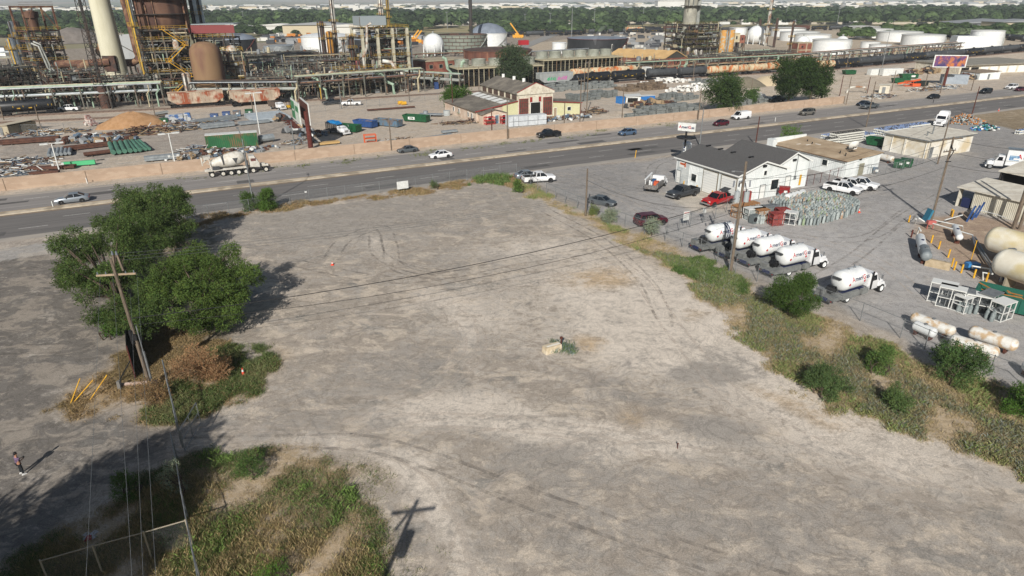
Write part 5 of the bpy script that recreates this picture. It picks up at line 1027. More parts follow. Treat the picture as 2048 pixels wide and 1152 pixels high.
def g4():
    t=RB('block_building','white painted block building with a pale roof and flaking paint','building',132.5,78.6);w,d=15,9.4;wl=mat('flaking_white','dad8d0',.8,'ccc7ba',sc=.6,col3='c4b597',sc3=.22)
    MB().box((w/2,d/2,1.75),(w,d,3.5)).build('walls',wl,t);r=MB();r.side([(-.4,3.5),(w+.4,3.7),(w+.4,3.9),(-.4,3.7)],-.5,d+.4);rf=r.build('roof',whiteroof,t)
    MB().box((-.45,d/2,3.62),(.1,d+.9,.2)).box((w/2,-.55,3.7),(w+.9,.1,.2)).build('gutter',galv,rf)
    b=MB();[b.cyl((x,y,3.7),(x,y,z),.14)for x,y,z in((4,3,4.6),(6.5,3.5,5.4))];b.build('vent_pipe',galv,rf);MB().cyl((-.1,7.5,0),(-.1,7.5,3.5),.07).cyl((-.1,.2,0),(-.1,.2,3.5),.07).build('downpipe',trim,t)
    opening(t,(1.6,-.04,1.1),(1.0,.1,2.2),galv,'door');q=MB().box((-.06,4.6,1.75),(.2,.4,3.5)).build('buttress',wl,t)
    t2=RB('white_shed','small white shed attached behind the block building','shed',148.3,82.0);MB().box((2,2,1.4),(4,4.2,2.8)).build('walls',siding,t2);r=MB();r.side([(-.3,2.8),(2,3.6),(4.3,2.8),(2,3.45)],-.3,4.5);r.build('roof',whiteroof,t2);opening(t2,(1.2,-.14,1.1),(1.0,.08,2.0),galv,'door')
g4()
def g5():
    t=RB('loading_shed','cream ribbed metal shed open at its left end behind the blue panels','shed',105.5,46.0);w,d=6.6,10.0
    MB().box((.1,3.9,1.5),(.12,7.8,2.9)).box((w/2,0,1.6),(w,.12,3.1)).box((w,d/2,1.7),(.12,d,3.4)).box((.5,d,1.5),(1.0,.12,3.0)).build('walls',cream,t);b=MB();ribs(b,.2,7.6,.02,0,2.9,30,'y',.06);b.build('wall_ribs',cream,t)
    r=MB();r.side([(-.4,2.95),(w+.4,3.5),(w+.4,3.65),(-.4,3.1)],-.4,d+.3);r.build('roof',whiteroof,t);MB().box((.6,8.8,.8),(.7,1.2,1.4)).build('stored_cylinders',navy,t)
    t=RB('open_canopy','large open sided canopy with white roof at the right edge','canopy',114.4,39.6);r=MB();r.side([(-.5,4.6),(7,5.6),(16,4.6),(16,4.8),(7,5.8),(-.5,4.8)],-.5,16);r.build('roof',whiteroof,t)
    for x in(0,15):
        for y in(0,7.5,15.5):MB().box((x,y,2.3),(.25,.25,4.6)).build('column',blk,t)
    MB().box((15.3,7.7,2.3),(.1,15.5,4.6)).build('rear_wall',mat('dark_wall','2a2724',.9),t);MB().box((7,15.6,2.3),(15,.1,4.5)).build('side_wall',mat('dark_wall','2a2724',.9),t);MB().box((5,5,1.2),(4,5,2.4)).build('shade_block',darkin,t)  # near-black block and dark walls paint in the shade under the canopy roof
    for k,(a,o)in enumerate([(107.2,39.5),(110.4,40.5)]):
        c=RB('shipping_container',('dark red container half hidden behind the cream tanks','dark red container at the right edge behind the twin pole')[k],'container',a,o,'dark red containers');MB().box((0,0,1.3),(2.4,6,2.6)).build('box',mat('dark_red_metal','5d1f1a',.7,'4a1814',sc=2),c);b=MB();ribs(b,-2.9,2.9,-1.22,.05,2.5,18,'y',.05);b.build('ribs',mat('dark_red_metal','5d1f1a',.7),c)
g5()
def bottle(r,h,m,name='gas_cylinder'):
    b=MB();b.lathe([(r*.8,0),(r,.04),(r,h*.72),(r*.8,h*.82),(r*.3,h*.86)],9);b.lathe([(r*.55,h*.84),(r*.58,h)],8);return b
bm=[mat('bottle_grey','868e8e',.5,'6f7878',sc=5),mat('bottle_white','a9b0ae',.5,'8f9796',sc=5),mat('bottle_rusty','9a7a5c',.7,'a8aba6',sc=4),mat('bottle_green','7d8f6c',.6,'8f9a84',sc=4)]
bproto=[]
for m_ in bm:
    me=bottle(.19,1.12,m_).build('gas_cylinder',m_,smooth=True);bproto.append(me.data);bpy.data.objects.remove(me)
poly=world_poly([(1594,452),(1608,436),(1640,424),(1700,405),(1716,412),(1716,424),(1690,436),(1660,444),(1630,452)]);poly2=world_poly([(1540,408),(1560,399),(1640,392),(1690,400),(1712,408),(1660,417),(1600,412),(1545,416)]);poly3=world_poly([(1560,425),(1610,415),(1650,419),(1600,437),(1562,433)])
pts=[]
x=60.
for i in range(90):
    for j in range(90):
        a=70+.46*i;o=55+.46*j+(.23 if i%2 else 0);q=RT(a,o);pa=np.array([q.x]),np.array([q.y])
        if inpoly(*pa,poly)[0]:pts.append((q,0))
        elif inpoly(*pa,poly2)[0]:pts.append((q,1))
        elif inpoly(*pa,poly3)[0]:pts.append((q,2))
pts.sort(key=lambda p:p[0].y-.02*p[0].x)
lab=['grey gas bottle standing in the large front block','gas bottle standing in the rear block below the garage','gas bottle standing in the small left block']
def addb(q,mi,lb,grp,sc=1,z=0):
    o=bpy.data.objects.new('gas_cylinder',bproto[mi]);C.objects.link(o);o.location=(q.x+rnd.uniform(-.05,.05),q.y+rnd.uniform(-.05,.05),z);o.scale=(1,1,sc*rnd.uniform(.97,1.05));return tag(o,lb,'gas bottle',grp)
for q,k in pts[:290]:
    addb(q,rnd.choices([0,1,2,3],[6,4,1.2,.8])[0],lab[k],['gas bottles in the front block','gas bottles in the rear block','gas bottles in the left block'][k])
sb=MB()
for q,k in pts[290:]:
    h=1.12*rnd.uniform(.97,1.1);sb.cur=rnd.choices([0,1,2,3],[6,4,1.2,.8])[0];ox,oy=q.x+rnd.uniform(-.05,.05),q.y+rnd.uniform(-.05,.05);sb.lathe([(.19,0),(.19,h*.72),(.15,h*.82),(.06,h*.86)],8,(ox,oy,0));sb.lathe([(.1,h*.84),(.11,h)],6,(ox,oy,0))
tag(sb.build('gas_cylinders',bm,smooth=True),'remaining rows of gas bottles at the back of the blocks','gas bottles',kind='stuff')
# tall oxygen style bottles at the head of the rear block
for i in range(9):
    q=P(1606+9*i,414-.3*i);addb(q,(2,3,1,3)[i%4],'taller bottle in the short row in the middle of the bottle blocks','tall bottles',1.35)
# stacked rows of small bottles by the road: too many to count
def stacks():
    b=MB();W_,B_=0,1
    for(a0,a1,o0,o1,lv,dk)in[(121,127.5,94.5,95.7,4,1),(127.7,137,95.8,97.5,5,1),(137.3,141.5,95.8,98.5,3,0),(129,137,99,101,3,0),(146,156,97,100,3,0),(153,168,100,102.5,2,0),(176,180,84,85,2,0)]:
        n=int((a1-a0)/.42);m=int((o1-o0)/.42)
        for l in range(lv):
            for i in range(n):
                for j in range(m+1):
                    if 0<j<m and 0<i<n-1 and l<lv-1:continue
                    p=RT(a0+.42*i+rnd.uniform(-.03,.03),o0+.42*j);b.cur=0;b.lathe([(.17,.05),(.18,.3),(.1,.38)],6,(p.x,p.y,.52*l));b.cur=1 if(dk or rnd.random()<.3)else 2;b.lathe([(.11,.37),(.12,.5)],5,(p.x,p.y,.52*l))
    tag(b.build('stacked_gas_bottles',[mat('bottle_offwhite','c6c6be',.5),blk,mat('bottle_blue','7388b0',.5)]),'stacked rows of small white gas bottles beside the road','gas bottles',kind='stuff')
stacks()
def pile(name,label,cat,px,rx,ry,h,n,size,cols,seed=1,kind='stuff',shape='box'):
    r=random.Random(seed);b=MB();p=P(*px)
    for i in range(n):
        a=r.uniform(0,6.28);u=r.uniform(0,1)**.6;x,y=math.cos(a)*u*rx,math.sin(a)*u*ry;z=h*(1-u)*r.uniform(.3,1);b.cur=r.randrange(len(cols));s=size*r.uniform(.6,1.4)
        if shape=='cyl':d=Vector((r.uniform(-1,1),r.uniform(-1,1),r.uniform(-.4,.4))).normalized()*s;b.cyl(Vector((x,y,z+.15))-d*.5,Vector((x,y,z+.15))+d*.5,size*.3,n=7)
        elif shape=='stick':d=Vector((r.uniform(-1,1),r.uniform(-.5,.5),r.uniform(-.1,.15))).normalized()*s*2.2;c0=Vector((x,y,z+.1));b.bar(c0-d*.5,c0+d*.5,size*.13)
        else:b.box((x,y,z+s*.3),(s,s*r.uniform(.4,1),s*r.uniform(.3,.8)),rz=r.uniform(0,3),ry=r.uniform(-.5,.5))
    o=b.build(name,cols,loc=p);o.rotation_euler=(0,0,RA);return tag(o,label,cat,kind=kind)
pile('bottle_heap','heap of discarded white and rusty gas bottles behind the semi tractor','gas bottles',(1928,244),6,4,2.3,420,.5,[bm[1],bm[0],mat('bottle_orange','a8713f',.7)],3,shape='cyl')
pile('blue_heap','heap of blue drums and scrap right of the bottle heap','scrap',(1968,258),4,2.5,1.2,60,.8,[mat('drum_blue','2c5f9a',.6),blk,whp,mat('teal','3b7f80',.6)],4,shape='cyl')
def cage(label,px,m,rz,w=1.7,d=.75,h=1.75,name='cylinder_cage',group=None,mesh=True,fill=None,z=0):
    t=T(name,label,'cage',P(*px),RA+R_(rz),group);b=MB()
    for x in(-w/2,0,w/2):
        for y in(-d/2,d/2):b.box((x,y,h/2),(.07,.07,h))
    for zz in(.06,h*.5,h-.03):[b.box((0,y,zz),(w,.06,.06))for y in(-d/2,d/2)];[b.box((x,0,zz),(.06,d,.06))for x in(-w/2,w/2)]
    b.build('frame',m,t);MB().box((0,0,h+.03),(w+.1,d+.12,.05)).build('top_panel',m,t);MB().box((0,0,h*.5),(w-.1,d-.1,.04)).box((0,0,.1),(w-.1,d-.1,.04)).build('shelf',galv,t)
    if mesh:
        for y in(-d/2,d/2):meshpanel('mesh',[Vector((-w/2,y,0)),Vector((w/2,y,0))],.1,h,chain2,t)
    if fill:MB().box((0,0,h*.28),(w-.3,d-.2,h*.42)).box((0,0,h*.75),(w-.3,d-.2,h*.36)).build('stock',fill,t)
    return t
cgm=mat('cage_white','d2d3cf',.5);cgr=mat('cage_red','8c2f2c',.7,'74302c',sc=5,col3='9a4a40',sc3=2);cgo=mat('cage_brown','a87a4c',.8,'8a5f3c',sc=3)
ga='white bottle cages beside the green roll-off bin'
for(px,rz,m_,lb,h)in[((1880,603),-85,cgm,'leftmost white bottle cage, standing tallest at the back',2.2),((1897,613),-85,cgm,'white bottle cage with a flat overhanging top, second from left',2.2),((1914,614),-80,galv,'third bottle cage from the left, with a dull mesh top',2.0),((1925,620),-20,cgm,'wide low bottle cage with two mesh doors in the middle',1.7),((1952,622),-80,cgm,'narrow white cage right of the double doored one',1.9),((1972,622),-15,galv,'wide grey mesh cage with a brown top',2.1),((1998,636),-20,cgm,'open bottle cage nearest the green bin',1.9)]:
    cage(lb,px,m_,rz+20,2.0 if rz>-50 else 2.3,1.3,h,group=ga)
for i,px in enumerate([(1915,623),(1922,624),(1930,626),(1938,627),(1950,628),(1971,637),(1981,643),(1986,640),(1993,638),(1979,634)]):addb(P(*px),0,'grey gas bottle standing in front of the white cages','bottles in front of the white cages')
gr_='bottle cages beside the rows of gas bottles'
for(px,rz,m_,lb,w_,f_)in[((1478,433),0,cgo,'rusty brown cage with a white top behind the utility pole',2.2,bm[2]),((1499,428),0,cgo,'second brown cage, left of the garage door fence',2.2,bm[2]),((1507,438),-8,cgm,'long low white cage roof behind the brown cages',3.0,bm[1]),((1520,441),-8,cgo,'brown wire cage in the middle of the cage row',1.9,bm[2]),((1536,434),-8,galv,'grey topped cage behind the red ones',2.6,bm[0]),((1550,449),-15,cgr,'red bottle cage nearest the camera in the cage row',1.7,cgr),((1562,440),-15,cgr,'second red bottle cage behind the front one',1.7,cgr),((1579,447),-60,cgm,'white cage with a grey side at the end of the cage row',1.6,None)]:
    cage(lb,px,m_,rz,w_,1.3,1.75,group=gr_,fill=f_)
t=T('compressor','grey box fan unit in front of the brown cages','machine',P(1508,446),RA);MB().box((0,0,.65),(1.3,.9,1.2)).build('casing',mat('unit_grey','5f6768',.6),t);MB().cyl((-.3,-.46,.7),(-.3,-.5,.7),.35,n=14).build('fan',blk,t)
for px in[(1517,446),(1521,448),(1514,447),(1525,447)]:addb(P(*px),1,'clean white bottle standing beside the grey fan unit','white bottles by the fan unit',1.15)
# propane tanks lying down
tkr=mat('tank_rusty','d6d6d2',.5,'c9c6bd',sc=1.2,col3='b8a081',sc3=1.6);tkc=mat('tank_cream','dedacc',.45,'d4cebd',sc=.5,col3='cbbd94',sc3=.35)
def ltank(label,p0,p1,r,m,name='propane_tank',z=None,group=None,saddle=.35,valve=None,lz=0):
    a,b_=P(*p0),P(*p1);c=(a+b_)/2;L_=(b_-a).length;t=T(name,label,'tank',c,az(a,b_),group);b=MB();capsule(b,-L_/2,L_/2,r,saddle+r,24,.7);tk=b.build('tank',m,t,smooth=True)
    for s in(-.3,.3):MB().box((s*L_,0,(saddle+r*.3)/2),(.18,r*1.3,saddle+r*.3)).build('saddle',valve or rust,t)
    MB().cyl((0,0,saddle+2*r-.05),(0,0,saddle+2*r+.1),.16,n=12).build('valve_cover',navy if L_>5 else galv,tk);return t
gt='propane tanks lying along the yard fence'
ltank('long rusty white tank lying farthest left behind the fence',(1818,648),(1905,682),.55,tkr,group=gt);ltank('smaller clean white tank in front of the long rusty one',(1822,664),(1868,684),.5,tankw,group=gt)
ltank('long rusty white tank at the right end of the row',(1932,678),(2030,712),.62,tkr,group=gt);ltank('rusty white tank half hidden by the sprawling bush',(1893,695),(1993,726),.58,tkr,group=gt);ltank('small white tank cut by the right edge of the picture',(2046,745),(2070,770),.5,tankw,group=gt)
gk='large cream storage tanks'
ltank('huge cream storage tank, the rear of two, at the right edge',(1962,512),(2170,575),1.6,tkc,'storage_tank',group=gk,saddle=1.0,valve=mat('pier','8f8776',.9));ltank('huge cream storage tank, the front of two, with flaking paint',(1978,560),(2190,636),1.6,tkc,'storage_tank',group=gk,saddle=1.0,valve=mat('pier','8f8776',.9))
ltank('white tank with a blue lid standing end on in the pipe yard',(1843,520),(1836,488),.55,tankw,saddle=.5);ltank('dull grey tank in front of the white one with a blue lid',(1849,532),(1843,512),.62,mat('tank_grey','80878a',.5,'6c7376',sc=2),saddle=.5)
ltank('small upright-looking white tank left of the cream tanks',(1915,492),(1905,468),.42,tankw,saddle=.7);ltank('white tank stored beside the second gable building',(1584,402),(1606,393),.5,tankw,saddle=.3);ltank('white tank next to the orange crate by the garage',(1570,406),(1588,400),.55,tankw,saddle=.3)
ltank('long white tank behind the beige building',(1745,318),(1785,328),.6,tkr,saddle=.3)
tag(MB().box((0,0,.4),(1.5,.8,.8)).box((0,0,.85),(1.3,.6,.1)).build('orange_crate',orange,loc=P(1590,406)),'orange crate beside the white tanks at the garage corner','crate')
def barrier():
    o=MB().box((0,0,.45),(2.6,.7,.9),top=(1,.6)).build('concrete_barrier',mat('barrier_tan','ad9d83',.9,'9c8c72',sc=2),loc=P(1874,535));o.rotation_euler=(0,0,R_(-42));tag(o,'tan concrete barrier below the grey tank','barrier')
barrier()
yb=[(1817,445),(1822,475),(1862,486),(1877,498),(1896,515),(1903,533),(1908,540),(1922,546),(1947,556),(1972,563),(1901,432),(1904,434),(1942,520)]
for i,q in enumerate(yb):tag(MB().cyl((0,0,0),(0,0,1.1 if i!=12 else 2.6),.1 if i not in(12,)else .05).build('bollard',yelp if i not in(1,)else redrust,loc=P(*q)),'yellow bollard guarding the pipes left of the cream tanks' if i not in(1,12)else('dull red bollard by the pump' if i==1 else 'tall thin yellow post among the bollards'),'bollard','bollards in the pipe yard')
def pipework(label,segs,r=.09,m=whp,name='pipe_run',cat='pipes',group='pipework of the gas yard'):
    a0=P(segs[0][0][0],segs[0][0][1],0);t=T(name,label,cat,a0,0,group)
    for s in segs:MB().tube([P(x,y,z)-a0 for x,y,z in s],r,6).build('pipe',m,t,smooth=True)
    return t
pipework('upper white pipe run from the pump to the rear cream tank',[[(1866,440,.8),(1900,447,.9),(1925,452,.9)],[(1866,447,1.2),(1905,458,1.2),(1945,470,1.2),(1950,490,1.0)],[(1925,452,.9),(1925,460,0)],[(1890,440,1.),(1925,430,1.)]])
pipework('pair of grey pipes running under the cream tanks',[[(1945,475,.5),(1962,505,.5),(1985,540,.5)],[(1950,474,.5),(1967,504,.5),(1990,539,.5)]],.12,galv)
pipework('white valve frame in front of the front cream tank',[[(1945,532,1.2),(1980,538,1.2),(1985,548,1.2)],[(1945,532,1.2),(1945,538,0)],[(1966,560,0),(1966,545,1.),(1985,548,1.)],[(1980,538,1.2),(1978,552,0)]])
pipework('white bent pump piping at the left end of the pipe yard',[[(1825,440,.2),(1830,432,1.2),(1838,436,1.3),(1850,444,.8),(1866,448,.8)],[(1832,438,1.2),(1830,448,0)],[(1834,470,0),(1838,455,1.2),(1842,462,1.0)]])
pipework('white railing frame in front of the cream shed',[[(1958,420,1.0),(1990,428,1.0),(2012,436,1.0)],[(1972,424,1.0),(1972,430,0)],[(1998,431,1.0),(1998,437,0)]],.06)
bp_=mat('blue_panel','2a4d84',.6,'223f6e',sc=2)
for i,(px,s)in enumerate([((1938,442),1),((1948,438),.9),((1956,434),1)]):o=MB().box((0,0,1.1*s),(.25,1.5,2.2*s),ry=.2).build('leaning_panel',bp_,loc=P(*px));o.rotation_euler=(0,0,R_(-40));tag(o,('left','middle','right')[i]+' one of the three dark blue panels leaning by the cream shed','panel','dark blue panels')
o=MB().box((0,0,.9),(.3,1.2,1.8),ry=.25).build('teal_panel',mat('teal_panel','2f6f88',.6),loc=P(1853,442));tag(o,'teal panel leaning beside the white pump piping','panel')
o=MB().side([(-.8,0),(.8,0),(.2,2.0),(-.3,2.0)],-.1,.1).build('blue_stand',bp_,loc=P(2012,560));tag(o,'dark blue triangular stand behind the white lamp post','stand')
def yardlamp():t=T('yard_lamp','white post with a grey floodlight in front of the cream tanks','lamp post',P(2000,564));MB().cyl((0,0,0),(0,0,3.9),.11).build('post',whp,t);MB().box((.1,-.1,4.0),(.7,.4,.3)).build('floodlight',galv,t)
yardlamp()
tag(MB().box((0,0,.45),(1.4,.8,.7)).build('blue_drum',mat('bright_blue','3c7fb8',.5),loc=P(1942,538)),'small bright blue tank among the bollards','tank');tag(MB().box((0,0,1.0),(1.1,.5,.5)).bar((-.4,0,0),(-.4,0,1),.08).bar((.4,0,0),(.4,0,1),.08).build('red_meter',mat('meter_red','b0605a',.6),loc=P(1859,458)),'faded red control box on legs at the pole foot','control box')
# roll-off bins and dumpsters
def rolloff(label,px,rz,m,L_=6.5,w=2.4,h=1.7,load=None,name='roll_off_bin',group='roll-off bins',mark=None,wedge=.25):
    t=T(name,label,'roll-off bin',P(*px),R_(rz),group);b=MB();th=.1;y=w/2
    for s in(-1,1):b.side([(-L_/2+wedge*2,.25),(L_/2,.25),(L_/2,h),(-L_/2-.1,h)],s*y-.05,s*y+.05)
    b.box((L_/2,0,(h+.25)/2),(.1,w,h-.25));b.bar((-L_/2+wedge*2,0,.25),(-L_/2-.1,0,h),w,.08)if False else b.loft([[(-L_/2+wedge*2,-y,.25),(-L_/2+wedge*2,y,.25),(-L_/2+wedge*2+.1,y,.25),(-L_/2+wedge*2+.1,-y,.25)],[(-L_/2-.1,-y,h),(-L_/2-.1,y,h),(-L_/2,y,h),(-L_/2,-y,h)]])
    b.box((wedge,0,.3),(L_-wedge*2-.1,w-.1,.1));b.build('body',m,t)
    r=MB();n=int(L_/.6)
    for s in(-1,1):[r.box((-L_/2+.5+(L_-.7)*k/n,s*(y+.08),(h+.35)/2),(.1,.08,h-.4))for k in range(1,n+1)];r.box((0,s*(y+.05),h),(L_+.2,.14,.12))
    r.box((L_/2+.06,0,h*.6),(.08,.1,h-.5)).box((-L_/2-.1,0,h),(.14,w,.12)).box((L_/2,0,h),(.14,w,.12));r.build('ribs',m,t)
    MB().box((0,-.7,.13),(L_-.6,.12,.22)).box((0,.7,.13),(L_-.6,.12,.22)).build('skids',rust,t)
    if load:
        l=MB();rr=random.Random(int(px[0]));l.box((wedge,0,h*.42),(L_-wedge*2-.3,w-.25,.5))
        for k in range(30):c=Vector((rr.uniform(-L_/2+.6,L_/2-.4),rr.uniform(-y+.3,y-.3),h*rr.uniform(.55,.95)));d=Vector((rr.uniform(-1,1),rr.uniform(-.4,.4),rr.uniform(-.2,.2)))*rr.uniform(.4,1.1);l.bar(c-d,c+d,.14,.08)
        l.build('load',load,t)
    else:MB().box((wedge,0,.38),(L_-wedge*2-.3,w-.2,.04)).build('inner_floor',mat('bin_inside','4c4840',.9),t)
    if mark:
        o=MB().box((mark[0],-y-.13,h*.6),(mark[1],.02,.7)).build('white_panel',whp,t)
        if mark[0]<0:text('lettering','WM',.62,gr_g,o,lambda u,v,w_:Vector((mark[0]+u,-y-.145,h*.6+v)),bold=.03)
    return t
gr_g=mat('bin_green','1d5434',.5,'174528',sc=1);gr_b=mat('bin_blue','2c4f86',.6,'25416e',sc=1);gr_s=mat('bin_slate','4f6d86',.7,'5d6a70',sc=1,col3='6a5a50',sc3=.7);gr_t=mat('bin_teal','1d5a4c',.6);scrap=mat('scrap_wood','8a7458',.9,'6e5a44',sc=2)
rolloff('green roll-off bin with a white panel, farthest right of the yard bins',(833,243),-20,gr_g,7,mark=(-.8,2.0));rolloff('slate blue long roll-off bin filled with timber scrap',(777,252),-28,gr_s,7.5,load=scrap);rolloff('bright blue roll-off bin filled with scrap',(731,254),-28,gr_b,6,load=scrap);rolloff('green roll-off bin just behind the blue tarped truck',(700,263),-25,gr_g,5.5,mark=(-1.2,1.2))
rolloff('dark teal roll-off bin with cardboard cartons at the right edge',(2034,622),-42,gr_t,7.5,2.6,1.8,load=mat('carton','a8783c',.8,'946530',sc=1))
rolloff('dark green bin behind the white block building',(1757,292),-50,gr_g,5,mark=None);rolloff('green bin with a white mark far right beyond the road',(1816,157),0,gr_g,6.5,mark=(1.2,1.6));rolloff('green bin partly hidden by the orange lift',(1800,166),0,gr_g,6);rolloff('black bin right of the orange lift',(1838,172),0,mat('bin_black','1c2420',.7),5);rolloff('small dark green bin beside the black tank train',(1697,149),10,gr_g,5)
def dumpster(label,px,rz,m,w=2.0,d=1.5,h=1.5,group='square dumpsters'):
    t=T('dumpster',label,'dumpster',P(*px),R_(rz),group);MB().box((0,0,h/2+.08),(w*.94,d*.9,h-.1),top=(1.06,1.12)).build('body',m,t);MB().box((0,0,h+.08),(w+.1,d+.1,.08)).build('lid',m,t);MB().box((-w/2-.06,0,h*.6),(.1,.2,.25)).box((w/2+.06,0,h*.6),(.1,.2,.25)).build('fork_pocket',m,t);MB().box((.2,-d/2-.06,h*.65),(.5,.02,.4)).build('white_label',whp,t)
dumpster('left bright blue dumpster behind the steel stacks',(430,239),15,gr_b);dumpster('second bright blue dumpster, next to the slate one',(454,235),15,gr_b);dumpster('slate blue dumpster between the blue and green ones',(475,233),15,gr_s);dumpster('green dumpster below the rusty hopper wagon',(499,230),15,gr_g);dumpster('dark green dumpster at the left end of the row by the brown shed',(330,248),15,gr_g)
dumpster('dark green bin, left of two behind the chain link enclosure',(1797,336),-30,gr_g,group='bins in the enclosure');dumpster('dark green bin, right of two behind the chain link enclosure',(1811,334),-30,gr_g,group='bins in the enclosure');dumpster('small slate coloured bin at the corner of the beige building',(1749,347),-20,gr_s,.8,.8,1.0)
dumpster('dark red storage cabinet at the second gable building',(1566,396),-20,mat('cabinet_red','7d1a1c',.5),1.6,.9,1.8,group='red cabinets');o=MB().box((0,0,.9),(1.2,.6,1.8)).box((0,-.32,.9),(1.0,.05,1.5)).build('red_cabinet',cgr,loc=P(1492,404));tag(o,'dark red cabinet behind the transformer pole','cabinet')
steel=mat('steel_green_grey','6f7068',.7,'57574f',sc=.6,col3='5f5044',sc3=.3);steeld=mat('steel_dark','3a3937',.8,'2a2927',sc=.6,col3='483a32',sc3=.3);steelr=mat('steel_rusty','5c4236',.85,'43302a',sc=.7,col3='36302c',sc3=.3);steelc=mat('steel_cream','aaa48c',.7,'8c8672',sc=.6,col3='76604a',sc3=.25)
ryel=mat('rail_yellow','b9962c',.6,'9c7d2c',sc=1);pgrey=mat('pipe_grey','9a9d98',.5,'7e817c',sc=.6);pmint=mat('pipe_mint','93a894',.5,'7c9180',sc=.6);pcream=mat('pipe_cream','b9b094',.6,'9c9076',sc=.6);prust=mat('pipe_rust','6c4b3c',.85,'553b30',sc=.9,col3='84684f',sc3=.6)
silver=mat('silver_cladding','a9afb2',.35,'90969a',sc=.8,metal=.5);rustv=mat('rust_vessel','7c5c48',.8,'64473a',sc=.25,stretch=(1,1,.25),mix=(.35,.65),col3='80674c',sc3=.16);rustd=mat('rust_dark_vessel','533a30',.85,'3e2c26',sc=.3,stretch=(1,1,.2),col3='6b5040',sc3=.2)
conc=mat('concrete','a59a86',.9,'93886f',sc=.5);chimc=mat('chimney_cream','c6c3ae',.8,'b7b39c',sc=.3,stretch=(1,1,.15));greyv=mat('vessel_grey_white','c9c8c0',.5,'b0aea4',sc=.5,col3='8d6a50',sc3=.4)
PIPES=[pgrey,steeld,pcream,steeld,pmint,prust,silver,steel,steeld,steelr]
def frame_tower(label,pl,pr,depth,levels,nx=4,ny=2,cm=steelc,col=.35,clutter=60,seed=1,rail=ryel,beams=steel,rooms=None,group='refinery process units',drums=6,base=0,brace=True,name='process_tower',cat='process unit',dm=None,pipes=None,pk=.16,yaw=None):
    A,B=P(*pl),P(*pr);L_=(B-A).length;t=T(name,label,cat,A,yaw if yaw is not None else az(A,B),group);r=random.Random(seed);zt=levels[-1]
    xs=[L_*i/nx for i in range(nx+1)];ys=[depth*i/ny for i in range(ny+1)]
    b=MB();[b.box((x,y,zt/2),(col,col,zt))for x in xs for y in ys];b.build('columns',cm,t)
    b=MB();pf=MB();rl=MB();bc=MB()
    for z in levels:
        for y in ys:b.box((L_/2,y,z-.2),(L_,.22,.4))
        for x in xs:b.box((x,depth/2,z-.2),(.22,depth,.4))
        gx,gy=max(2,int(L_/3)),max(2,int(depth/3));[pf.box((L_*(i+.5)/gx,depth*(j+.5)/gy,z+.04),(L_/gx*.96,depth/gy*.96,.06))for i in range(gx)for j in range(gy)if r.random()<(.42 if zt<12 else .7)or j==0 and r.random()<.7]
        for zz in(z+.55,z+1.1):
            for y in(-.6,depth+.6):rl.box((L_/2,y,zz),(L_+1.2,.07,.07))
            for x in(-.6,L_+.6):rl.box((x,depth/2,zz),(.07,depth+1.2,.07))
        n=int(L_/1.6)
        for i in range(n+1):[rl.box((-.6+(L_+1.2)*i/n,y,z+.55),(.06,.06,1.1))for y in(-.6,depth+.6)]
    z0=0
    if brace:
        for z in levels:
            for i in range(nx):
                if r.random()<.5:bc.bar((xs[i],0,z0),(xs[i+1],0,z-.3),.16)if r.random()<.5 else bc.bar((xs[i+1],0,z0),(xs[i],0,z-.3),.16)
            z0=z
        bc.build('bracing',beams,t)
    b.build('beams',beams,t);pf.build('platforms',steeld,t);rl.build('railings',rail,t)
    # pipework: verticals, horizontals, small vessels filling the bays
    ms=pipes or PIPES;c=MB();zl=[0]+levels
    for k in range(int(clutter*1.7)):
        c.cur=r.randrange(len(ms));y=r.uniform(-.8,depth+.8);x=r.uniform(-.5,L_+.5);rr=r.choice((.08,.1,.14,.2,.3));m=r.random()
        if m<.3:z1=r.choice(zl[:-1]);z2=min(zt+(3 if zt<12 and k%4==0 else .5),z1+r.uniform(2,6));rr=min(rr,.22);c.cyl((x,y,z1),(x,y,z2),rr,n=6)
        elif m<.7:z=r.uniform(1,zt);c.cyl((x,y,z),(min(L_+1,x+r.uniform(2,L_*.6)),y,z),rr,n=6)
        elif m<.85:z=r.uniform(1,zt);c.tube([(x,y,z),(x+r.uniform(1,3),y,z),(x+r.uniform(1,3),y,z-2),(x+2,y+.5,max(0,z-5))],rr,6)
        else:z=r.choice(zl[:-1]);s=r.uniform(.5,1.6);c.box((x,y,z+s/2+.1),(s*1.4,s,s))
    tag(c.build('pipework',ms,t),kind='stuff')
    for k in range(drums):
        z=r.choice(zl[:-1]);rr=r.uniform(.5,1.1);x=r.uniform(1,L_-1);y=r.uniform(.5,depth-.5);m=dm or r.choice([silver,greyv,rustv,steeld,pcream])
        if r.random()<.5:bb=MB();hh=r.uniform(2,4);bb.lathe([(.001,z),(rr,z+.2),(rr,z+hh),(rr*.6,z+hh+rr*.4),(.001,z+hh+rr*.5)],12,(x,y,0));bb.build('vessel',m,t,smooth=True)
        else:bb=MB();capsule(bb,x-1.8,x+1.8,rr*.8,z+rr+.3,12,.5);bb.v=[(v[0],v[1]+y,v[2])for v in bb.v];bb.build('drum',m,t,smooth=True)
    return t,L_
def lv(px,ys_):return[hz(px[0],px[1],y)for y in ys_]
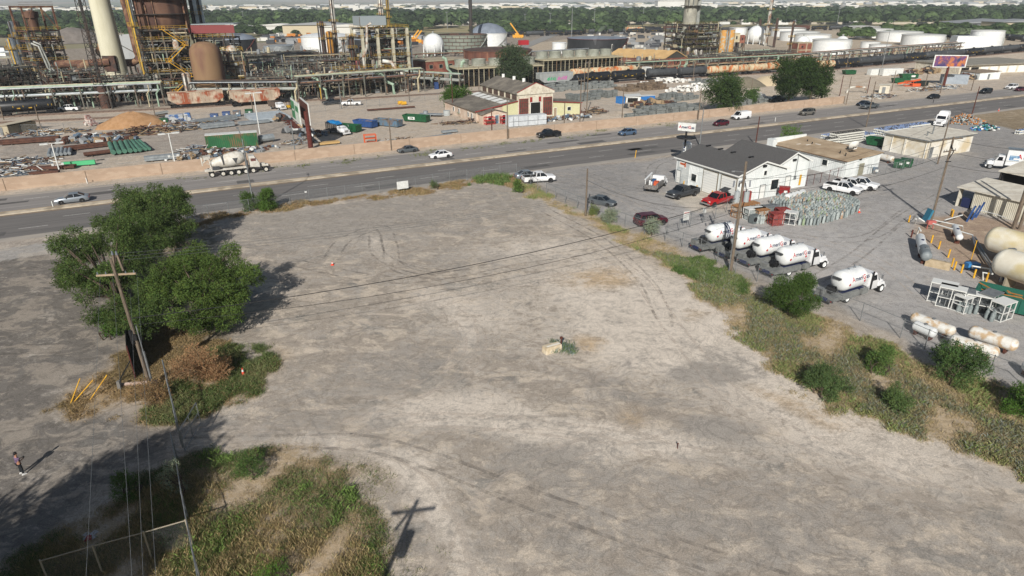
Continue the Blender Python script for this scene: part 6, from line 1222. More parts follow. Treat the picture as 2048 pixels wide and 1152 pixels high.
def vessel(label,px,ytop,wpx,m,name='column',cat='column',y0=None,plats=(),dome=.5,taper=1,pm=steeld,n=20,group=None,rings=0,legs=None,zmax=None,lad=True):
    p=P(*px);d=(p-Vector((0,0,CH))).dot(VF);r=wpx/2*d/FP;h=zmax or hz(px[0],px[1],ytop);z0=hz(px[0],px[1],y0)if y0 else 0
    t=T(name,label,cat,p,0,group);b=MB();rt_=r*taper;b.lathe([(.001,z0),(r*.98,z0),(r,z0+.2),(rt_,h-rt_*dome),(rt_*.8,h-rt_*dome*.35),(rt_*.4,h-.05*rt_),(.001,h)],n);b.build('shell',m,t,smooth=True)
    if rings:b=MB();[b.lathe([(r*1.01,z0+(h-z0)*k/rings),(r*1.03+.04,z0+(h-z0)*k/rings),(r*1.03+.04,z0+(h-z0)*k/rings+.25),(r*1.01,z0+(h-z0)*k/rings+.25)],n)for k in range(1,rings)];b.build('rings',pm,t)
    if plats:
        for yp in plats:
            z=hz(px[0],px[1],yp);b=MB();b.lathe([(r,z),(r+1.1,z),(r+1.1,z+.12),(r,z+.12)],12);q=b.build('platform',pm,t);b=MB()
            for zz in(.6,1.1):b.lathe([(r+1.05,z+zz),(r+1.12,z+zz),(r+1.12,z+zz+.07),(r+1.05,z+zz+.07)],12)
            [b.box(((r+1.08)*math.cos(a),(r+1.08)*math.sin(a),z+.6),(.07,.07,1.1))for a in[2*math.pi*i/12 for i in range(12)]];b.build('railing',ryel,q)
    if lad:b=MB();b.box((.3*r,-r-.25,(z0+h)/2),(.5,.08,h-z0));b.cyl((-r*.5,-r-.2,z0),(-r*.5,-r-.2,h*.95),.12,n=6);b.build('ladder',pm,t)
    if legs:b=MB();[b.cyl((r*.8*math.cos(a),r*.8*math.sin(a),0),(r*.8*math.cos(a),r*.8*math.sin(a),z0+.5),.25,n=6)for a in[math.pi/4+math.pi/2*i for i in range(4)]];b.build('legs',legs,t)
    return t
# left end
t,_=frame_tower('dark rusty steel tower at the far left holding a brown vessel on top',(92,188),(150,182),9,lv((92,188),(165,145,124,103,82,62)),2,1,steeld,.5,120,3,ryel,steelr,drums=9);
h2=hz(92,188,14);zf=hz(92,188,62);b=MB()
for x in(0,_):
    for y in(0,9):b.box((x,y,(zf+h2)/2),(.5,.5,h2-zf))
b.box((_/2,0,h2),(_+.5,.5,.6)).box((_/2,9,h2),(_+.5,.5,.6)).bar((0,0,zf),(_*.35,0,h2),.25).bar((_,0,zf),(_*.6,0,h2),.25).box((_/2,0,h2+1.5),(_+1,.1,.1)).box((_/2,0,h2+.8),(_+1,.1,.1));b.build('top_frame',prust,t)
b=MB();rr=2.3;b.lathe([(.001,zf),(rr*.7,zf),(rr*.7,zf+3.5),(rr,zf+6),(rr,h2-3.5),(rr*.5,h2-1.2),(.001,h2-1)],18,(_*.42,4.5,0));b.build('brown_vessel',rustd,t,smooth=True)
vessel('tall silver column at the far left edge of the refinery',(55,160),42,9,silver,plats=(75,110),group='refinery columns');vessel('shorter silver column left of the rusty tower with a yellow ladder',(48,172),76,13,silver,plats=(98,),pm=ryel,group='refinery columns');vessel('dark column beside the silver columns at the far left',(68,165),42,10,steeld,plats=(70,95),group='refinery columns')
def chimney():
    p=P(243,184);t=T('chimney','tall cream concrete chimney leaning out of the top of the picture','chimney',p);h=56;b=MB();b.lathe([(3.9,0),(3.55,14),(2.7,h),(2.5,h),(2.5,h-1),(.001,h-1)],30);b.build('shaft',chimc,t,smooth=True)
    MB().box((.5,-3.4,10),(4.2,1.2,5.2)).build('duct_opening',steelr,t);b=MB();b.tube([(.5,-3.6,10.5),(-4,-5,10.5),(-9,-5.5,9.5),(-10.5,-5.5,6.5),(-10.5,-5.5,0)],1.25,12);b.build('flue_duct',prust,t,smooth=True)
chimney()
def mast():
    p=P(214,216);t=T('lattice_mast','black lattice mast with a flare pipe in front of the cream chimney','mast',p);h=48;b=MB();w=1.5;c=[(-w,-w),(w,-w),(w,w),(-w,w)]
    for x,y in c:b.bar((x,y,0),(x*.35,y*.35,h),.16)
    n=22
    for k in range(n):
        z0,z1=h*k/n,h*(k+1)/n;s0,s1=1-.65*k/n,1-.65*(k+1)/n
        for i in range(4):a,d=c[i],c[(i+1)%4];b.bar((a[0]*s0,a[1]*s0,z0),(d[0]*s1,d[1]*s1,z1),.09);b.bar((a[0]*s1,a[1]*s1,z1),(d[0]*s1,d[1]*s1,z1),.09)
    b.build('lattice',steeld,t);MB().cyl((0,0,0),(0,0,h+8),.4,.35,n=10).build('flare_pipe',steeld,t);MB().cyl((0,0,0),(0,0,7),1.5,n=14).build('base_drum',steelr,t)
mast()
def bigpipe():
    a=P(85,185);t=T('gas_main','very thick rust coloured pipe running level across the left units and bending up','pipe',a);z=hz(85,185,129);b=MB();e=P(292,180)-a;e.z=0
    b.tube([(0,0,z),e*.5+Vector((0,0,z)),e*.93+Vector((0,0,z)),e*.985+Vector((0,0,z+.8)),e+Vector((0,0,z+3.5)),e+Vector((-.5,0,z+16)),e+Vector((-1.2,0,z+24))],[1.3]*5+[1.0,.9],14);b.build('pipe',prust,t,smooth=True)
    b=MB();[b.box((e.x*f,e.y*f,z/2),(.5,.5,z))for f in(.0,.22,.45,.68,.9)];b.build('supports',steelc,t)
bigpipe()
def hopper():
    a=P(232,165);t=T('precipitator','grey box shaped dust collector with a pointed side behind the chimney','process unit',a,0);s=1.0;z0=hz(232,165,121);z1=hz(232,165,72);b=MB();L_=14
    b.loft([[(x,-4,z0+q),(x,4,z0+q),(x,4,z1-q2),(x,-4,z1-q2)]for x,q,q2 in((-2.6,4,5.5),(0,0,0),(L_,0,-1))]);b.build('casing',mat('collector_grey','9c9fa0',.6,'86898a',sc=.2,stretch=(1,1,.2)),t);MB().side([(-2.7,z0+4),(0,z0-.1),(0,z1-.5),(-2.7,z1-6)],-4.1,-4.02).build('rusty_side',mat('pale_rust','b9a890',.8,'9c7048',sc=.4),t)
    b=MB();[b.box((x,y,z0/2),(.5,.5,z0))for x in(0,7,14)for y in(-4,4)];[b.bar((x,-4.1,z1+.2),(x,-4.1,z1+3),.15)for x in(1,3,6,9)];b.bar((0,-4.3,z1+1.5),(13,-4.3,z0+3),.5,.15).bar((-5,-4,z1-2),(0,-4.3,z1+1.5),.5,.15);b.build('stairs_and_legs',steel,t)
hopper()
# the big brown regenerator with its frame
U=(300,196)
t,_=frame_tower('tall steel unit with yellow stairs under the giant rust brown vessel',(305,196),(396,190),16,lv((305,196),(172,148,126,104,82,60)),4,2,steel,.45,420,5,ryel,steel,drums=16,pk=.2)
zf=hz(305,196,60)
b=MB();b.lathe([(3.5,zf-6),(8.0,zf+1),(8.2,zf+4),(8.2,62),(.001,64)],30,(_*.62,9,0));b.build('giant_brown_vessel',rustd,t,smooth=True)
b=MB();[b.lathe([(8.2,z),(9.6,z),(9.6,z+.2),(8.2,z+.2)],24,(_*.62,9,0))for z in(zf+4.5,zf+9)];b.build('vessel_platforms',steeld,t)
b=MB();r=random.Random(4)
for k in range(11):a=r.uniform(3.4,6.1);b.cyl((_*.62+8.5*math.cos(a),9+8.5*math.sin(a),zf-r.uniform(0,4)),(_*.62+8.5*math.cos(a),9+8.5*math.sin(a),zf+r.uniform(4,16)),r.choice((.1,.15,.3)),n=6)
tag(b.build('vessel_pipes',prust,t),kind='stuff')
b=MB();sx=_*.72
for k in range(5):
    z0,z1=zf-5*(k+1),zf-5*k;x0,x1=(sx-3,sx+3)if k%2 else(sx+3,sx-3)
    b.bar((x0,-1.6,z0),(x1,-1.6,z1),.9,.2);b.bar((x0,-2.0,z0+1.1),(x1,-2.0,z1+1.1),.08);b.box((x1,-1.6,z1),(1.8,1.2,.12));[b.box((x1+dx,-2.1,z1+.55),(.08,.08,1.1))for dx in(-.8,0,.8)];b.box((x1,-2.1,z1+1.1),(1.8,.08,.08))
b.build('zigzag_stairs',mat('stair_yellow','c9992a',.6),t)
vessel('silver stack above the brown riser left of the giant vessel',(300,192),-40,9,silver,plats=(52,),pm=ryel,group='refinery columns',zmax=52);vessel('pair of tall silver columns right of the giant brown vessel, left one',(418,180),-30,13,silver,plats=(30,55),group='refinery columns',zmax=48);vessel('pair of tall silver columns right of the giant brown vessel, right one',(430,178),-30,10,silver,plats=(18,),group='refinery columns',zmax=47)
vessel('white standing vessel in front of the yellow stairs',(382,200),145,17,greyv,plats=(),group='refinery columns');
def rvessel():
    p=P(428,200);d=(p-Vector((0,0,CH))).dot(VF);r=29*d/FP;z0=hz(428,200,180);h=hz(428,200,83);t=T('rust_drum','great rust streaked upright vessel with a domed top on a concrete table','vessel',p);b=MB();b.lathe([(.001,z0),(r,z0),(r,h-r*.75),(r*.93,h-r*.45),(r*.7,h-r*.16),(r*.35,h-.1),(.001,h)],32);b.build('shell',rustv,t,smooth=True)
    MB().box((0,0,z0-.6),(r*2.3,r*2.2,1.2)).build('table',conc,t);[MB().box((x*r,y*r*.9,(z0-1.2)/2),(.9,.9,z0-1.2)).build('table_leg',conc,t)for x in(-.95,.95)for y in(-.9,.9)]
rvessel()
t,_=frame_tower('dark platform unit under a long red and grey shed roof',(408,186),(484,184),10,lv((408,186),(150,115,76)),4,1,steeld,.4,110,8,ryel,steeld,drums=6)
zf=hz(408,186,76);zr=hz(408,186,50);b=MB();b.side([(-1,zr),(_+1,zr),(_+1,zr+.3),(-1,zr+.3)],0,11);b.build('shed_roof',mat('shed_grey','8b9498',.6),t);MB().box((_/2,-.2,zr-1.4),(_+2,.3,2.6)).build('red_fascia',mat('shed_red','7a3a3a',.7),t);b=MB();[b.box((_*k/6,0,(zf+zr)/2),(.3,.3,zr-zf))for k in range(7)];b.build('shed_posts',steelr,t)
t,_=frame_tower('narrow frame tower with yellow decks and a pale vessel right of the rust streaked drum',(462,194),(497,192),7,lv((462,194),(160,132,104)),2,1,steelc,.35,90,9,ryel,steeld,drums=2)
b=MB();b.lathe([(.001,0),(2.2,0),(2.2,14),(1.2,16),(.001,16.3)],18,(_*.5,3.5,0));b.build('pale_vessel',greyv,t,smooth=True)
# dense mid part
for k,(a,b_,dp,tops,nx,sd,cl,cm,lb)in enumerate([((0,215),(95,203),14,(190,168,140),5,21,170,steeld,'low jumble of racks and dark platforms at the left edge'),((110,214),(215,205),16,(188,165,148),5,22,220,steelr,'rusty low process unit under the thick level pipe'),((215,206),(305,200),14,(182,160),4,23,200,steel,'grey low unit with a white truss right of the chimney foot'),
  ((500,200),(575,196),22,(178,155),4,24,190,steel,'low unit beside the red brick control house'),((560,168),(640,162),26,(145,128),4,25,170,steel,'wide low unit behind the control house'),((600,195),(700,188),20,(170,152),5,26,230,steel,'crowded pipe unit in front of the orange columns'),((700,190),(800,182),16,(165,148),5,27,220,steelc,'pipe unit at the foot of the yellow railed tower'),((640,150),(720,146),20,(135,122),4,28,160,steel,'low unit around the base of the orange columns'),
  ((1390,138),(1470,134),16,(125,116),4,29,120,steelc,'low pipe unit right of the tan roofed brick hall'),((1480,133),(1590,127),14,(120,108),5,30,150,steelc,'tan platform unit beneath the maroon stacks'),((1400,118),(1480,112),16,(100,),4,33,100,steelc,'small unit beneath the striped orange silos'),((0,175),(85,170),20,(150,138),4,34,120,steel,'unit behind the left edge racks'),((815,175),(885,170),10,(158,),3,35,100,steel,'low yellow railed unit left of the cooling tower'),((500,140),(640,132),14,(118,110),6,36,120,steel,'long low rack in front of the silver tank'),((1240,150),(1330,144),10,(134,128),4,37,110,steel,'low rack in front of the brick hall')]):
    frame_tower(lb,a,b_,dp,lv(a,tops),nx,2,cm,.3,cl,sd,ryel if k in(6,12)else steel,steel,drums=10)
# columns and stacks in the middle
gs='refinery columns'
for px,yt,w_,m_,pl,lb in[((677,135),-5,9,greyv,(44,66,92),'tall white and rust streaked stack left of the yellow railed tower'),((666,138),62,13,mat('orange_clad','b5812e',.7,'9a6a2c',sc=.5),(75,),'orange lower column beside the streaked stack'),((653,136),42,9,rustd,(52,80),'brown column left of the orange column'),((692,138),76,7,greyv,(80,110),'thin white column right of the streaked stack'),((711,165),70,10,rustd,(74,97,121),'dark brown column with black rings in front of the black tank'),((720,172),121,9,mat('pinkish_red','8a4a48',.7,'744040',sc=.5),(),'short pink red column at the pipe rack'),((645,130),40,2.5,pgrey,(),'thin grey vent pipe left of the brown column'),((768,100),-8,10,greyv,(15,30),'thin column rising behind the yellow railed tower'),((782,105),-6,6,ryel,(20,36),'yellow ringed column behind the yellow railed tower'),((749,175),147,12,greyv,(),'squat white vessel among the bent white pipes'),((943,98),-60,7,steeld,(),'tall plain black stack in front of the panelled tank'),
  ((1531,92),-30,6.5,greyv,(20,50,70),'tall white and rust striped stack at the right unit'),((1515,88),38,4.5,steelr,(60,),'maroon stack left of the striped stack'),((1547,95),36,5,steelr,(62,),'maroon stack right of the striped stack'),((1577,110),42,4,prust,(75,90),'thin rusty stack left of the brick cube'),((1354,112),80,11,mat('tan_silo','b5a184',.7,'a3906f',sc=.5),(),'tan upright tank at the gable of the brick hall'),((1375,122),94,7,greyv,(),'left one of the three white upright drums'),((1390,122),99,8,greyv,(),'middle one of the three white upright drums'),((1401,122),100,6,greyv,(),'right one of the three white upright drums'),((1484,105),72,7,steeld,(),'dark square looking column by the cream house'),((1223,128),88,4,greyv,(),'thin white vertical exchanger by the black tank, left one'),((1248,130),90,5,greyv,(),'thin white vertical exchanger by the black tank, right one')]:
    vessel(lb,px,yt,w_,m_,plats=pl,group=gs,zmax=(hz(px[0],px[1],0)+6)if yt<-4 else None)
t,_=frame_tower('tall open tower with cream columns and yellow railed decks',(733,166),(820,160),12,lv((733,166),(139,115,77,58)),3,1,mat('cream_columns','b9b5a2',.7,'a39d88',sc=.5),1.0,190,41,ryel,steel,drums=12)
zf=hz(733,166,58);zt=hz(733,166,34);MB().box((_*.28,5,zt-1.5),(_*.56,9,3.4)).build('top_shed',mat('shed_grey','8b9498',.6),t);b=MB();[b.box((_*.56*k/4,1,(zf+zt)/2),(.3,.3,zt-zf))for k in range(5)];b.build('shed_posts',steel,t)
MB().box((_+1.2,3,hz(733,166,72)/2),(1.6,5,hz(733,166,72))).build('dark_tower_leg',mat('leg_grey','5c6266',.6),t)
t,_=frame_tower('crowded dark distillation unit with ringed decks right of the brick hall',(1368,122),(1432,118),16,lv((1368,122),(108,97,87,77,66,50)),3,2,steeld,.5,330,42,mat('rail_dull','7d7440',.7),steeld,drums=14)
b=MB();b.lathe([(3.4,0),(3.4,62),(.001,63)],22,(_*.34,7,0));b.build('distillation_column',mat('column_grey','a3a193',.6,'86847a',sc=.3),t,smooth=True);b=MB();[b.lathe([(3.4,z),(5.2,z),(5.2,z+.25),(3.4,z+.25)],16,(_*.34,7,0))for z in range(26,62,5)];b.build('ring_decks',steeld,t);b=MB();[b.box((_*.34+dx,7-5,44),(.3,.3,36))for dx in(-6,-3)];b.cyl((_*.34+4.6,6,0),(_*.34+4.6,6,64),1.0,n=12);b.build('riser',pgrey,t)
def silos():
    t=T('silos','orange tiled twin silos with a grey pipe strip between them','silo',P(1436,118));d=300;w=3.0;h=hz(1436,118,60)
    for k,x in enumerate((0,3.8)):MB().cyl((x+1.6,0,0),(x+1.6,0,h),1.9,n=16).build('silo',mat('orange_tile','bd8a42',.7,'a5b0a8',sc=.8,mix=(.5,.62)),t,smooth=True)
    [MB().cyl((x,-2.0,0),(x,-2.0,h),.35).build('strip_pipe',pgrey,t)for x in(2.7,4.0)];b=MB();b.box((3.4,0,h+.5),(7,4,.3));b.box((3.4,-2.2,h+1.3),(7,.1,.1));b.build('top_deck',steeld,t)
    t=T('stilt_house','cream clad house on dark stilts right of the orange silos','building',P(1459,112));z=hz(1459,112,84);z2=hz(1459,112,66);MB().box((1.9,0,(z+z2)/2),(4.0,4,z2-z)).build('walls',pcream,t);MB().box((2.1,-2.03,(z+z2)/2),(.8,.06,1.6)).build('window',win,t);b=MB();[b.box((x,y,z/2),(.9,.9,z))for x in(.4,3.4)for y in(-1.5,1.5)];b.build('stilts',steeld,t)
    t=T('brick_tower','small brick box on cream frame beside the stilt house','building',P(1474,110));z=hz(1474,110,86);z2=hz(1474,110,70);MB().box((1.4,0,(z+z2)/2),(2.8,3,z2-z)).build('walls',brick,t);MB().box((1.4,-1.53,(z+z2)/2),(.7,.06,1.2)).build('window',win,t);b=MB();[b.box((x,y,z/2),(.4,.4,z))for x in(.1,2.7)for y in(-1.3,1.3)];b.build('stilts',steelc,t)
    t=T('brick_cube','red brick cube building with concrete bands in front of the white sphere','building',P(1593,112),R_(10));h=hz(1593,112,86);MB().box((4.2,3,h/2),(8.4,6,h)).build('walls',brick,t);b=MB();[b.box((4.2,3,z),(8.7,6.3,.5))for z in(h,h*.45)];[b.box((x,-.05,h/2),(.5,.3,h))for x in(0,5.2,8.4)];b.build('concrete_bands',conc,t);MB().box((2.6,-.05,h*.7),(1,.1,1.0)).build('window',win,t)
silos()
# brick buildings, cooling towers
def bbox(label,pl,pr,ytop,depth,m=brick,roofm=conc,nwin=4,name='brick_building',par=.4):
    A,B=P(*pl),P(*pr);L_=(B-A).length;h=hz(pl[0],pl[1],ytop);t=T(name,label,'building',A,az(A,B));MB().box((L_/2,depth/2,h/2),(L_,depth,h)).build('walls',m,t);MB().box((L_/2,depth/2,h+par/2),(L_+.5,depth+.5,par)).build('roof',roofm,t)
    for k in range(nwin):opening(t,(L_*(k+.5)/nwin,-.04,h*.6),(L_/nwin*.35,.1,h*.28),win,'window',conc)
    return t
bbox('red brick building left of the cooling tower fans',(853,150),(930,144),124,14,nwin=4);bbox('red brick control house among the pipe racks',(537,180),(602,176),152,12,nwin=3);bbox('low brick building right of the tan roofed hall',(1366,138),(1418,133),122,8,nwin=2);bbox('flat tan roofed pump house under the maroon stacks',(1460,130),(1553,124),112,14,m=conc,nwin=4);bbox('cream block at the left edge beyond the silver columns',(12,112),(34,110),95,10,m=siding,roofm=shingle,nwin=0,name='small_hall')
def hall():
    A,B=P(1327,140),P(1369,137);w=(B-A).length;t=T('brick_hall','large red brick hall with a tan gable roof and dark gable end','building',A,az(A,B));h=hz(1327,140,117);hr=hz(1345,140,103);d=24
    gx=Matrix.Rotation(0,4,'Z');b=MB();sk=-.55
    def sh(o):o.data.transform(Matrix(((1,sk,0,0),(0,1,0,0),(0,0,1,0),(0,0,0,1))));return o
    b.box((w/2,d/2,h/2),(w,d,h));sh(b.build('walls',brick,t));b=MB();b.side([(0,h),(w,h),(w/2,hr)],-.05,0);sh(b.build('gable',mat('dark_gable','3b3a34',.8),t));r=MB();gable_roof(r,w,0,d,h,hr,.5,.3);sh(r.build('roof',mat('hall_roof','b8996a',.9,'a88a5e',sc=.3),t));v=MB();[v.cyl((w/2,y,hr),(w/2,y,hr+1.2),.5,n=8)for y in(3,8,13,18,22)];sh(v.build('roof_vents',pgrey,t))
hall()
def cooling(label,pl,pr,ytop,depth,lm,fans,seed,fm=mat('fan_grey','8f9288',.7,'7c7f75',sc=.5)):
    A,B=P(*pl),P(*pr);L_=(B-A).length;t=T('cooling_tower',label,'cooling tower',A,az(A,B),'cooling towers');h=hz(pl[0],pl[1],ytop);b=MB();b.box((L_/2,depth/2+.6,h/2),(L_,depth-1.2,h));b.build('core',darkin,t)
    b=MB();n=int(L_/1.9)
    for k in range(7):b.add([(0,.3,h*(k+.2)/7),(L_,.3,h*(k+.2)/7),(L_,-.35,h*(k+.75)/7),(0,-.35,h*(k+.75)/7)],[(0,1,2,3)])
    b.build('louvres',lm,t);b=MB();[b.box((L_*k/n,-.45,h/2),(.22,.25,h))for k in range(n+1)];b.build('posts',steelc,t);MB().box((L_/2,depth/2,h+.2),(L_+1,depth+1.6,.4)).build('deck',mat('deck_tan','a39b82',.9),t)
    b=MB();[b.box((L_/2,-.7,h+z),(L_,.08,.08))for z in(.9,1.4)];[b.box((L_*k/n,-.7,h+.8),(.08,.08,1.2))for k in range(n+1)];b.build('railing',steelc,t)
    for k in range(fans):
        x=L_*(k+.5)/fans;q=T_=None;b=MB();r_=min(depth*.36,L_/fans*.42);b.lathe([(r_,h+.4),(r_*.9,h+1.6),(r_,h+2.9),(r_*.93,h+2.9),(r_*.85,h+1.2),(.001,h+1.0)],20,(x,depth/2,0));b.build('fan_stack',fm,t,smooth=True)
    return t
cooling('near cooling tower with dark louvres, left of the olive tree',(917,175),(1084,166),139,12,mat('louvre_dark','57564c',.8,'46453d',sc=1),5,1);cooling('long pale framed cooling tower running right of the olive tree',(1086,160),(1240,150),122,14,mat('louvre_olive','6c6a50',.8,'545240',sc=1),6,2)
# pipe racks and bent pipes
def rack(label,pa,pb,h,w=4,n=6,lv_=2,seed=1,bent=7.0,cm=steel,group='pipe racks'):
    A,B=P(*pa),P(*pb);L_=(B-A).length;t=T('pipe_rack',label,'pipe rack',A,az(A,B),group);r=random.Random(seed);nb=max(2,int(L_/bent));b=MB()
    for k in range(nb+1):
        x=L_*k/nb;[b.box((x,y,h/2),(.35,.35,h))for y in(0,w)]
        for l in range(lv_):b.box((x,w/2,h-.2-l*2.2),(.3,w+.8,.3))
    b.build('bents',cm,t);ms=[pgrey,pcream,steeld,silver,pmint,prust];c=MB()
    for l in range(lv_):
        for k in range(n):rr=r.choice((.12,.18,.26,.35));c.cur=r.choice((0,0,1,2,3,4,5));y=w*(k+.5)/n;c.cyl((0,y,h+.1+rr-l*2.2),(L_,y,h+.1+rr-l*2.2),rr,n=6)
    for k in range(int(L_/3)):c.cur=r.choice((0,1,4,5,2));x=r.uniform(0,L_);y=r.choice((-.3,w+.3));c.tube([(x,y,0),(x,y,h*.6),(x+.8,y,h*.75),(x+.8,y,h)],r.choice((.1,.18,.28)),6)
    tag(c.build('pipes',ms,t),kind='stuff');return t
for a,b_,h,w,n,s,lb in[((385,207),(600,205),6,4,5,1,'pipe rack passing behind the rusty hopper wagons'),((600,205),(850,183),7.5,4,6,2,'grey pipe rack along the front of the middle units'),((0,228),(330,212),6.5,4,6,3,'pipe rack in front of the left units behind the black tank car'),((500,152),(725,140),7,3,5,4,'raised pipe rack crossing behind the control house'),((1250,150),(1600,130),4.5,4,6,5,'pipe rack behind the standing tank wagons'),((1600,130),(1930,102),4.5,5,5,6,'pale pipe rack along the black tank train'),((800,172),(920,180),5,3,5,7,'sloping pipe rack running to the cooling tower'),((470,128),(640,122),5,3,4,8,'far raised pipe rack near the silver tank'),((0,150),(85,148),9,3,5,9,'pipe rack at the left edge behind the racks'),((1020,115),(1180,106),2,3,3,10,'low white pipes in front of the black tank'),((780,118),(940,112),1.6,4,4,11,'low black pipes at the foot of the sphere')]:rack(lb,a,b_,h,w,n,2 if h>4 else 1,s)
def bent(label,p0,r,m,dx=3,h=6):t=T('bent_pipe',label,'pipe',P(*p0),0,'bent pipes');MB().tube([(0,0,0),(0,0,h*.45),(-dx*.4,0,h*.6),(-dx*.6,0,h*.95),(-dx,0,h)],r,8).build('pipe',m,t,smooth=True)
for px,r_,m_,dx,h,lb in[((654,200),.45,pmint,4,7,'mint green bent pipe beside the yellow one'),((644,199),.35,ryel,2,8,'yellow bent pipe at the pipe rack'),((788,188),.55,pmint,6,7,'mint green bent pipe in front of the tower'),((812,172),.7,greyv,8,9,'white elbow pipe under the tower'),((918,172),.7,pmint,-2.5,9,'mint green riser left of the cooling tower'),((903,170),.6,pmint,3,10,'mint green arch pipe beside the cooling tower'),((128,205),.3,pgrey,5,18,'left of two slim grey pipes curving down'),((133,205),.3,pgrey,5,18.5,'right of two slim grey pipes curving down'),((732,168),.5,greyv,-4,22,'tall white pipe with bends on the tower'),((1430,128),.4,greyv,6,4,'white snaking pipe near the distillation unit')]:bent(lb,px,r_,m_,dx,h)
def tank(label,xl,xr,yb,yt,m,roof='flat',rm=None,bands=None,group='storage tanks',name='storage_tank',rh=.18):
    f_=P((xl+xr)/2,yb);dv=Vector((f_.x,f_.y,0)).normalized();d=(f_-Vector((0,0,CH))).dot(VF);r=(xr-xl)/2*d/FP;r=(xr-xl)/2*(d+r*.9)/FP;c=f_+dv*r;h=hz((xl+xr)/2,yb,yt)
    t=T(name,label,'tank',c,0,group);b=MB();b.lathe([(r,0),(r,h)],44);b.build('shell',m,t,smooth=True);b=MB()
    if roof=='flat':b.lathe([(r,h),(r*.98,h+.12),(.001,h+r*.06)],44)
    elif roof=='float':b.lathe([(r,h),(r*.985,h),(r*.985,h-1.4),(.001,h-1.3)],44)
    else:b.lathe([(r*1.02,h-.2),(r*.8,h+r*rh*.5),(r*.45,h+r*rh*.85),(.001,h+r*rh)],44)
    b.build('roof',rm or m,t,smooth=True);b=MB();b.lathe([(r*1.003,h-.25),(r*1.015+.1,h-.25),(r*1.015+.1,h),(r*1.003,h)],44);b.build('rim',bands or m,t)
    a=math.radians(-60);n=14;s=MB();pts=[((r+.4)*math.cos(a+.9*k/n),(r+.4)*math.sin(a+.9*k/n),h*k/n)for k in range(n+1)];[s.bar(pts[k],pts[k+1],.5,.2)for k in range(n)];s.build('spiral_stair',pgrey if m!=tankb else redrust,t);return t,r,h
tankb=mat('tank_black','27292c',.5,'1f2123',sc=.4);tankg=mat('tank_panel_grey','7d8378',.7,'6e746a',sc=.2,stretch=(.3,.3,1.6),col3='8a8d80',sc3=.12);tankr=mat('tank_brown','6a4334',.85,'53342a',sc=.25,stretch=(1,1,.15),col3='8a6048',sc3=.3);domem=mat('dome_grey','7c8490',.5,'6a727c',sc=.2)
t,r_,h_=tank('huge grey panelled tank with rusty seams behind the white sphere',876,975,107,71,tankg,'float',steelr);b=MB();rr=random.Random(3)
for k in range(5):b.lathe([(r_*1.002,h_*k/5),(r_*1.002+.06,h_*k/5+.05),(r_*1.002+.06,h_*k/5+.35),(r_*1.002,h_*k/5+.4)],44)
for k in range(5):[b.box(((r_+.04)*math.cos(a),(r_+.04)*math.sin(a),h_*(k+.5)/5),(.3,.3,h_/5))for a in[-3.1+.3*j+.15*(k%2)for j in range(11)]]
b.build('seams',steelr,t)
tank('white tank with a grey domed roof right of the panelled tank',942,1014,93,67,tankw,'dome',domem,rh=.5);tank('low wide rusty brown tank behind the olive tree',927,1064,122,104,tankr,'flat',steelr);tank('big black tank with a red walkway and a grey roof',1134,1253,103,79,tankb,'flat',domem,redrust);tank('small white tank with a stair beside the black tank',1104,1132,107,86,tankw);tank('white tank behind the orange column',607,704,104,74,tankw,'dome',rh=.12);tank('dark tank with a blue grey cone roof behind the open tower',700,778,118,80,tankb,'dome',domem,rh=.35);tank('dark tank with a grey cone roof behind the dark platform unit',440,515,110,80,tankb,'dome',domem,rh=.3);tank('dull silver tank left of the white tank',541,590,116,92,silver,'flat');tank('smaller dull silver tank tucked behind the first',530,552,112,93,silver,'flat')
for xl,xr,yb,yt,lb in[(1457,1490,76,56,'white tank behind the stilt house'),(1542,1606,74,57,'white tank farthest back behind the thin rusty stack'),(1560,1633,83,65,'white tank behind the left small sphere'),(1588,1655,90,70,'white tank between the two small spheres'),(1623,1694,109,81,'large white tank right of the brick cube'),(1686,1753,71,54,'white tank at the back with a brown rim'),(1713,1779,76,59,'white tank, second of the four overlapping right ones'),(1755,1836,84,65,'white tank, third of the four overlapping right ones'),(1804,1880,93,71,'white tank, nearest and rightmost of the four overlapping ones'),(1720,1754,103,85,'small white tank behind the pale rack'),(1736,1775,112,90,'small white tank in front, behind the pale rack'),(1937,1994,101,62,'tall white tank at the right end of the tank farm'),(1290,1330,0,0,None)]:
    if lb:tank(lb,xl,xr,yb,yt,tankw,'flat',mat('tank_roof_white','b9bbb8',.7,'a9a8a2',sc=.1),steelr if yt in(54,57)else None,group='white storage tanks')
def sphere(label,cx,cy,rpx,yb):
    g=P(cx,yb);d=(g-Vector((0,0,CH))).dot(VF);r=rpx*d/FP;t=T('gas_sphere',label,'gas sphere',g,0,'gas spheres');zc=max(r*1.02,hz(cx,yb,cy));b=MB();b.lathe([(max(.001,r*math.sin(math.pi*k/16)),zc-r*math.cos(math.pi*k/16))for k in range(17)],32);b.build('ball',tankw,t,smooth=True);[MB().cyl((r*.97*math.cos(a),r*.97*math.sin(a),0),(r*.97*math.cos(a),r*.97*math.sin(a),zc),.3,n=8).build('leg',tankw,t)for a in[2*math.pi*k/8+.2 for k in range(8)]];MB().cyl((0,0,zc+r),(0,0,zc+r+1),.6,n=8).build('top_valve',pgrey,t)
sphere('large white gas sphere left of the grey panelled tank',868,91,20.5,111);sphere('white gas sphere behind the stilt house',1510,78,17,88);sphere('white gas sphere behind the brick cube',1603,90,14,102);sphere('white gas sphere touching the large white tank',1681,88,13,100)
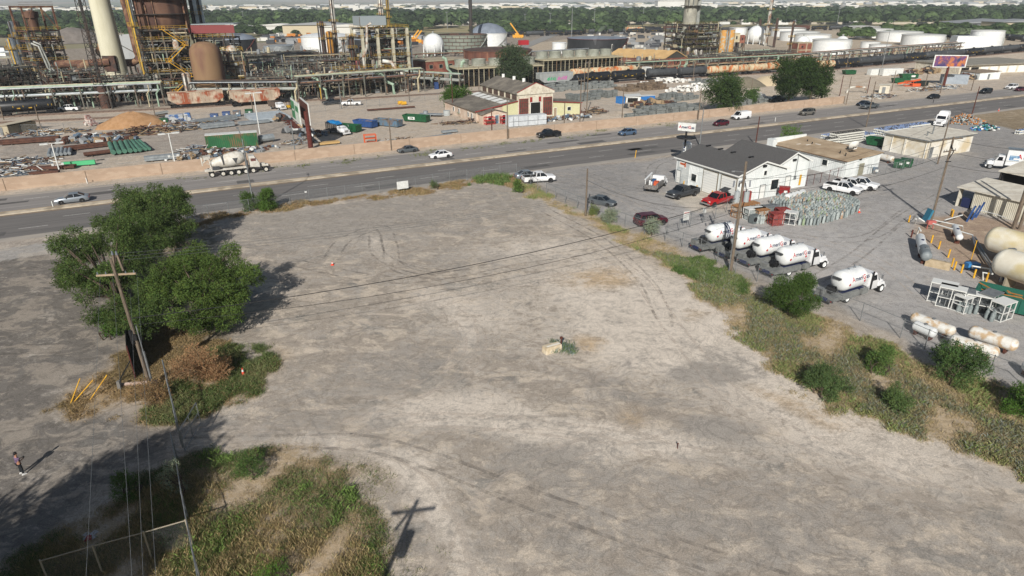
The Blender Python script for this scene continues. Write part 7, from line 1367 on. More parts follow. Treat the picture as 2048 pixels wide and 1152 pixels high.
# steam plume: thin volume
pv=bpy.data.materials.new('steam');pv.use_nodes=True;N=pv.node_tree.nodes;N.remove(N['Principled BSDF']);v_=N.new('ShaderNodeVolumePrincipled');v_.inputs['Color'].default_value=(1,1,1,1);v_.inputs['Density'].default_value=.07;pv.node_tree.links.new(v_.outputs[0],N['Material Output'].inputs['Volume'])
b=MB();p=P(1190,108);b.tube([(0,0,5),(-.5,0,8),(1,0,11),(3.5,0,14),(7,0,16)],[.5,1.3,1.4,1.2,.3],8);o=b.build('steam',pv,loc=p,smooth=True);tag(o,'small white steam plume in front of the black tank','steam',kind='stuff')
cblk=mat('car_black','1b1d20',.45,'25272a',sc=.5);ccream=mat('car_cream','c4b597',.6,'b0a080',sc=.4,col3='b0683a',sc3=.5);ccream.diffuse_color;cgry=mat('car_grey','45484a',.6,'383a3c',sc=.5);hop=mat('hopper_rusty','b8a894',.8,'9c8d7c',sc=.3,col3='8a4a30',sc3=.35);hopg=mat('hopper_grey','9fa3a2',.7,'8b8f8e',sc=.3);wagb=mat('wagon_brown','5a3a2c',.8,'46291f',sc=.4)
def tankcar(m):
    t=T('tank_wagon','tank wagon','railway wagon',(0,0,-50));b=MB();capsule(b,-8.2,8.2,1.5,2.75,20,.4);k=b.build('tank',m,t,smooth=True)
    MB().cyl((0,0,4.1),(0,0,4.65),.5,n=12).build('dome',m,k);b=MB();[b.box((x,s*1.48,2.7),(.15,.06,.5))for x in(-7.6,-4,-1,3,6.5,7.6)for s in(-1,1)];[b.box((x,s*1.52,2.2),(1.0,.03,.3))for x in(-2.5,1)for s in(-1,1)];b.build('yellow_marks',ryel if m is cblk else m,k)
    MB().box((0,0,1.15),(17,1.0,.3)).box((8.3,0,1.3),(.5,2.8,.2)).box((-8.3,0,1.3),(.5,2.8,.2)).build('underframe',blk,t)
    for x in(-6.6,6.6):
        b=MB();b.box((x,0,.75),(2.6,2.0,.3));[b.cyl((x+dx,-.85,.45),(x+dx,.85,.45),.45,n=12)for dx in(-.9,.9)];b.build('bogie',blk,t)
    b=MB();b.box((0,0,4.3),(2.0,1.6,.06));[b.bar((x,s*1.2,3.9),(x,s*.75,4.9),.05)for x in(-1,1)for s in(-1,1)];b.build('walkway',blk,t);return t
def hopcar(m,stripes=True):
    t=T('hopper_wagon','hopper wagon','railway wagon',(0,0,-50));b=MB()
    b.side([(-7.8,4.6),(7.8,4.6),(7.8,2.6),(5.6,1.3),(-5.6,1.3),(-7.8,2.6)],-1.5,1.5);k=b.build('body',m,t);b=MB();[b.box((-7+14*i/12,s*1.53,3.2),(.12,.08,2.6))for i in range(13)for s in(-1,1)];b.build('ribs',m,k);b=MB();[b.box((0,s*1.5,4.65),(15.8,.2,.15))for s in(-1,1)];b.build('top_edge',m,k)
    MB().box((0,0,1.1),(16.2,.9,.3)).box((7.9,0,1.6),(.4,2.7,.9)).box((-7.9,0,1.6),(.4,2.7,.9)).build('underframe',blk,t)
    for x in(-6.3,6.3):b=MB();b.box((x,0,.75),(2.6,2.0,.3));[b.cyl((x+dx,-.85,.45),(x+dx,.85,.45),.45,n=12)for dx in(-.9,.9)];b.build('bogie',blk,t)
    return t
PR={'b':tankcar(cblk),'c':tankcar(ccream),'g':tankcar(cgry),'h':hopcar(hop),'hg':hopcar(hopg),'w':hopcar(wagb)}
PRN={k:[(c,list(c.children))for c in v.children]for k,v in PR.items()}
def wag(k,loc,rz,label,group,sx=1.0):
    s=PR[k];r=s.copy();C.objects.link(r);r.location=loc;r.rotation_euler=(0,0,rz);r.scale=(sx,1,1);r['label']=label;r['group']=group
    for c,gk in PRN[k]:
        d=c.copy();C.objects.link(d);d.parent=r
        for g in gk:e=g.copy();C.objects.link(e);e.parent=d
    return r
def car2(k,xl,yl,xr,yr,label,group):A,B=P(xl,yl),P(xr,yr);L_=(B-A).length;return wag(k,(A+B)/2,az(A,B),label,group,L_/17.2)
ga='wagons on the front track'
car2('b',2,234,116,226,'black tank wagon on its own at the left edge',ga)
q=car2('h',335,218,455,210,'rust streaked hopper wagon below the concrete table',ga);q=car2('h',459,214,566,206,'rust streaked hopper wagon, the right one behind the dumpsters',ga)
fr=[(1147,172,1219,164.5,'b','black tank wagon at the left end of the standing train, beside the graffiti wagon'),(1222,165,1288,160,'b','second black tank wagon of the standing train'),(1291,160.5,1352,157,'g','third wagon of the standing train, a dull black tank'),(1354,157,1411,153.5,'g','fourth wagon of the standing train, a dull black tank'),(1413,154,1453,151.5,'c','first cream tank wagon right of the black ones'),(1455,151.5,1492,149,'c','second cream tank wagon right of the black ones'),(1494,149,1530,146.5,'c','third cream tank wagon, left of the big tree pair'),(1532,146,1566,144,'c','cream tank wagon partly behind the big tree pair'),(1626,142,1666,140,'c','rusty cream tank wagon right of the big tree pair')]
for a,b_,c,d,k,lb in fr:car2(k,a,b_,c,d,lb,ga)
xs=[1668,1713,1759,1803,1846,1886,1925,1962,1998,2034,2070]
for i in range(10):
    y=lambda x:138.5-(x-1668)*.094;car2('g' if i%3 else 'b',xs[i],y(xs[i]),xs[i+1]-1,y(xs[i+1]),'dark tank wagon of the long black train, number %s right of the cream wagon'%('one two three four five six seven eight nine ten'.split()[i]),'wagons of the long black train')
car2('hg',1072,173,1145,168,'pale grey hopper wagon with green and pink graffiti',ga)
gt_=T('graffiti','x','x');bpy.data.objects.remove(gt_)
A,B=P(1090,173),P(1136,169.5);rg=random.Random(2);hw=[o for o in C.objects if o.get('label','').startswith('pale grey hopper')][0]
for cc,x0 in(('3aa06c',-2.8),('c268a8',2.2)):
    b=MB();[b.bar((x0+dx*.55,-1.6,1.9+rg.uniform(0,.3)),(x0+dx*.55+rg.uniform(-.5,.6),-1.6,2.9+rg.uniform(0,.5)),.06,.28)for dx in range(-3,5)];b.build('graffiti',mat('graffiti_'+cc,cc,.6),hw)
for i,(a,c)in enumerate([(1140,1177),(1179,1225),(1227,1270)]):car2('c',a,160-(a-1140)*.07,c,160-(c-1140)*.07,('left','middle','right')[i]+' cream tank wagon behind the black tank wagons','cream tank wagons on the second track')
p=P(1292,155);t=T('locomotive','small white cab shunting engine between the tank wagons','locomotive',p,RA);MB().box((0,0,2.4),(3,2.6,3.6)).build('cab',whp,t);MB().box((-3.4,0,1.9),(3.8,2.0,2)).build('hood',ryel,t);MB().box((0,-1.32,3.3),(2.2,.05,.9)).build('window',win,t);MB().box((-1.5,0,.8),(8,2.4,.6)).build('frame',blk,t)
# far yards of dark wagons
def farrow(xa,ya,xb,yb,kinds,seed,gname,lab,gap=1.0):
    A,B=P(xa,ya),P(xb,yb);L_=(B-A).length;n=int(L_/18.2);r=random.Random(seed)
    for i in range(n):
        if r.random()>gap:continue
        k=r.choice(kinds);wag(k,A+(B-A)*((i+.5)/n),az(A,B),lab,gname)
for s,(xa,ya,xb,yb,kk,lab,g)in enumerate([(1010,74,1165,70,'bbg','distant dark tank wagon standing behind the grey domed tank','far wagons by the domed tank'),(1135,69,1365,65,['b','g','b'],'distant dark tank wagon standing behind the big black tank','far wagons behind the black tank'),(1250,64,1360,62.5,['c','b','w'],'distant wagon in the farther row behind the big black tank','farther wagons behind the black tank'),(1440,64,1690,60,['b','w','g'],'distant wagon behind the white tank farm','far wagons behind the tank farm'),(1800,62,1990,88,['b','g'],'dark tank wagon in the front row of the far right rail yard','wagons in the right rail yard, front row'),(1830,60,2050,84,['b','g'],'dark tank wagon in the second row of the far right rail yard','wagons in the right rail yard, second row'),(1860,60,2060,79,['b'],'dark tank wagon in the third row of the far right rail yard','wagons in the right rail yard, third row'),(740,78,860,76,['b','w'],'distant wagon left of the panelled tank','far wagons left of the panelled tank'),(550,85,620,84,['w','b'],'distant wagon behind the dull silver tanks','far wagons behind the silver tanks')]):farrow(xa,ya,xb,yb,list(kk),s,g,lab)
for k,v in PR.items():
    for c in list(v.children):
        for g in list(c.children):bpy.data.objects.remove(g)
        bpy.data.objects.remove(c)
    bpy.data.objects.remove(v)
rail=mat('rail_steel','6b5b50',.6);ballast=mat('ballast','8d7a6c',.95,'7a6a5e',sc=2)
def trackway(pa,pb):
    A,B=P(*pa),P(*pb);L_=(B-A).length;b=MB();b.box((L_/2,0,.05),(L_,3.4,.12));o=b.build('railway_ballast',ballast,loc=A);o.rotation_euler=(0,0,az(A,B));setting(o)
    b=MB();[b.box((L_/2,s*.75,.2),(L_,.09,.16))for s in(-1,1)];o=b.build('rails',rail,loc=A);o.rotation_euler=(0,0,az(A,B));setting(o)
    b=MB();[b.box((.7+1.4*k,0,.115),(.3,2.5,.06))for k in range(int(L_/1.4))];o=b.build('sleepers',wagb,loc=A);o.rotation_euler=(0,0,az(A,B));setting(o)
for a,c in[((-20,235),(330,218)),((330,218.5),(700,196)),((640,202),(1150,172)),((1150,172),(1410,154)),((1410,154),(1668,139)),((1668,139),(2100,99)),((-20,247),(330,231))]:trackway(a,c)
pinkw=mat('pink_stucco','bda998',.9,'b29e8c',sc=.8,col3='c6b6a6',sc3=.5);yelw=mat('pale_yellow_wall','c9c7a0',.8,'c0be96',sc=.6);crw=mat('cream_peeling','cdc8b8',.9,'c2bba9',sc=.7,col3='b3aa9a',sc3=1.2);redt=mat('red_trim','8a2f2a',.7);oldroof=mat('old_shingle','6f6960',.9,'5c574f',sc=2,bump=.3,col3='7e776c',sc3=.3);dirtyg=mat('dirty_glass','4a3c36',.4,'5e4a40',sc=1.5)
def workshop():
    t=RB('workshop','old cream gabled workshop with grey roof, red trimmed windows and white skylights','building',81.3,158.8);w,d=10.8,24
    b=MB();gbody(b,w,0,d,6.6,8.7);b.build('main_walls',crw,t);r=MB();gable_roof(r,w,.5,d,6.7,8.8,.4,.18);rf=r.build('main_roof',oldroof,t);v=MB();[v.cyl((w/2,y,8.8),(w/2,y,9.8),.45,n=10)for y in(7,13,20)];v.build('roof_vents',trim,rf)
    b=MB();b.side([(-.3,6.4),(w+.3,6.4),(w+.3,7.0),(w/2,9.3),(-.3,7.0)],-.25,.1);b.build('parapet',crw,t);b=MB();b.bar((-.3,-.1,7.05),(w/2,-.1,9.35),.4,.1).bar((w+.3,-.1,7.05),(w/2,-.1,9.35),.4,.1);b.build('red_coping',redt,t)
    for x in(1.7,9.1):
        o=opening(t,(x,-.05,3.0),(2.6,.12,4.6),dirtyg,'window',redt);q=MB();[q.box((x+dx,-.13,3.0),(.08,.05,4.6))for dx in(-.65,0,.65)];[q.box((x,-.14,z),(2.6,.05,.08))for z in(1.6,3.0,4.4)];q.build('glazing_bars',redt,o)
    opening(t,(5.3,-.05,2.2),(3.0,.12,4.0),darkin,'door_opening',trim);MB().box((5.3,-.1,5.0),(1.9,.1,1.3)).build('sign_panel',mat('faded_panel','c9c2b2',.8),t);[MB().box((5.3+s*1.35,-.1,5.0),(.7,.1,1.3)).build('red_panel',redt,t)for s in(-1,1)]
    for k in range(6):opening(t,(-.03,2+3.9*k,5.7),(.1,3.0,1.5),dirtyg,'clerestory_window',crw,'x')
    b=MB();b.side([(-12.2,0),(0,0),(0,4.7),(-12.2,2.9)],.3,d-1);b.build('shed_walls',pinkw,t);b=MB();b.side([(-4.5,0),(-.02,0),(-.02,4.7),(-4.5,4.05)],.1,.3);b.build('yellow_wall',yelw,t)
    r=MB();r.side([(-12.7,2.9),(0,4.8),(0,4.95),(-12.7,3.05)],-.1,d-.6);rf=r.build('shed_roof',oldroof,t);MB().bar((-12.7,-.12,2.98),(0,-.12,4.88),.08,.22).build('red_fascia',redt,rf)
    for k in range(6):q=MB();y=1.5+3.7*k;q.add([(-4.4,y,4.39),(-1.6,y,4.81),(-1.6,y+2.9,4.81),(-4.4,y+2.9,4.39)],[(0,1,2,3)]);q.add([(-4.4,y,4.3),(-1.6,y,4.7),(-1.6,y+2.9,4.7),(-4.4,y+2.9,4.3)],[(0,3,2,1)]);q.build('skylight',trim,rf)
    b=MB();b.side([(-11.6,0),(-4.6,0),(-4.6,2.5),(-8.1,3.4),(-11.6,2.5)],-2.4,1);b.build('office_walls',pinkw,t);r=MB();gable_roof(r,7,-2.4,4,2.5,3.5,.3,.14,-11.6);r.build('office_roof',oldroof,t)
    for x in(-9.6,-5.4):opening(t,(x,-2.44,1.5),(.9,.08,1.1),win,'window',trim)
    opening(t,(-7.5,-2.44,1.05),(1.0,.08,2.1),gr_s,'door',trim);[opening(t,(-12.24,y,1.6),(.08,.8,1.1),win,'window',trim,'x')for y in(3,5.5,12,16)]
    t=RB('yellow_annex','pale yellow annex with a lean-to roof at the right side of the workshop','building',92.2,159.2);MB().side([(0,0),(9.3,0),(9.3,3.0),(0,3.9)],0,8).build('walls',yelw,t);MB().side([(0,3.9),(9.6,2.98),(9.6,3.12),(0,4.04)],-.3,8.2).build('roof',oldroof,t);MB().box((9.33,4,1.5),(.1,8.1,3.0)).bar((0,-.32,3.98),(9.6,-.32,3.05),.06,.2).build('red_trim',redt,t)
    opening(t,(5.4,-.04,1.7),(1.1,.08,.9),win,'window',trim);opening(t,(.9,-.04,1.1),(.9,.08,2.2),wood2,'door',trim)
workshop()
def thing1(name,label,cat,px,m,fn,rz=26.5,group=None):
    b=MB();fn(b);o=b.build(name,m,loc=P(*px));o.rotation_euler=(0,0,R_(rz));return tag(o,label,cat,group)
def wrapstack():
    t=T('wrapped_stack','long stack wrapped in white plastic beside the beige wall','wrapped load',P(1052,250),R_(22));MB().box((0,0,1.35),(10.5,2.6,2.5),top=(1,.97)).build('white_wrap',mat('plastic_wrap','c3c8cc',.4,'b2b8bd',sc=1,bump=.6),t);b=MB();[b.box((x,-1.32,1.35),(.06,.04,2.4))for x in(-4,-2.6,0,2.8)];b.box((0,-1.33,1.3),(10.4,.04,.05));b.build('straps',blk,t);MB().box((0,0,.06),(10.3,2.3,.12)).build('pallet',wood,t)
wrapstack()
# containers, sheds and stacks in the storage yards
def container(label,pl,pr,ytop,m,roof=None,d=2.4,name='shipping_container',group=None,doors=None):
    A,B=P(*pl),P(*pr);L_=(B-A).length;h=hz(pl[0],pl[1],ytop);t=T(name,label,'container',A,az(A,B),group);MB().box((L_/2,d/2,h/2),(L_-.1,d-.1,h-.02)).build('box',m,t);b=MB();n=int(L_/.42);[b.box((L_*(k+.5)/n,y,h/2),(.2,.09,h-.3))for k in range(n)for y in(0,d)];b.build('ribs',m,t);MB().box((L_/2,d/2,h+.03),(L_,d,.08)).build('top',roof or m,t);MB().box((.04,d/2,h/2),(.1,d*.8,h*.9)).build('end_doors',doors or m,t);return t
gm_=mat('container_green','2c6a42',.6,'255a38',sc=.5,col3='7a5a42',sc3=.35)
container('green ribbed container with a white roof and rusty patches by the beige wall',(414,299),(518,291),272,gm_,whp,2.6,doors=darkin);container('grey ribbed container under the rusty billboard far right',(1883,168),(1935,169),150,mat('container_grey','9aa3ac',.6,'8a939c',sc=.5),None,3);container('bright blue container in the fence panel yard',(1281,205),(1310,203),193,mat('container_blue','2f6fae',.6),mat('pale_top','c2c4c2',.7));container('short blue container end left of the white canopy',(1241,208),(1250,207),195,mat('container_blue','2f6fae',.6))
container('white trailer box at the right end beyond the black train',(1741,151),(1764,150),139,whp,name='trailer');container('second white trailer with wheels beside the first',(1765,152),(1805,151),138,whp,name='trailer');container('white semi trailer on the distant highway',(1690,49),(1716,49),43,whp,name='trailer');container('white semi trailer on the distant highway left of the silos',(1439,49),(1460,48.5),44,whp,name='trailer')
def shed(label,pl,pr,ytop,d,wm,rm,open_=False):A,B=P(*pl),P(*pr);L_=(B-A).length;h=hz(pl[0],pl[1],ytop);t=T('shed',label,'shed',A,az(A,B));MB().box((L_/2,d/2,h/2),(L_,d,h)).build('walls',wm,t);r=MB();r.side([(-.3,h),(L_+.3,h+.3),(L_+.3,h+.42),(-.3,h+.12)],-.3,d+.3);r.build('roof',rm,t);MB().box((L_*.45,-.04,h*.42),(L_*.7,.1,h*.8)if open_ else(1,.1,2)).build('opening',darkin if open_ else galv,t);return t
shed('tan and grey lean-to shed at the far left edge of the pipe yard',(-6,270),(20,271),252,8,mat('shed_tan','a39a84',.8,'8f8672',sc=.5),mat('shed_roof_tan','b5ab97',.8));shed('small brown open shed right of the sand pile',(318,247),(340,245),229,3,mat('shed_brown','7a6f62',.8,'65594d',sc=1),mat('grey_tin','8f918e',.7),True);shed('white house with a brown roof far right in front of the long shed',(1957,160),(1998,158),146,8,siding,mat('brown_roof','857563',.9));shed('small cream hut at the end of the beige wall',(1757,186),(1777,187),171,3,cream,cream);shed('white canopy between the blue containers',(1252,205),(1281,205),194,5,whp,mat('pale_top','c2c4c2',.7),True)
def longshed():
    A,B=P(1916,150),P(2090,142);L_=(B-A).length;t=T('garage_row','long low building with a grey roof and a row of vehicle bays far right','building',A,az(A,B));h=hz(1916,150,132);MB().box((L_/2,11,h/2),(L_,22,h)).build('walls',crw,t);MB().side([(-.5,h),(L_,h),(L_,h+.4),(-.5,h+.4)],-1,23).build('roof',mat('flat_grey_roof','8b877c',.9,'7b776c',sc=.3),t);[MB().box((3+5.2*k,-.05,h*.42),(4,.1,h*.75)).build('bay_door',darkin if k<2 else trim,t)for k in range(int(L_/5.4))]
longshed()
for k,(px,rx,ry,h,m,lb)in enumerate([((270,252),9,4.5,3.6,mat('sand','a3805e',.95,'94724f',sc=1),'orange sand pile in the storage yard'),((298,250),4.5,3,2.2,mat('sand','b08458',.95),'smaller orange sand pile against the first'),((1490,172),9,6,3.2,mat('gravel_heap','77705f',.95,'676153',sc=1),'grey gravel pile right of the round tree'),((1535,168),9,6,3.0,mat('pale_sand','b9a98c',.95),'pale sand pile beside the big tree pair'),((150,85),26,18,11,mat('dark_heap','77706a',.95,'68625c',sc=.2),'large dark spoil heap behind the left refinery units'),((55,84),14,10,6,mat('dark_heap','77706a',.95),'pale heap behind the silver columns')]):
    b=MB();r=random.Random(k);n=20;rings=[]
    for f,z in((1,0),(.85,.25),(.6,.6),(.3,.88),(.08,1.0)):rings.append([(rx*f*math.cos(6.283*i/n)*r.uniform(.9,1.1),ry*f*math.sin(6.283*i/n)*r.uniform(.9,1.1),h*z*r.uniform(.93,1.05))for i in range(n)])
    b.loft(rings,False);b.add(rings[-1],[tuple(range(n))]);o=b.build('soil_heap',m,loc=P(*px),smooth=True);o.rotation_euler=(0,0,RA);tag(o,lb,'heap')
st_g=mat('steel_stock','9aa1a5',.5,'858c90',sc=1,metal=.3);st_r=mat('rusty_stock','5e3f32',.85,'4a3128',sc=1);gpipe=mat('green_pipe','4f7a68',.6,'446a5a',sc=.5);crib=mat('grey_cribs','808482',.8,'6b6f6d',sc=.8);crib2=mat('brown_cribs','7a6a56',.9,'65574a',sc=.8);bag=mat('white_bags','d0cfca',.7)
def stock(label,pa,pb,n,r_,m,z=0,layers=1,tube=True,name='pipe_stack',dy=None,group='steel stock in the pipe yard'):
    A,B=P(*pa),P(*pb);L_=(B-A).length;t=T(name,label,'stock',A,az(A,B),group);b=MB();dy=dy or r_*2.1
    for l in range(layers):
        for k in range(n-l):(b.cyl((0,dy*(k+.5*l),.25+r_+l*r_*1.8),(L_,dy*(k+.5*l),.25+r_+l*r_*1.8),r_,n=10,cap=True)if tube else b.box((L_/2,dy*k,.25+r_+l*r_*2.2),(L_,r_*1.6,r_*2)))
    b.build('stock',m,t);q=MB();[q.box((L_*f,dy*(n-1)/2,.11),(.2,dy*n,.22))for f in(.2,.8)];q.build('bearers',wood,t)
for a,b_,n,r_,m,ly,tb,lb in[((262,308),(253,290),4,.5,gpipe,1,True,'four fat green pipes lying side by side in the pipe yard'),((281,306),(266,287),2,.4,gpipe,1,True,'pair of long green pipes right of the fat ones'),((300,303),(280,286),3,.35,gpipe,1,True,'group of slimmer green pipes at the right end of the row'),((140,312),(142,300),6,.35,st_g,1,True,'short grey pipes lying parallel in front of the rusty beams'),((130,304),(250,290),3,.22,st_r,2,False,'dark rusty beams behind the short grey pipes'),((170,315),(240,306),2,.35,st_r,1,True,'long rusty pipe in front of the green pipes'),((160,296),(215,290),3,.2,st_g,1,False,'pale steel beams behind the short grey pipes'),((0,292),(120,283),5,.22,st_r,2,False,'rust brown beams at the left edge of the pipe yard'),((45,282),(110,276),4,.15,st_g,1,False,'thin pale steel lengths behind the rust brown beams'),((126,335),(192,330),1,.4,mat('bright_green','4fae78',.5),1,False,'bright green beam lying by the wall'),((55,343),(150,338),3,.25,st_r,1,False,'dark beams lying along the wall at the left'),((290,325),(362,318),5,.2,st_g,2,False,'grey steel sections along the wall behind the light pole'),((60,352),(118,348),3,.2,st_r,1,False,'rusty beams nearest the wall at the left'),((390,252),(475,240),6,.25,st_g,2,False,'pale steel beams in front of the dumpsters'),((405,260),(470,253),5,.25,st_g,2,False,'second pale steel beam stack in front of the dumpsters'),((480,252),(540,246),4,.3,st_g,1,False,'pale steel lengths beside the light grey decking'),((520,287),(548,283),1,.8,st_g,1,True,'single fat grey pipe right of the green container'),((765,290),(830,283),3,.15,st_g,1,False,'steel trusses along the wall, left part'),((835,282),(905,272),4,.15,st_g,1,False,'steel trusses along the wall, right part'),((735,223),(830,216),3,.15,st_r,1,False,'dark rails lying in front of the yard fence'),((885,268),(915,265),3,.2,st_g,1,False,'pale steel plates lying before the workshop yard'),((640,292),(680,288),4,.2,mat('fresh_lumber','b59664',.8),1,False,'fresh lumber lying at the wall beside the billboard column')]:stock(lb,a,b_,n,r_,m,0,ly,tb)
def deck():
    A,B=P(508,247),P(582,240);t=T('sheet_stack','broad stack of light grey ribbed steel sheets left of the billboard','stock',A,az(A,B));L_=(B-A).length;MB().box((L_/2,6,.55),(L_,12,.9)).build('sheets',mat('light_sheets','a9b2b8',.5,'9ba4aa',sc=.8),t);b=MB();[b.box((L_*k/26,6,1.02),(.12,12,.08))for k in range(27)];b.build('ridges',mat('light_sheets','a9b2b8',.5),t)
deck()
js=[mat('junk_grey','85888a',.7),st_r,mat('junk_dark','3c3d3e',.8),whp,mat('junk_tan','8f7b60',.8),mat('junk_blue','5a6a7a',.7)]
for px,rx,ry,h,n,s,sh,lb in[((15,330),9,5,1.5,150,1.0,'stick','heap of mixed scrap metal at the left edge behind the wall'),((20,350),7,2.5,1.0,90,.9,'stick','low scrap along the wall at the left edge'),((85,268),10,4,1.2,90,1.2,'stick','dark machine parts right of the tan shed'),((160,283),6,3,1.3,40,1.1,'box','wrapped crates and parts left of the round tanks'),((195,280),6,3,1.6,50,1.5,'cyl','dark round tanks standing in the pipe yard'),((225,282),6,3,.9,40,1.2,'box','pale pallets right of the round tanks'),((290,266),12,4,1.8,160,1.2,'stick','tangle of steel parts below the brown shed'),((345,258),12,4,1.6,170,1.1,'stick','tangle of steel parts left of the pale beams'),((390,250),10,4,1.4,120,1.0,'stick','scrap row in front of the blue dumpsters'),((395,302),5,4,1.4,70,.8,'stick','scrap behind the left end of the green container'),((430,310),11,2.5,1.0,140,.7,'box','rubbish heap in front of the green container'),((505,300),6,2.5,.7,60,.5,'box','scattered rubbish right of the green container'),((598,265),3.5,2.5,1.6,26,1.3,'box','grey machine boxes left of the billboard column'),((600,285),4,3,1.0,60,.8,'stick','tangled wire at the billboard foot'),((630,270),4,3,1.0,50,.7,'box','rubbish right of the billboard column'),((560,242),2.2,1.6,1.2,12,1.5,'box','brown crates on the grey sheets'),((945,245),9,2,1.0,110,.7,'stick','rusty scrap in front of the pink office'),((900,247),5,2,.5,40,.7,'stick','yellowish poles lying left of the rusty scrap'),((1130,238),9,2.5,1.0,110,.7,'box','rubble in front of the yellow annex'),((1190,226),4,3,2.2,50,1.0,'stick','rusty scrap right of the yellow annex'),((795,283),5,1.4,1.0,60,.8,'stick','steel lattice parts along the wall'),((1300,212),9,3,1.4,70,1.3,'box','brown timber and green sheet in front of the blue container'),((1800,150),9,5,1.0,70,1.5,'stick','scrap behind the white trailers'),((1870,178),16,3,.9,110,1.2,'stick','rubble and timber below the far right billboard'),((1930,158),8,3,1.2,40,1.5,'box','brown machines left of the white house'),((1760,194),9,3,1.2,60,1.0,'stick','fittings around the cream hut'),((1860,145),14,5,1.2,60,1.8,'box','rusty bins left of the grey container')]:
    pile('scrap_heap',lb,'scrap',px,rx,ry,h,int(n*1.2),s,js[:]if 'brown' not in lb and 'rust' not in lb else[st_r,js[4],js[2]],int(px[0]),shape=sh)
def cribs(label,pa,pb,rows,m,sz=(2.3,1.2,.55),gap=.5,lv_=(1,4),seed=1,dy=2.2,name='panel_stacks'):
    A,B=P(*pa),P(*pb);L_=(B-A).length;r=random.Random(seed);b=MB();n=int(L_/(sz[0]+gap))
    for k in range(n):
        for j in range(rows):
            if r.random()<.15:continue
            c=r.randint(*lv_)
            for l in range(c):
                x,y,z=(sz[0]+gap)*k+r.uniform(-.2,.2),dy*j+r.uniform(-.1,.1),sz[2]*l+.05;[b.box((x,y+dy_,z+sz[2]*.42),(sz[0],.12,sz[2]*.8))for dy_ in(-sz[1]/2,0,sz[1]/2)];b.box((x,y,z+sz[2]*.86),(sz[0],sz[1],.07))
    o=b.build(name,m,loc=A);o.rotation_euler=(0,0,az(A,B));return tag(o,label,'stacks',kind='stuff')
cribs('low grey stacks of fence panels along the inside of the wall',(1268,238),(1412,222),2,crib,lv_=(2,4),seed=1);cribs('grey panel stacks behind the low front ones',(1300,226),(1420,214),2,crib,lv_=(2,3),seed=2);cribs('grey panel stacks left of the blue container',(1158,204),(1240,192),3,crib,lv_=(2,4),seed=3);cribs('grey panel stacks in front of the black tank wagons',(1080,186),(1242,174),5,crib,lv_=(1,4),seed=4);cribs('brown timber stacks in front of the black tank wagons',(1258,184),(1355,176),5,crib2,lv_=(1,4),seed=5);cribs('grey stacks left of the round green tree',(1344,204),(1402,196),4,crib,lv_=(1,3),seed=6);cribs('grey stacks behind the round green tree',(1400,168),(1500,160),3,crib,lv_=(1,3),seed=7);cribs('grey stacks under the big trees',(1460,214),(1560,200),2,crib,lv_=(1,3),seed=8)
for px,rx,n,lb in[((1330,166),12,90,'row of white bulk bags behind the brown timber'),((1370,182),9,80,'pile of white bulk bags left of the round green tree'),((1395,178),6,50,'white bulk bags touching the round green tree'),((1507,196),6,40,'white bulk bags between the two tree groups')]:pile('bulk_bags',lb,'bags',px,rx,3,2,n,1.0,[bag],int(px[0]))
rdf=lambda b:([b.bar((x,y,0),(x,y,2.0),.14)for x in(-1.3,1.3)for y in(-.6,.6)],[b.box((0,y,z),(2.7,.12,.14))for y in(-.6,.6)for z in(.2,1.1,1.9)],b.box((0,0,1.1),(2.6,1.2,.1)))
redb=mat('bright_red','a3242a',.5);thing1('steel_stand','bright red steel stand left of two by the workshop','stand',(979,249),redb,rdf,26,'red steel stands');thing1('steel_stand','bright red steel stand right of two, touching the white wrapped stack','stand',(1011,247),redb,rdf,26,'red steel stands');thing1('steel_stand','orange steel frame by the wall below the slate roll-off bin','stand',(741,286),orange,rdf,20)
thing1('steel_stand','orange boom lift base between the green and black bins','lift',(1816,173),orange,lambda b:(rdf(b),b.bar((-4,0,1),(4,0,2.4),.5),b.box((2.5,0,.6),(3,2,1))),0)
for px,lb in[((801,209),'left yellow drum beside the yard fence'),((808,210),'right yellow drum beside the yard fence')]:thing1('yellow_drum',lb,'drum',px,yelp,lambda b:b.cyl((-.7,0,.55),(.7,0,.55),.55,n=14),30,'yellow drums')
thing1('porta_toilet','blue portable toilet at the yellow railed unit','toilet',(873,178),mat('toilet_blue','27406e',.6),lambda b:(b.box((0,0,1.1),(1.3,1.3,2.2)),b.box((0,0,2.3),(1.4,1.4,.15),top=(.8,.8))));thing1('flatbed_trailer','small flatbed trailer with round tubs behind the green bin','trailer',(862,233),st_g,lambda b:(b.box((0,0,.7),(6.5,2.2,.15)),b.bar((3.2,0,.6),(5,0,.5),.12),[b.cyl((x,y-.1,.38),(x,y+.1,.38),.38,n=12)for x in(-1,-.1)for y in(-1.1,1.1)],b.cyl((-1.5,0,.8),(-1.5,0,1.5),.7)),-10);thing1('water_tub','white round tub left of the workshop bush','tub',(894,231),mat('tub_grey','a3a8a8',.6),lambda b:b.cyl((0,0,0),(0,0,1.4),1.0,n=16))
thing1('red_tank','small red and white tank house beyond the grey domed tank','tank',(1047,90),mat('red_paint','a01c24',.5),lambda b:b.box((0,0,1.6),(6.5,4,3.2)));thing1('backhoe','small red and white tractor left of the sand pile','tractor',(182,251),mat('tractor_red','7a4038',.7,'c9c4bc',sc=1.2),lambda b:(b.box((0,0,1.2),(2.6,1.2,1.0)),b.box((-.6,0,2.1),(1.1,1.1,1.2)),b.box((1.8,0,.6),(.6,1.9,.7)),[b.cyl((x,y-.15,.55),(x,y+.15,.55),.55,n=12)for x in(-.9,1.1)for y in(-.8,.8)],b.bar((1.2,0,1.4),(1.8,0,.6),.2)),-30)
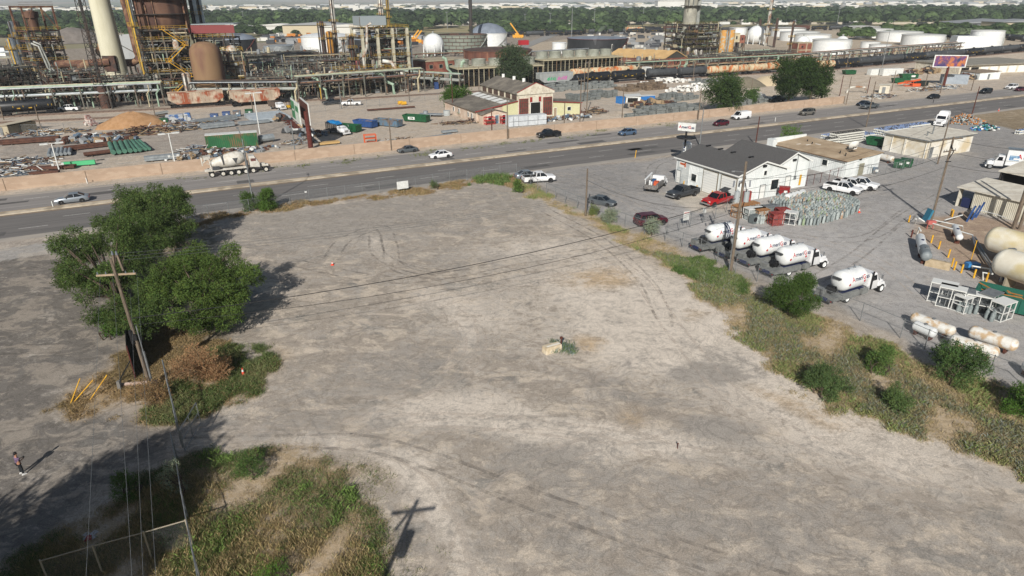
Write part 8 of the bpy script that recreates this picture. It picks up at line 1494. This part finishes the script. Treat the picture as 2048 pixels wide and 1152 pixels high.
thing1('wheel_truck','white fronted truck with blue load beside the brown shed','truck',(365,245),mat('patchy_truck','b4b6b6',.6,'2f5f9c',sc=.6,mix=(.5,.55)),lambda b:(b.box((1.5,0,1.5),(1.8,2.1,1.9),top=(.8,.9)),b.box((-1.6,0,1.6),(4.2,2.2,1.2)),b.box((0,0,.7),(6.4,1,.3)),[b.cyl((x,y-.15,.5),(x,y+.15,.5),.5,n=12)for x in(-2,1.9)for y in(-1,1)]),20)
craney=mat('crane_yellow','c78f22',.6)
for i,(px,tp,lb)in enumerate([((826,85),(838,60),'yellow crane with a raised boom, left of two by the sphere'),((832,86),(845,61),'yellow crane with a raised boom, right of two by the sphere'),((1036,76),(1031,46),'yellow crane with a tall boom beyond the red tank house'),((1801,33),(1795,23),'distant yellow crane in the fields at the right')]):h=hz(px[0],px[1],tp[1]);s=1 if tp[0]>px[0]else-1;thing1('mobile_crane',lb,'crane',px,craney,lambda b:(b.box((0,0,1.5),(9,3,2)),b.box((-1,0,3),(3,2.6,1.6)),b.bar((-s,0,2),(s*h*.55,0,h),1.0),[b.cyl((x,-1.6,.8),(x,1.6,.8),.8,n=10)for x in(-3,-1,1,3)]),0,'yellow cranes')
thing1('white_machine','white barrel and pipes machine under the tower','machine',(806,181),greyv,lambda b:(b.cyl((-2,0,1.2),(2,0,1.2),.8,n=12),b.box((0,0,.3),(5,2,.4)),b.cyl((0,0,1),(0,0,3),.3),b.box((3,0,1.5),(1.2,1.2,1.2))));thing1('road_sign_hoist','white arched pipe on legs behind the beige wall end','pipe',(1713,186),greyv,lambda b:b.tube([(-3.4,0,0),(-2.6,0,1.8),(0,0,2.1),(2.6,0,1.8),(3.4,0,0)],.35,8),0)
thing1('white_wrapped_frame','white wrapped scaffold block in front of the tall white tank','wrapped frame',(1930,101),tankw,lambda b:(b.box((0,0,4.2),(17,10,8),top=(.9,.9))),-10)
def farstrip(name,pa,pb,w,m,z=.0,th=.3):A,B=P(*pa),P(*pb);L_=(B-A).length;b=MB();b.box((L_/2,0,z),(L_,w,th));o=b.build(name,m,loc=A);o.rotation_euler=(0,0,az(A,B));return setting(o)
pale=mat('pale_concrete','b0a898',.9,'a39b8c',sc=.05);farstrip('highway',(-200,62),(1350,46),22,mat('highway_grey','9b968c',.9));farstrip('highway',(1350,46),(2300,48),22,mat('highway_grey','9b968c',.9));farstrip('highway_barrier',(760,52),(1340,46.5),.8,pale,.8,2.6);farstrip('highway_barrier',(1340,48),(2000,48),.8,pale,.8,2.4);farstrip('service_road',(1020,105),(1110,68),9,mat('service_asphalt','8a8884',.9));farstrip('service_road',(1290,98),(1330,66),12,mat('service_asphalt','8a8884',.9));farstrip('service_road',(780,78),(900,96),12,mat('service_asphalt','8a8884',.9))
fg=mat('dry_field','9c8d68',.95,'87805a',sc=.02,col3='7a7a50',sc3=.01);
def fpoly(name,pp,m,z):b=MB();q=[P(*x)for x in pp];b.add([(v.x,v.y,z)for v in q],[tuple(range(len(q)))]);return setting(b.build(name,m))
fpoly('grass_field',[(1300,60),(2100,66),(2200,44),(1300,52)],fg,-.22);fpoly('grass_field',[(720,66),(1320,58),(1320,48),(720,54)],fg,-.24);fpoly('green_field',[(1560,46),(2200,42),(2200,28),(1700,34)],mat('green_field','6f7a48',.95,'8a8258',sc=.01),-.2)
def overpass():
    A,B=P(1068,52),P(1262,50);L_=(B-A).length;t=T('overpass','curved tan concrete road bridge in front of the tree belt','bridge',A,az(A,B));b=MB();n=12;pr=[(L_*k/n,5.5*math.sin(math.pi*k/n)**.7)for k in range(n+1)];b.side([(x,z+1.2)for x,z in pr]+[(x,z-.4)for x,z in reversed(pr)],0,9);b.build('deck',pale,t)
    for f in(.25,.4,.55,.7):MB().box((L_*f,4.5,2.2),(2,7,4.4)).build('pier',conc,t)
overpass()
r=random.Random(11);bw=[mat('far_white','c3c2bc',.8),mat('far_cream','b3a88f',.8),mat('far_grey','85888a',.8),mat('far_brown','7a6555',.9)]
# buildings one can tell apart beyond the tank farm
for px,w,h,m,lb in[((640,70),60,9,bw[1],'long cream warehouse with a pale roof left of the streaked stack'),((560,66),45,7,bw[0],'low white hall left of the long cream warehouse'),((700,72),50,8,bw[0],'white hall behind the open tower'),((470,64),36,6,bw[0],'white building behind the dark cone roofed tank'),((825,50),30,8,bw[3],'red brown house with a small tower before the tree belt'),((868,50),34,5,bw[0],'white roofed house right of the red brown one'),((905,48),20,7,bw[1],'cream house among the trees above the sphere'),((1320,38),30,6,bw[0],'white house in a gap of the tree belt at centre right'),((1150,59),14,6,bw[0],'small white building beside the far track'),((1860,32),40,8,bw[1],'cream house in the fields at the far right'),((1880,30),30,10,bw[0],'white house in the fields at the far right'),((1915,34),22,6,bw[0],'low white house farthest right in the fields'),((1985,58),90,6,bw[2],'long grey roofed shed beyond the right rail yard'),((2040,62),60,8,bw[1],'pale industrial roof at the right edge'),((140,55),26,6,bw[0],'white barn behind the cream chimney'),((75,60),18,5,bw[0],'small white building behind the rusty tower'),((1350,18),110,22,bw[0],'distant white hall with a blue side on the horizon')]:
    t=T('building',lb,'building',P(*px));MB().box((0,0,h/2),(w,w*.4,h)).build('walls',m,t);MB().side([(-w/2-.5,h),(w/2+.5,h),(w/2+.5,h+.2),(0,h+w*.03+.5),(-w/2-.5,h+.2)],-w*.22,w*.22).build('roof',bw[2]if m is not bw[0]else bw[0],t)
    if 'blue side' in lb:MB().box((w/2+.3,0,h*.5),(.5,w*.38,h*.9)).build('blue_side',mat('far_blue','2d4fa0',.7),t)
b=MB()
for k in range(620):
    D=r.uniform(1480,4000);x=(r.uniform(-150,2200)-1024)/FP*D*ct;b.cur=r.choice((0,0,0,1,2));w=r.uniform(15,70);b.box((x,D,3),(w,r.uniform(15,40),r.uniform(5,11)))
for k in range(130):
    D=r.uniform(800,1800);x=(r.uniform(-150,2200)-1024)/FP*D*ct;b.cur=r.choice((0,1,2));w=r.uniform(8,16);b.box((x,D,2),(w,10,6),top=(1,.5))
tag(b.build('distant_town',bw[:3]),'pale warehouses and houses of the distant town beyond the trees','town',kind='stuff')
b=MB()
for k in range(160):A=P(r.uniform(520,860),r.uniform(72,90));b.cur=r.choice((0,1,2,3));s=r.uniform(2,4.5);b.box((A.x,A.y,s*.4),(s*1.6,s*.7,s*.7),rz=r.uniform(0,3))
for k in range(120):A=P(r.uniform(1170,1460),r.uniform(68,96));b.cur=r.choice((1,2,3));s=r.uniform(1.5,3.5);b.box((A.x,A.y,s*.3),(s*1.8,s*.6,s*.6),rz=r.uniform(0,3))
tag(b.build('distant_equipment',[mat('machine_orange','b8742c',.7),bw[2],mat('far_dark','3a3c40',.8),bw[0]]),'distant machines and vehicles in the plots behind the refinery','equipment',kind='stuff')
for k,(x,yb,yt)in enumerate([(1050,58,28),(895,58,24),(1188,60,18),(1480,42,14),(1672,60,16),(1735,44,12),(1820,45,14),(1285,52,16),(110,60,30),(490,56,22),(1570,45,14),(1100,62,26),(1143,75,12)]):
    p=P(x,yb);t=T('highway_mast','tall thin highway lighting mast','light mast',p,0,'tall highway light masts before the tree belt');h=min(40,hz(x,yb,yt));MB().cyl((0,0,0),(0,0,h),.35,.2,n=6).build('mast',galv,t);MB().cyl((0,0,h-.6),(0,0,h),1.4,n=8).build('lamp_ring',galv,t)
# hills
hm=mat('hill_scrub','8c7c66',.95,'74705a',sc=.0012,det=10,mix=(.35,.65),col3='5e6a4c',sc3=.0006)
nx,ny=110,26;V=[];rr=np.random.default_rng(2)
ph=rr.uniform(0,6.28,8)
for j in range(ny):
    D=3000*(4.6**(j/(ny-1)))
    for i in range(nx):
        px=-500+3100*i/(nx-1);a=(px-1024)/FP;left=1/(1+math.exp((px-880)/150));rid=.5+.5*math.sin(px*.004+ph[0])+.3*math.sin(px*.011+ph[1]+D*.0004)+.15*math.sin(px*.03+ph[2])
        z=max(0,(D-3300)/1000)*14*left*(.8+.3*rid)+max(0,(D-8000)/1000)*9*(.4+.7*rid)*(1-left)+5*math.sin(D*.002+px*.02)*min(1,max(0,D-3600)/2000)*left
        V.append((a*D*ct,D,z-2 if j else-3))
F=[(j*nx+i,j*nx+i+1,(j+1)*nx+i+1,(j+1)*nx+i)for j in range(ny-1)for i in range(nx-1)]
b=MB();b.add(V,F);setting(b.build('hills',hm,smooth=True))
# air
hz_=bpy.data.materials.new('haze_air');hz_.use_nodes=True;N=hz_.node_tree.nodes;N.remove(N['Principled BSDF']);v_=N.new('ShaderNodeVolumePrincipled');v_.inputs['Color'].default_value=(.78,.88,1,1);v_.inputs['Density'].default_value=.0001;v_.inputs['Anisotropy'].default_value=-.2;hz_.node_tree.links.new(v_.outputs[0],N['Material Output'].inputs['Volume'])
b=MB();b.box((0,19500,109),(70000,41600,222));o=b.build('haze',hz_);o['kind']='stuff'
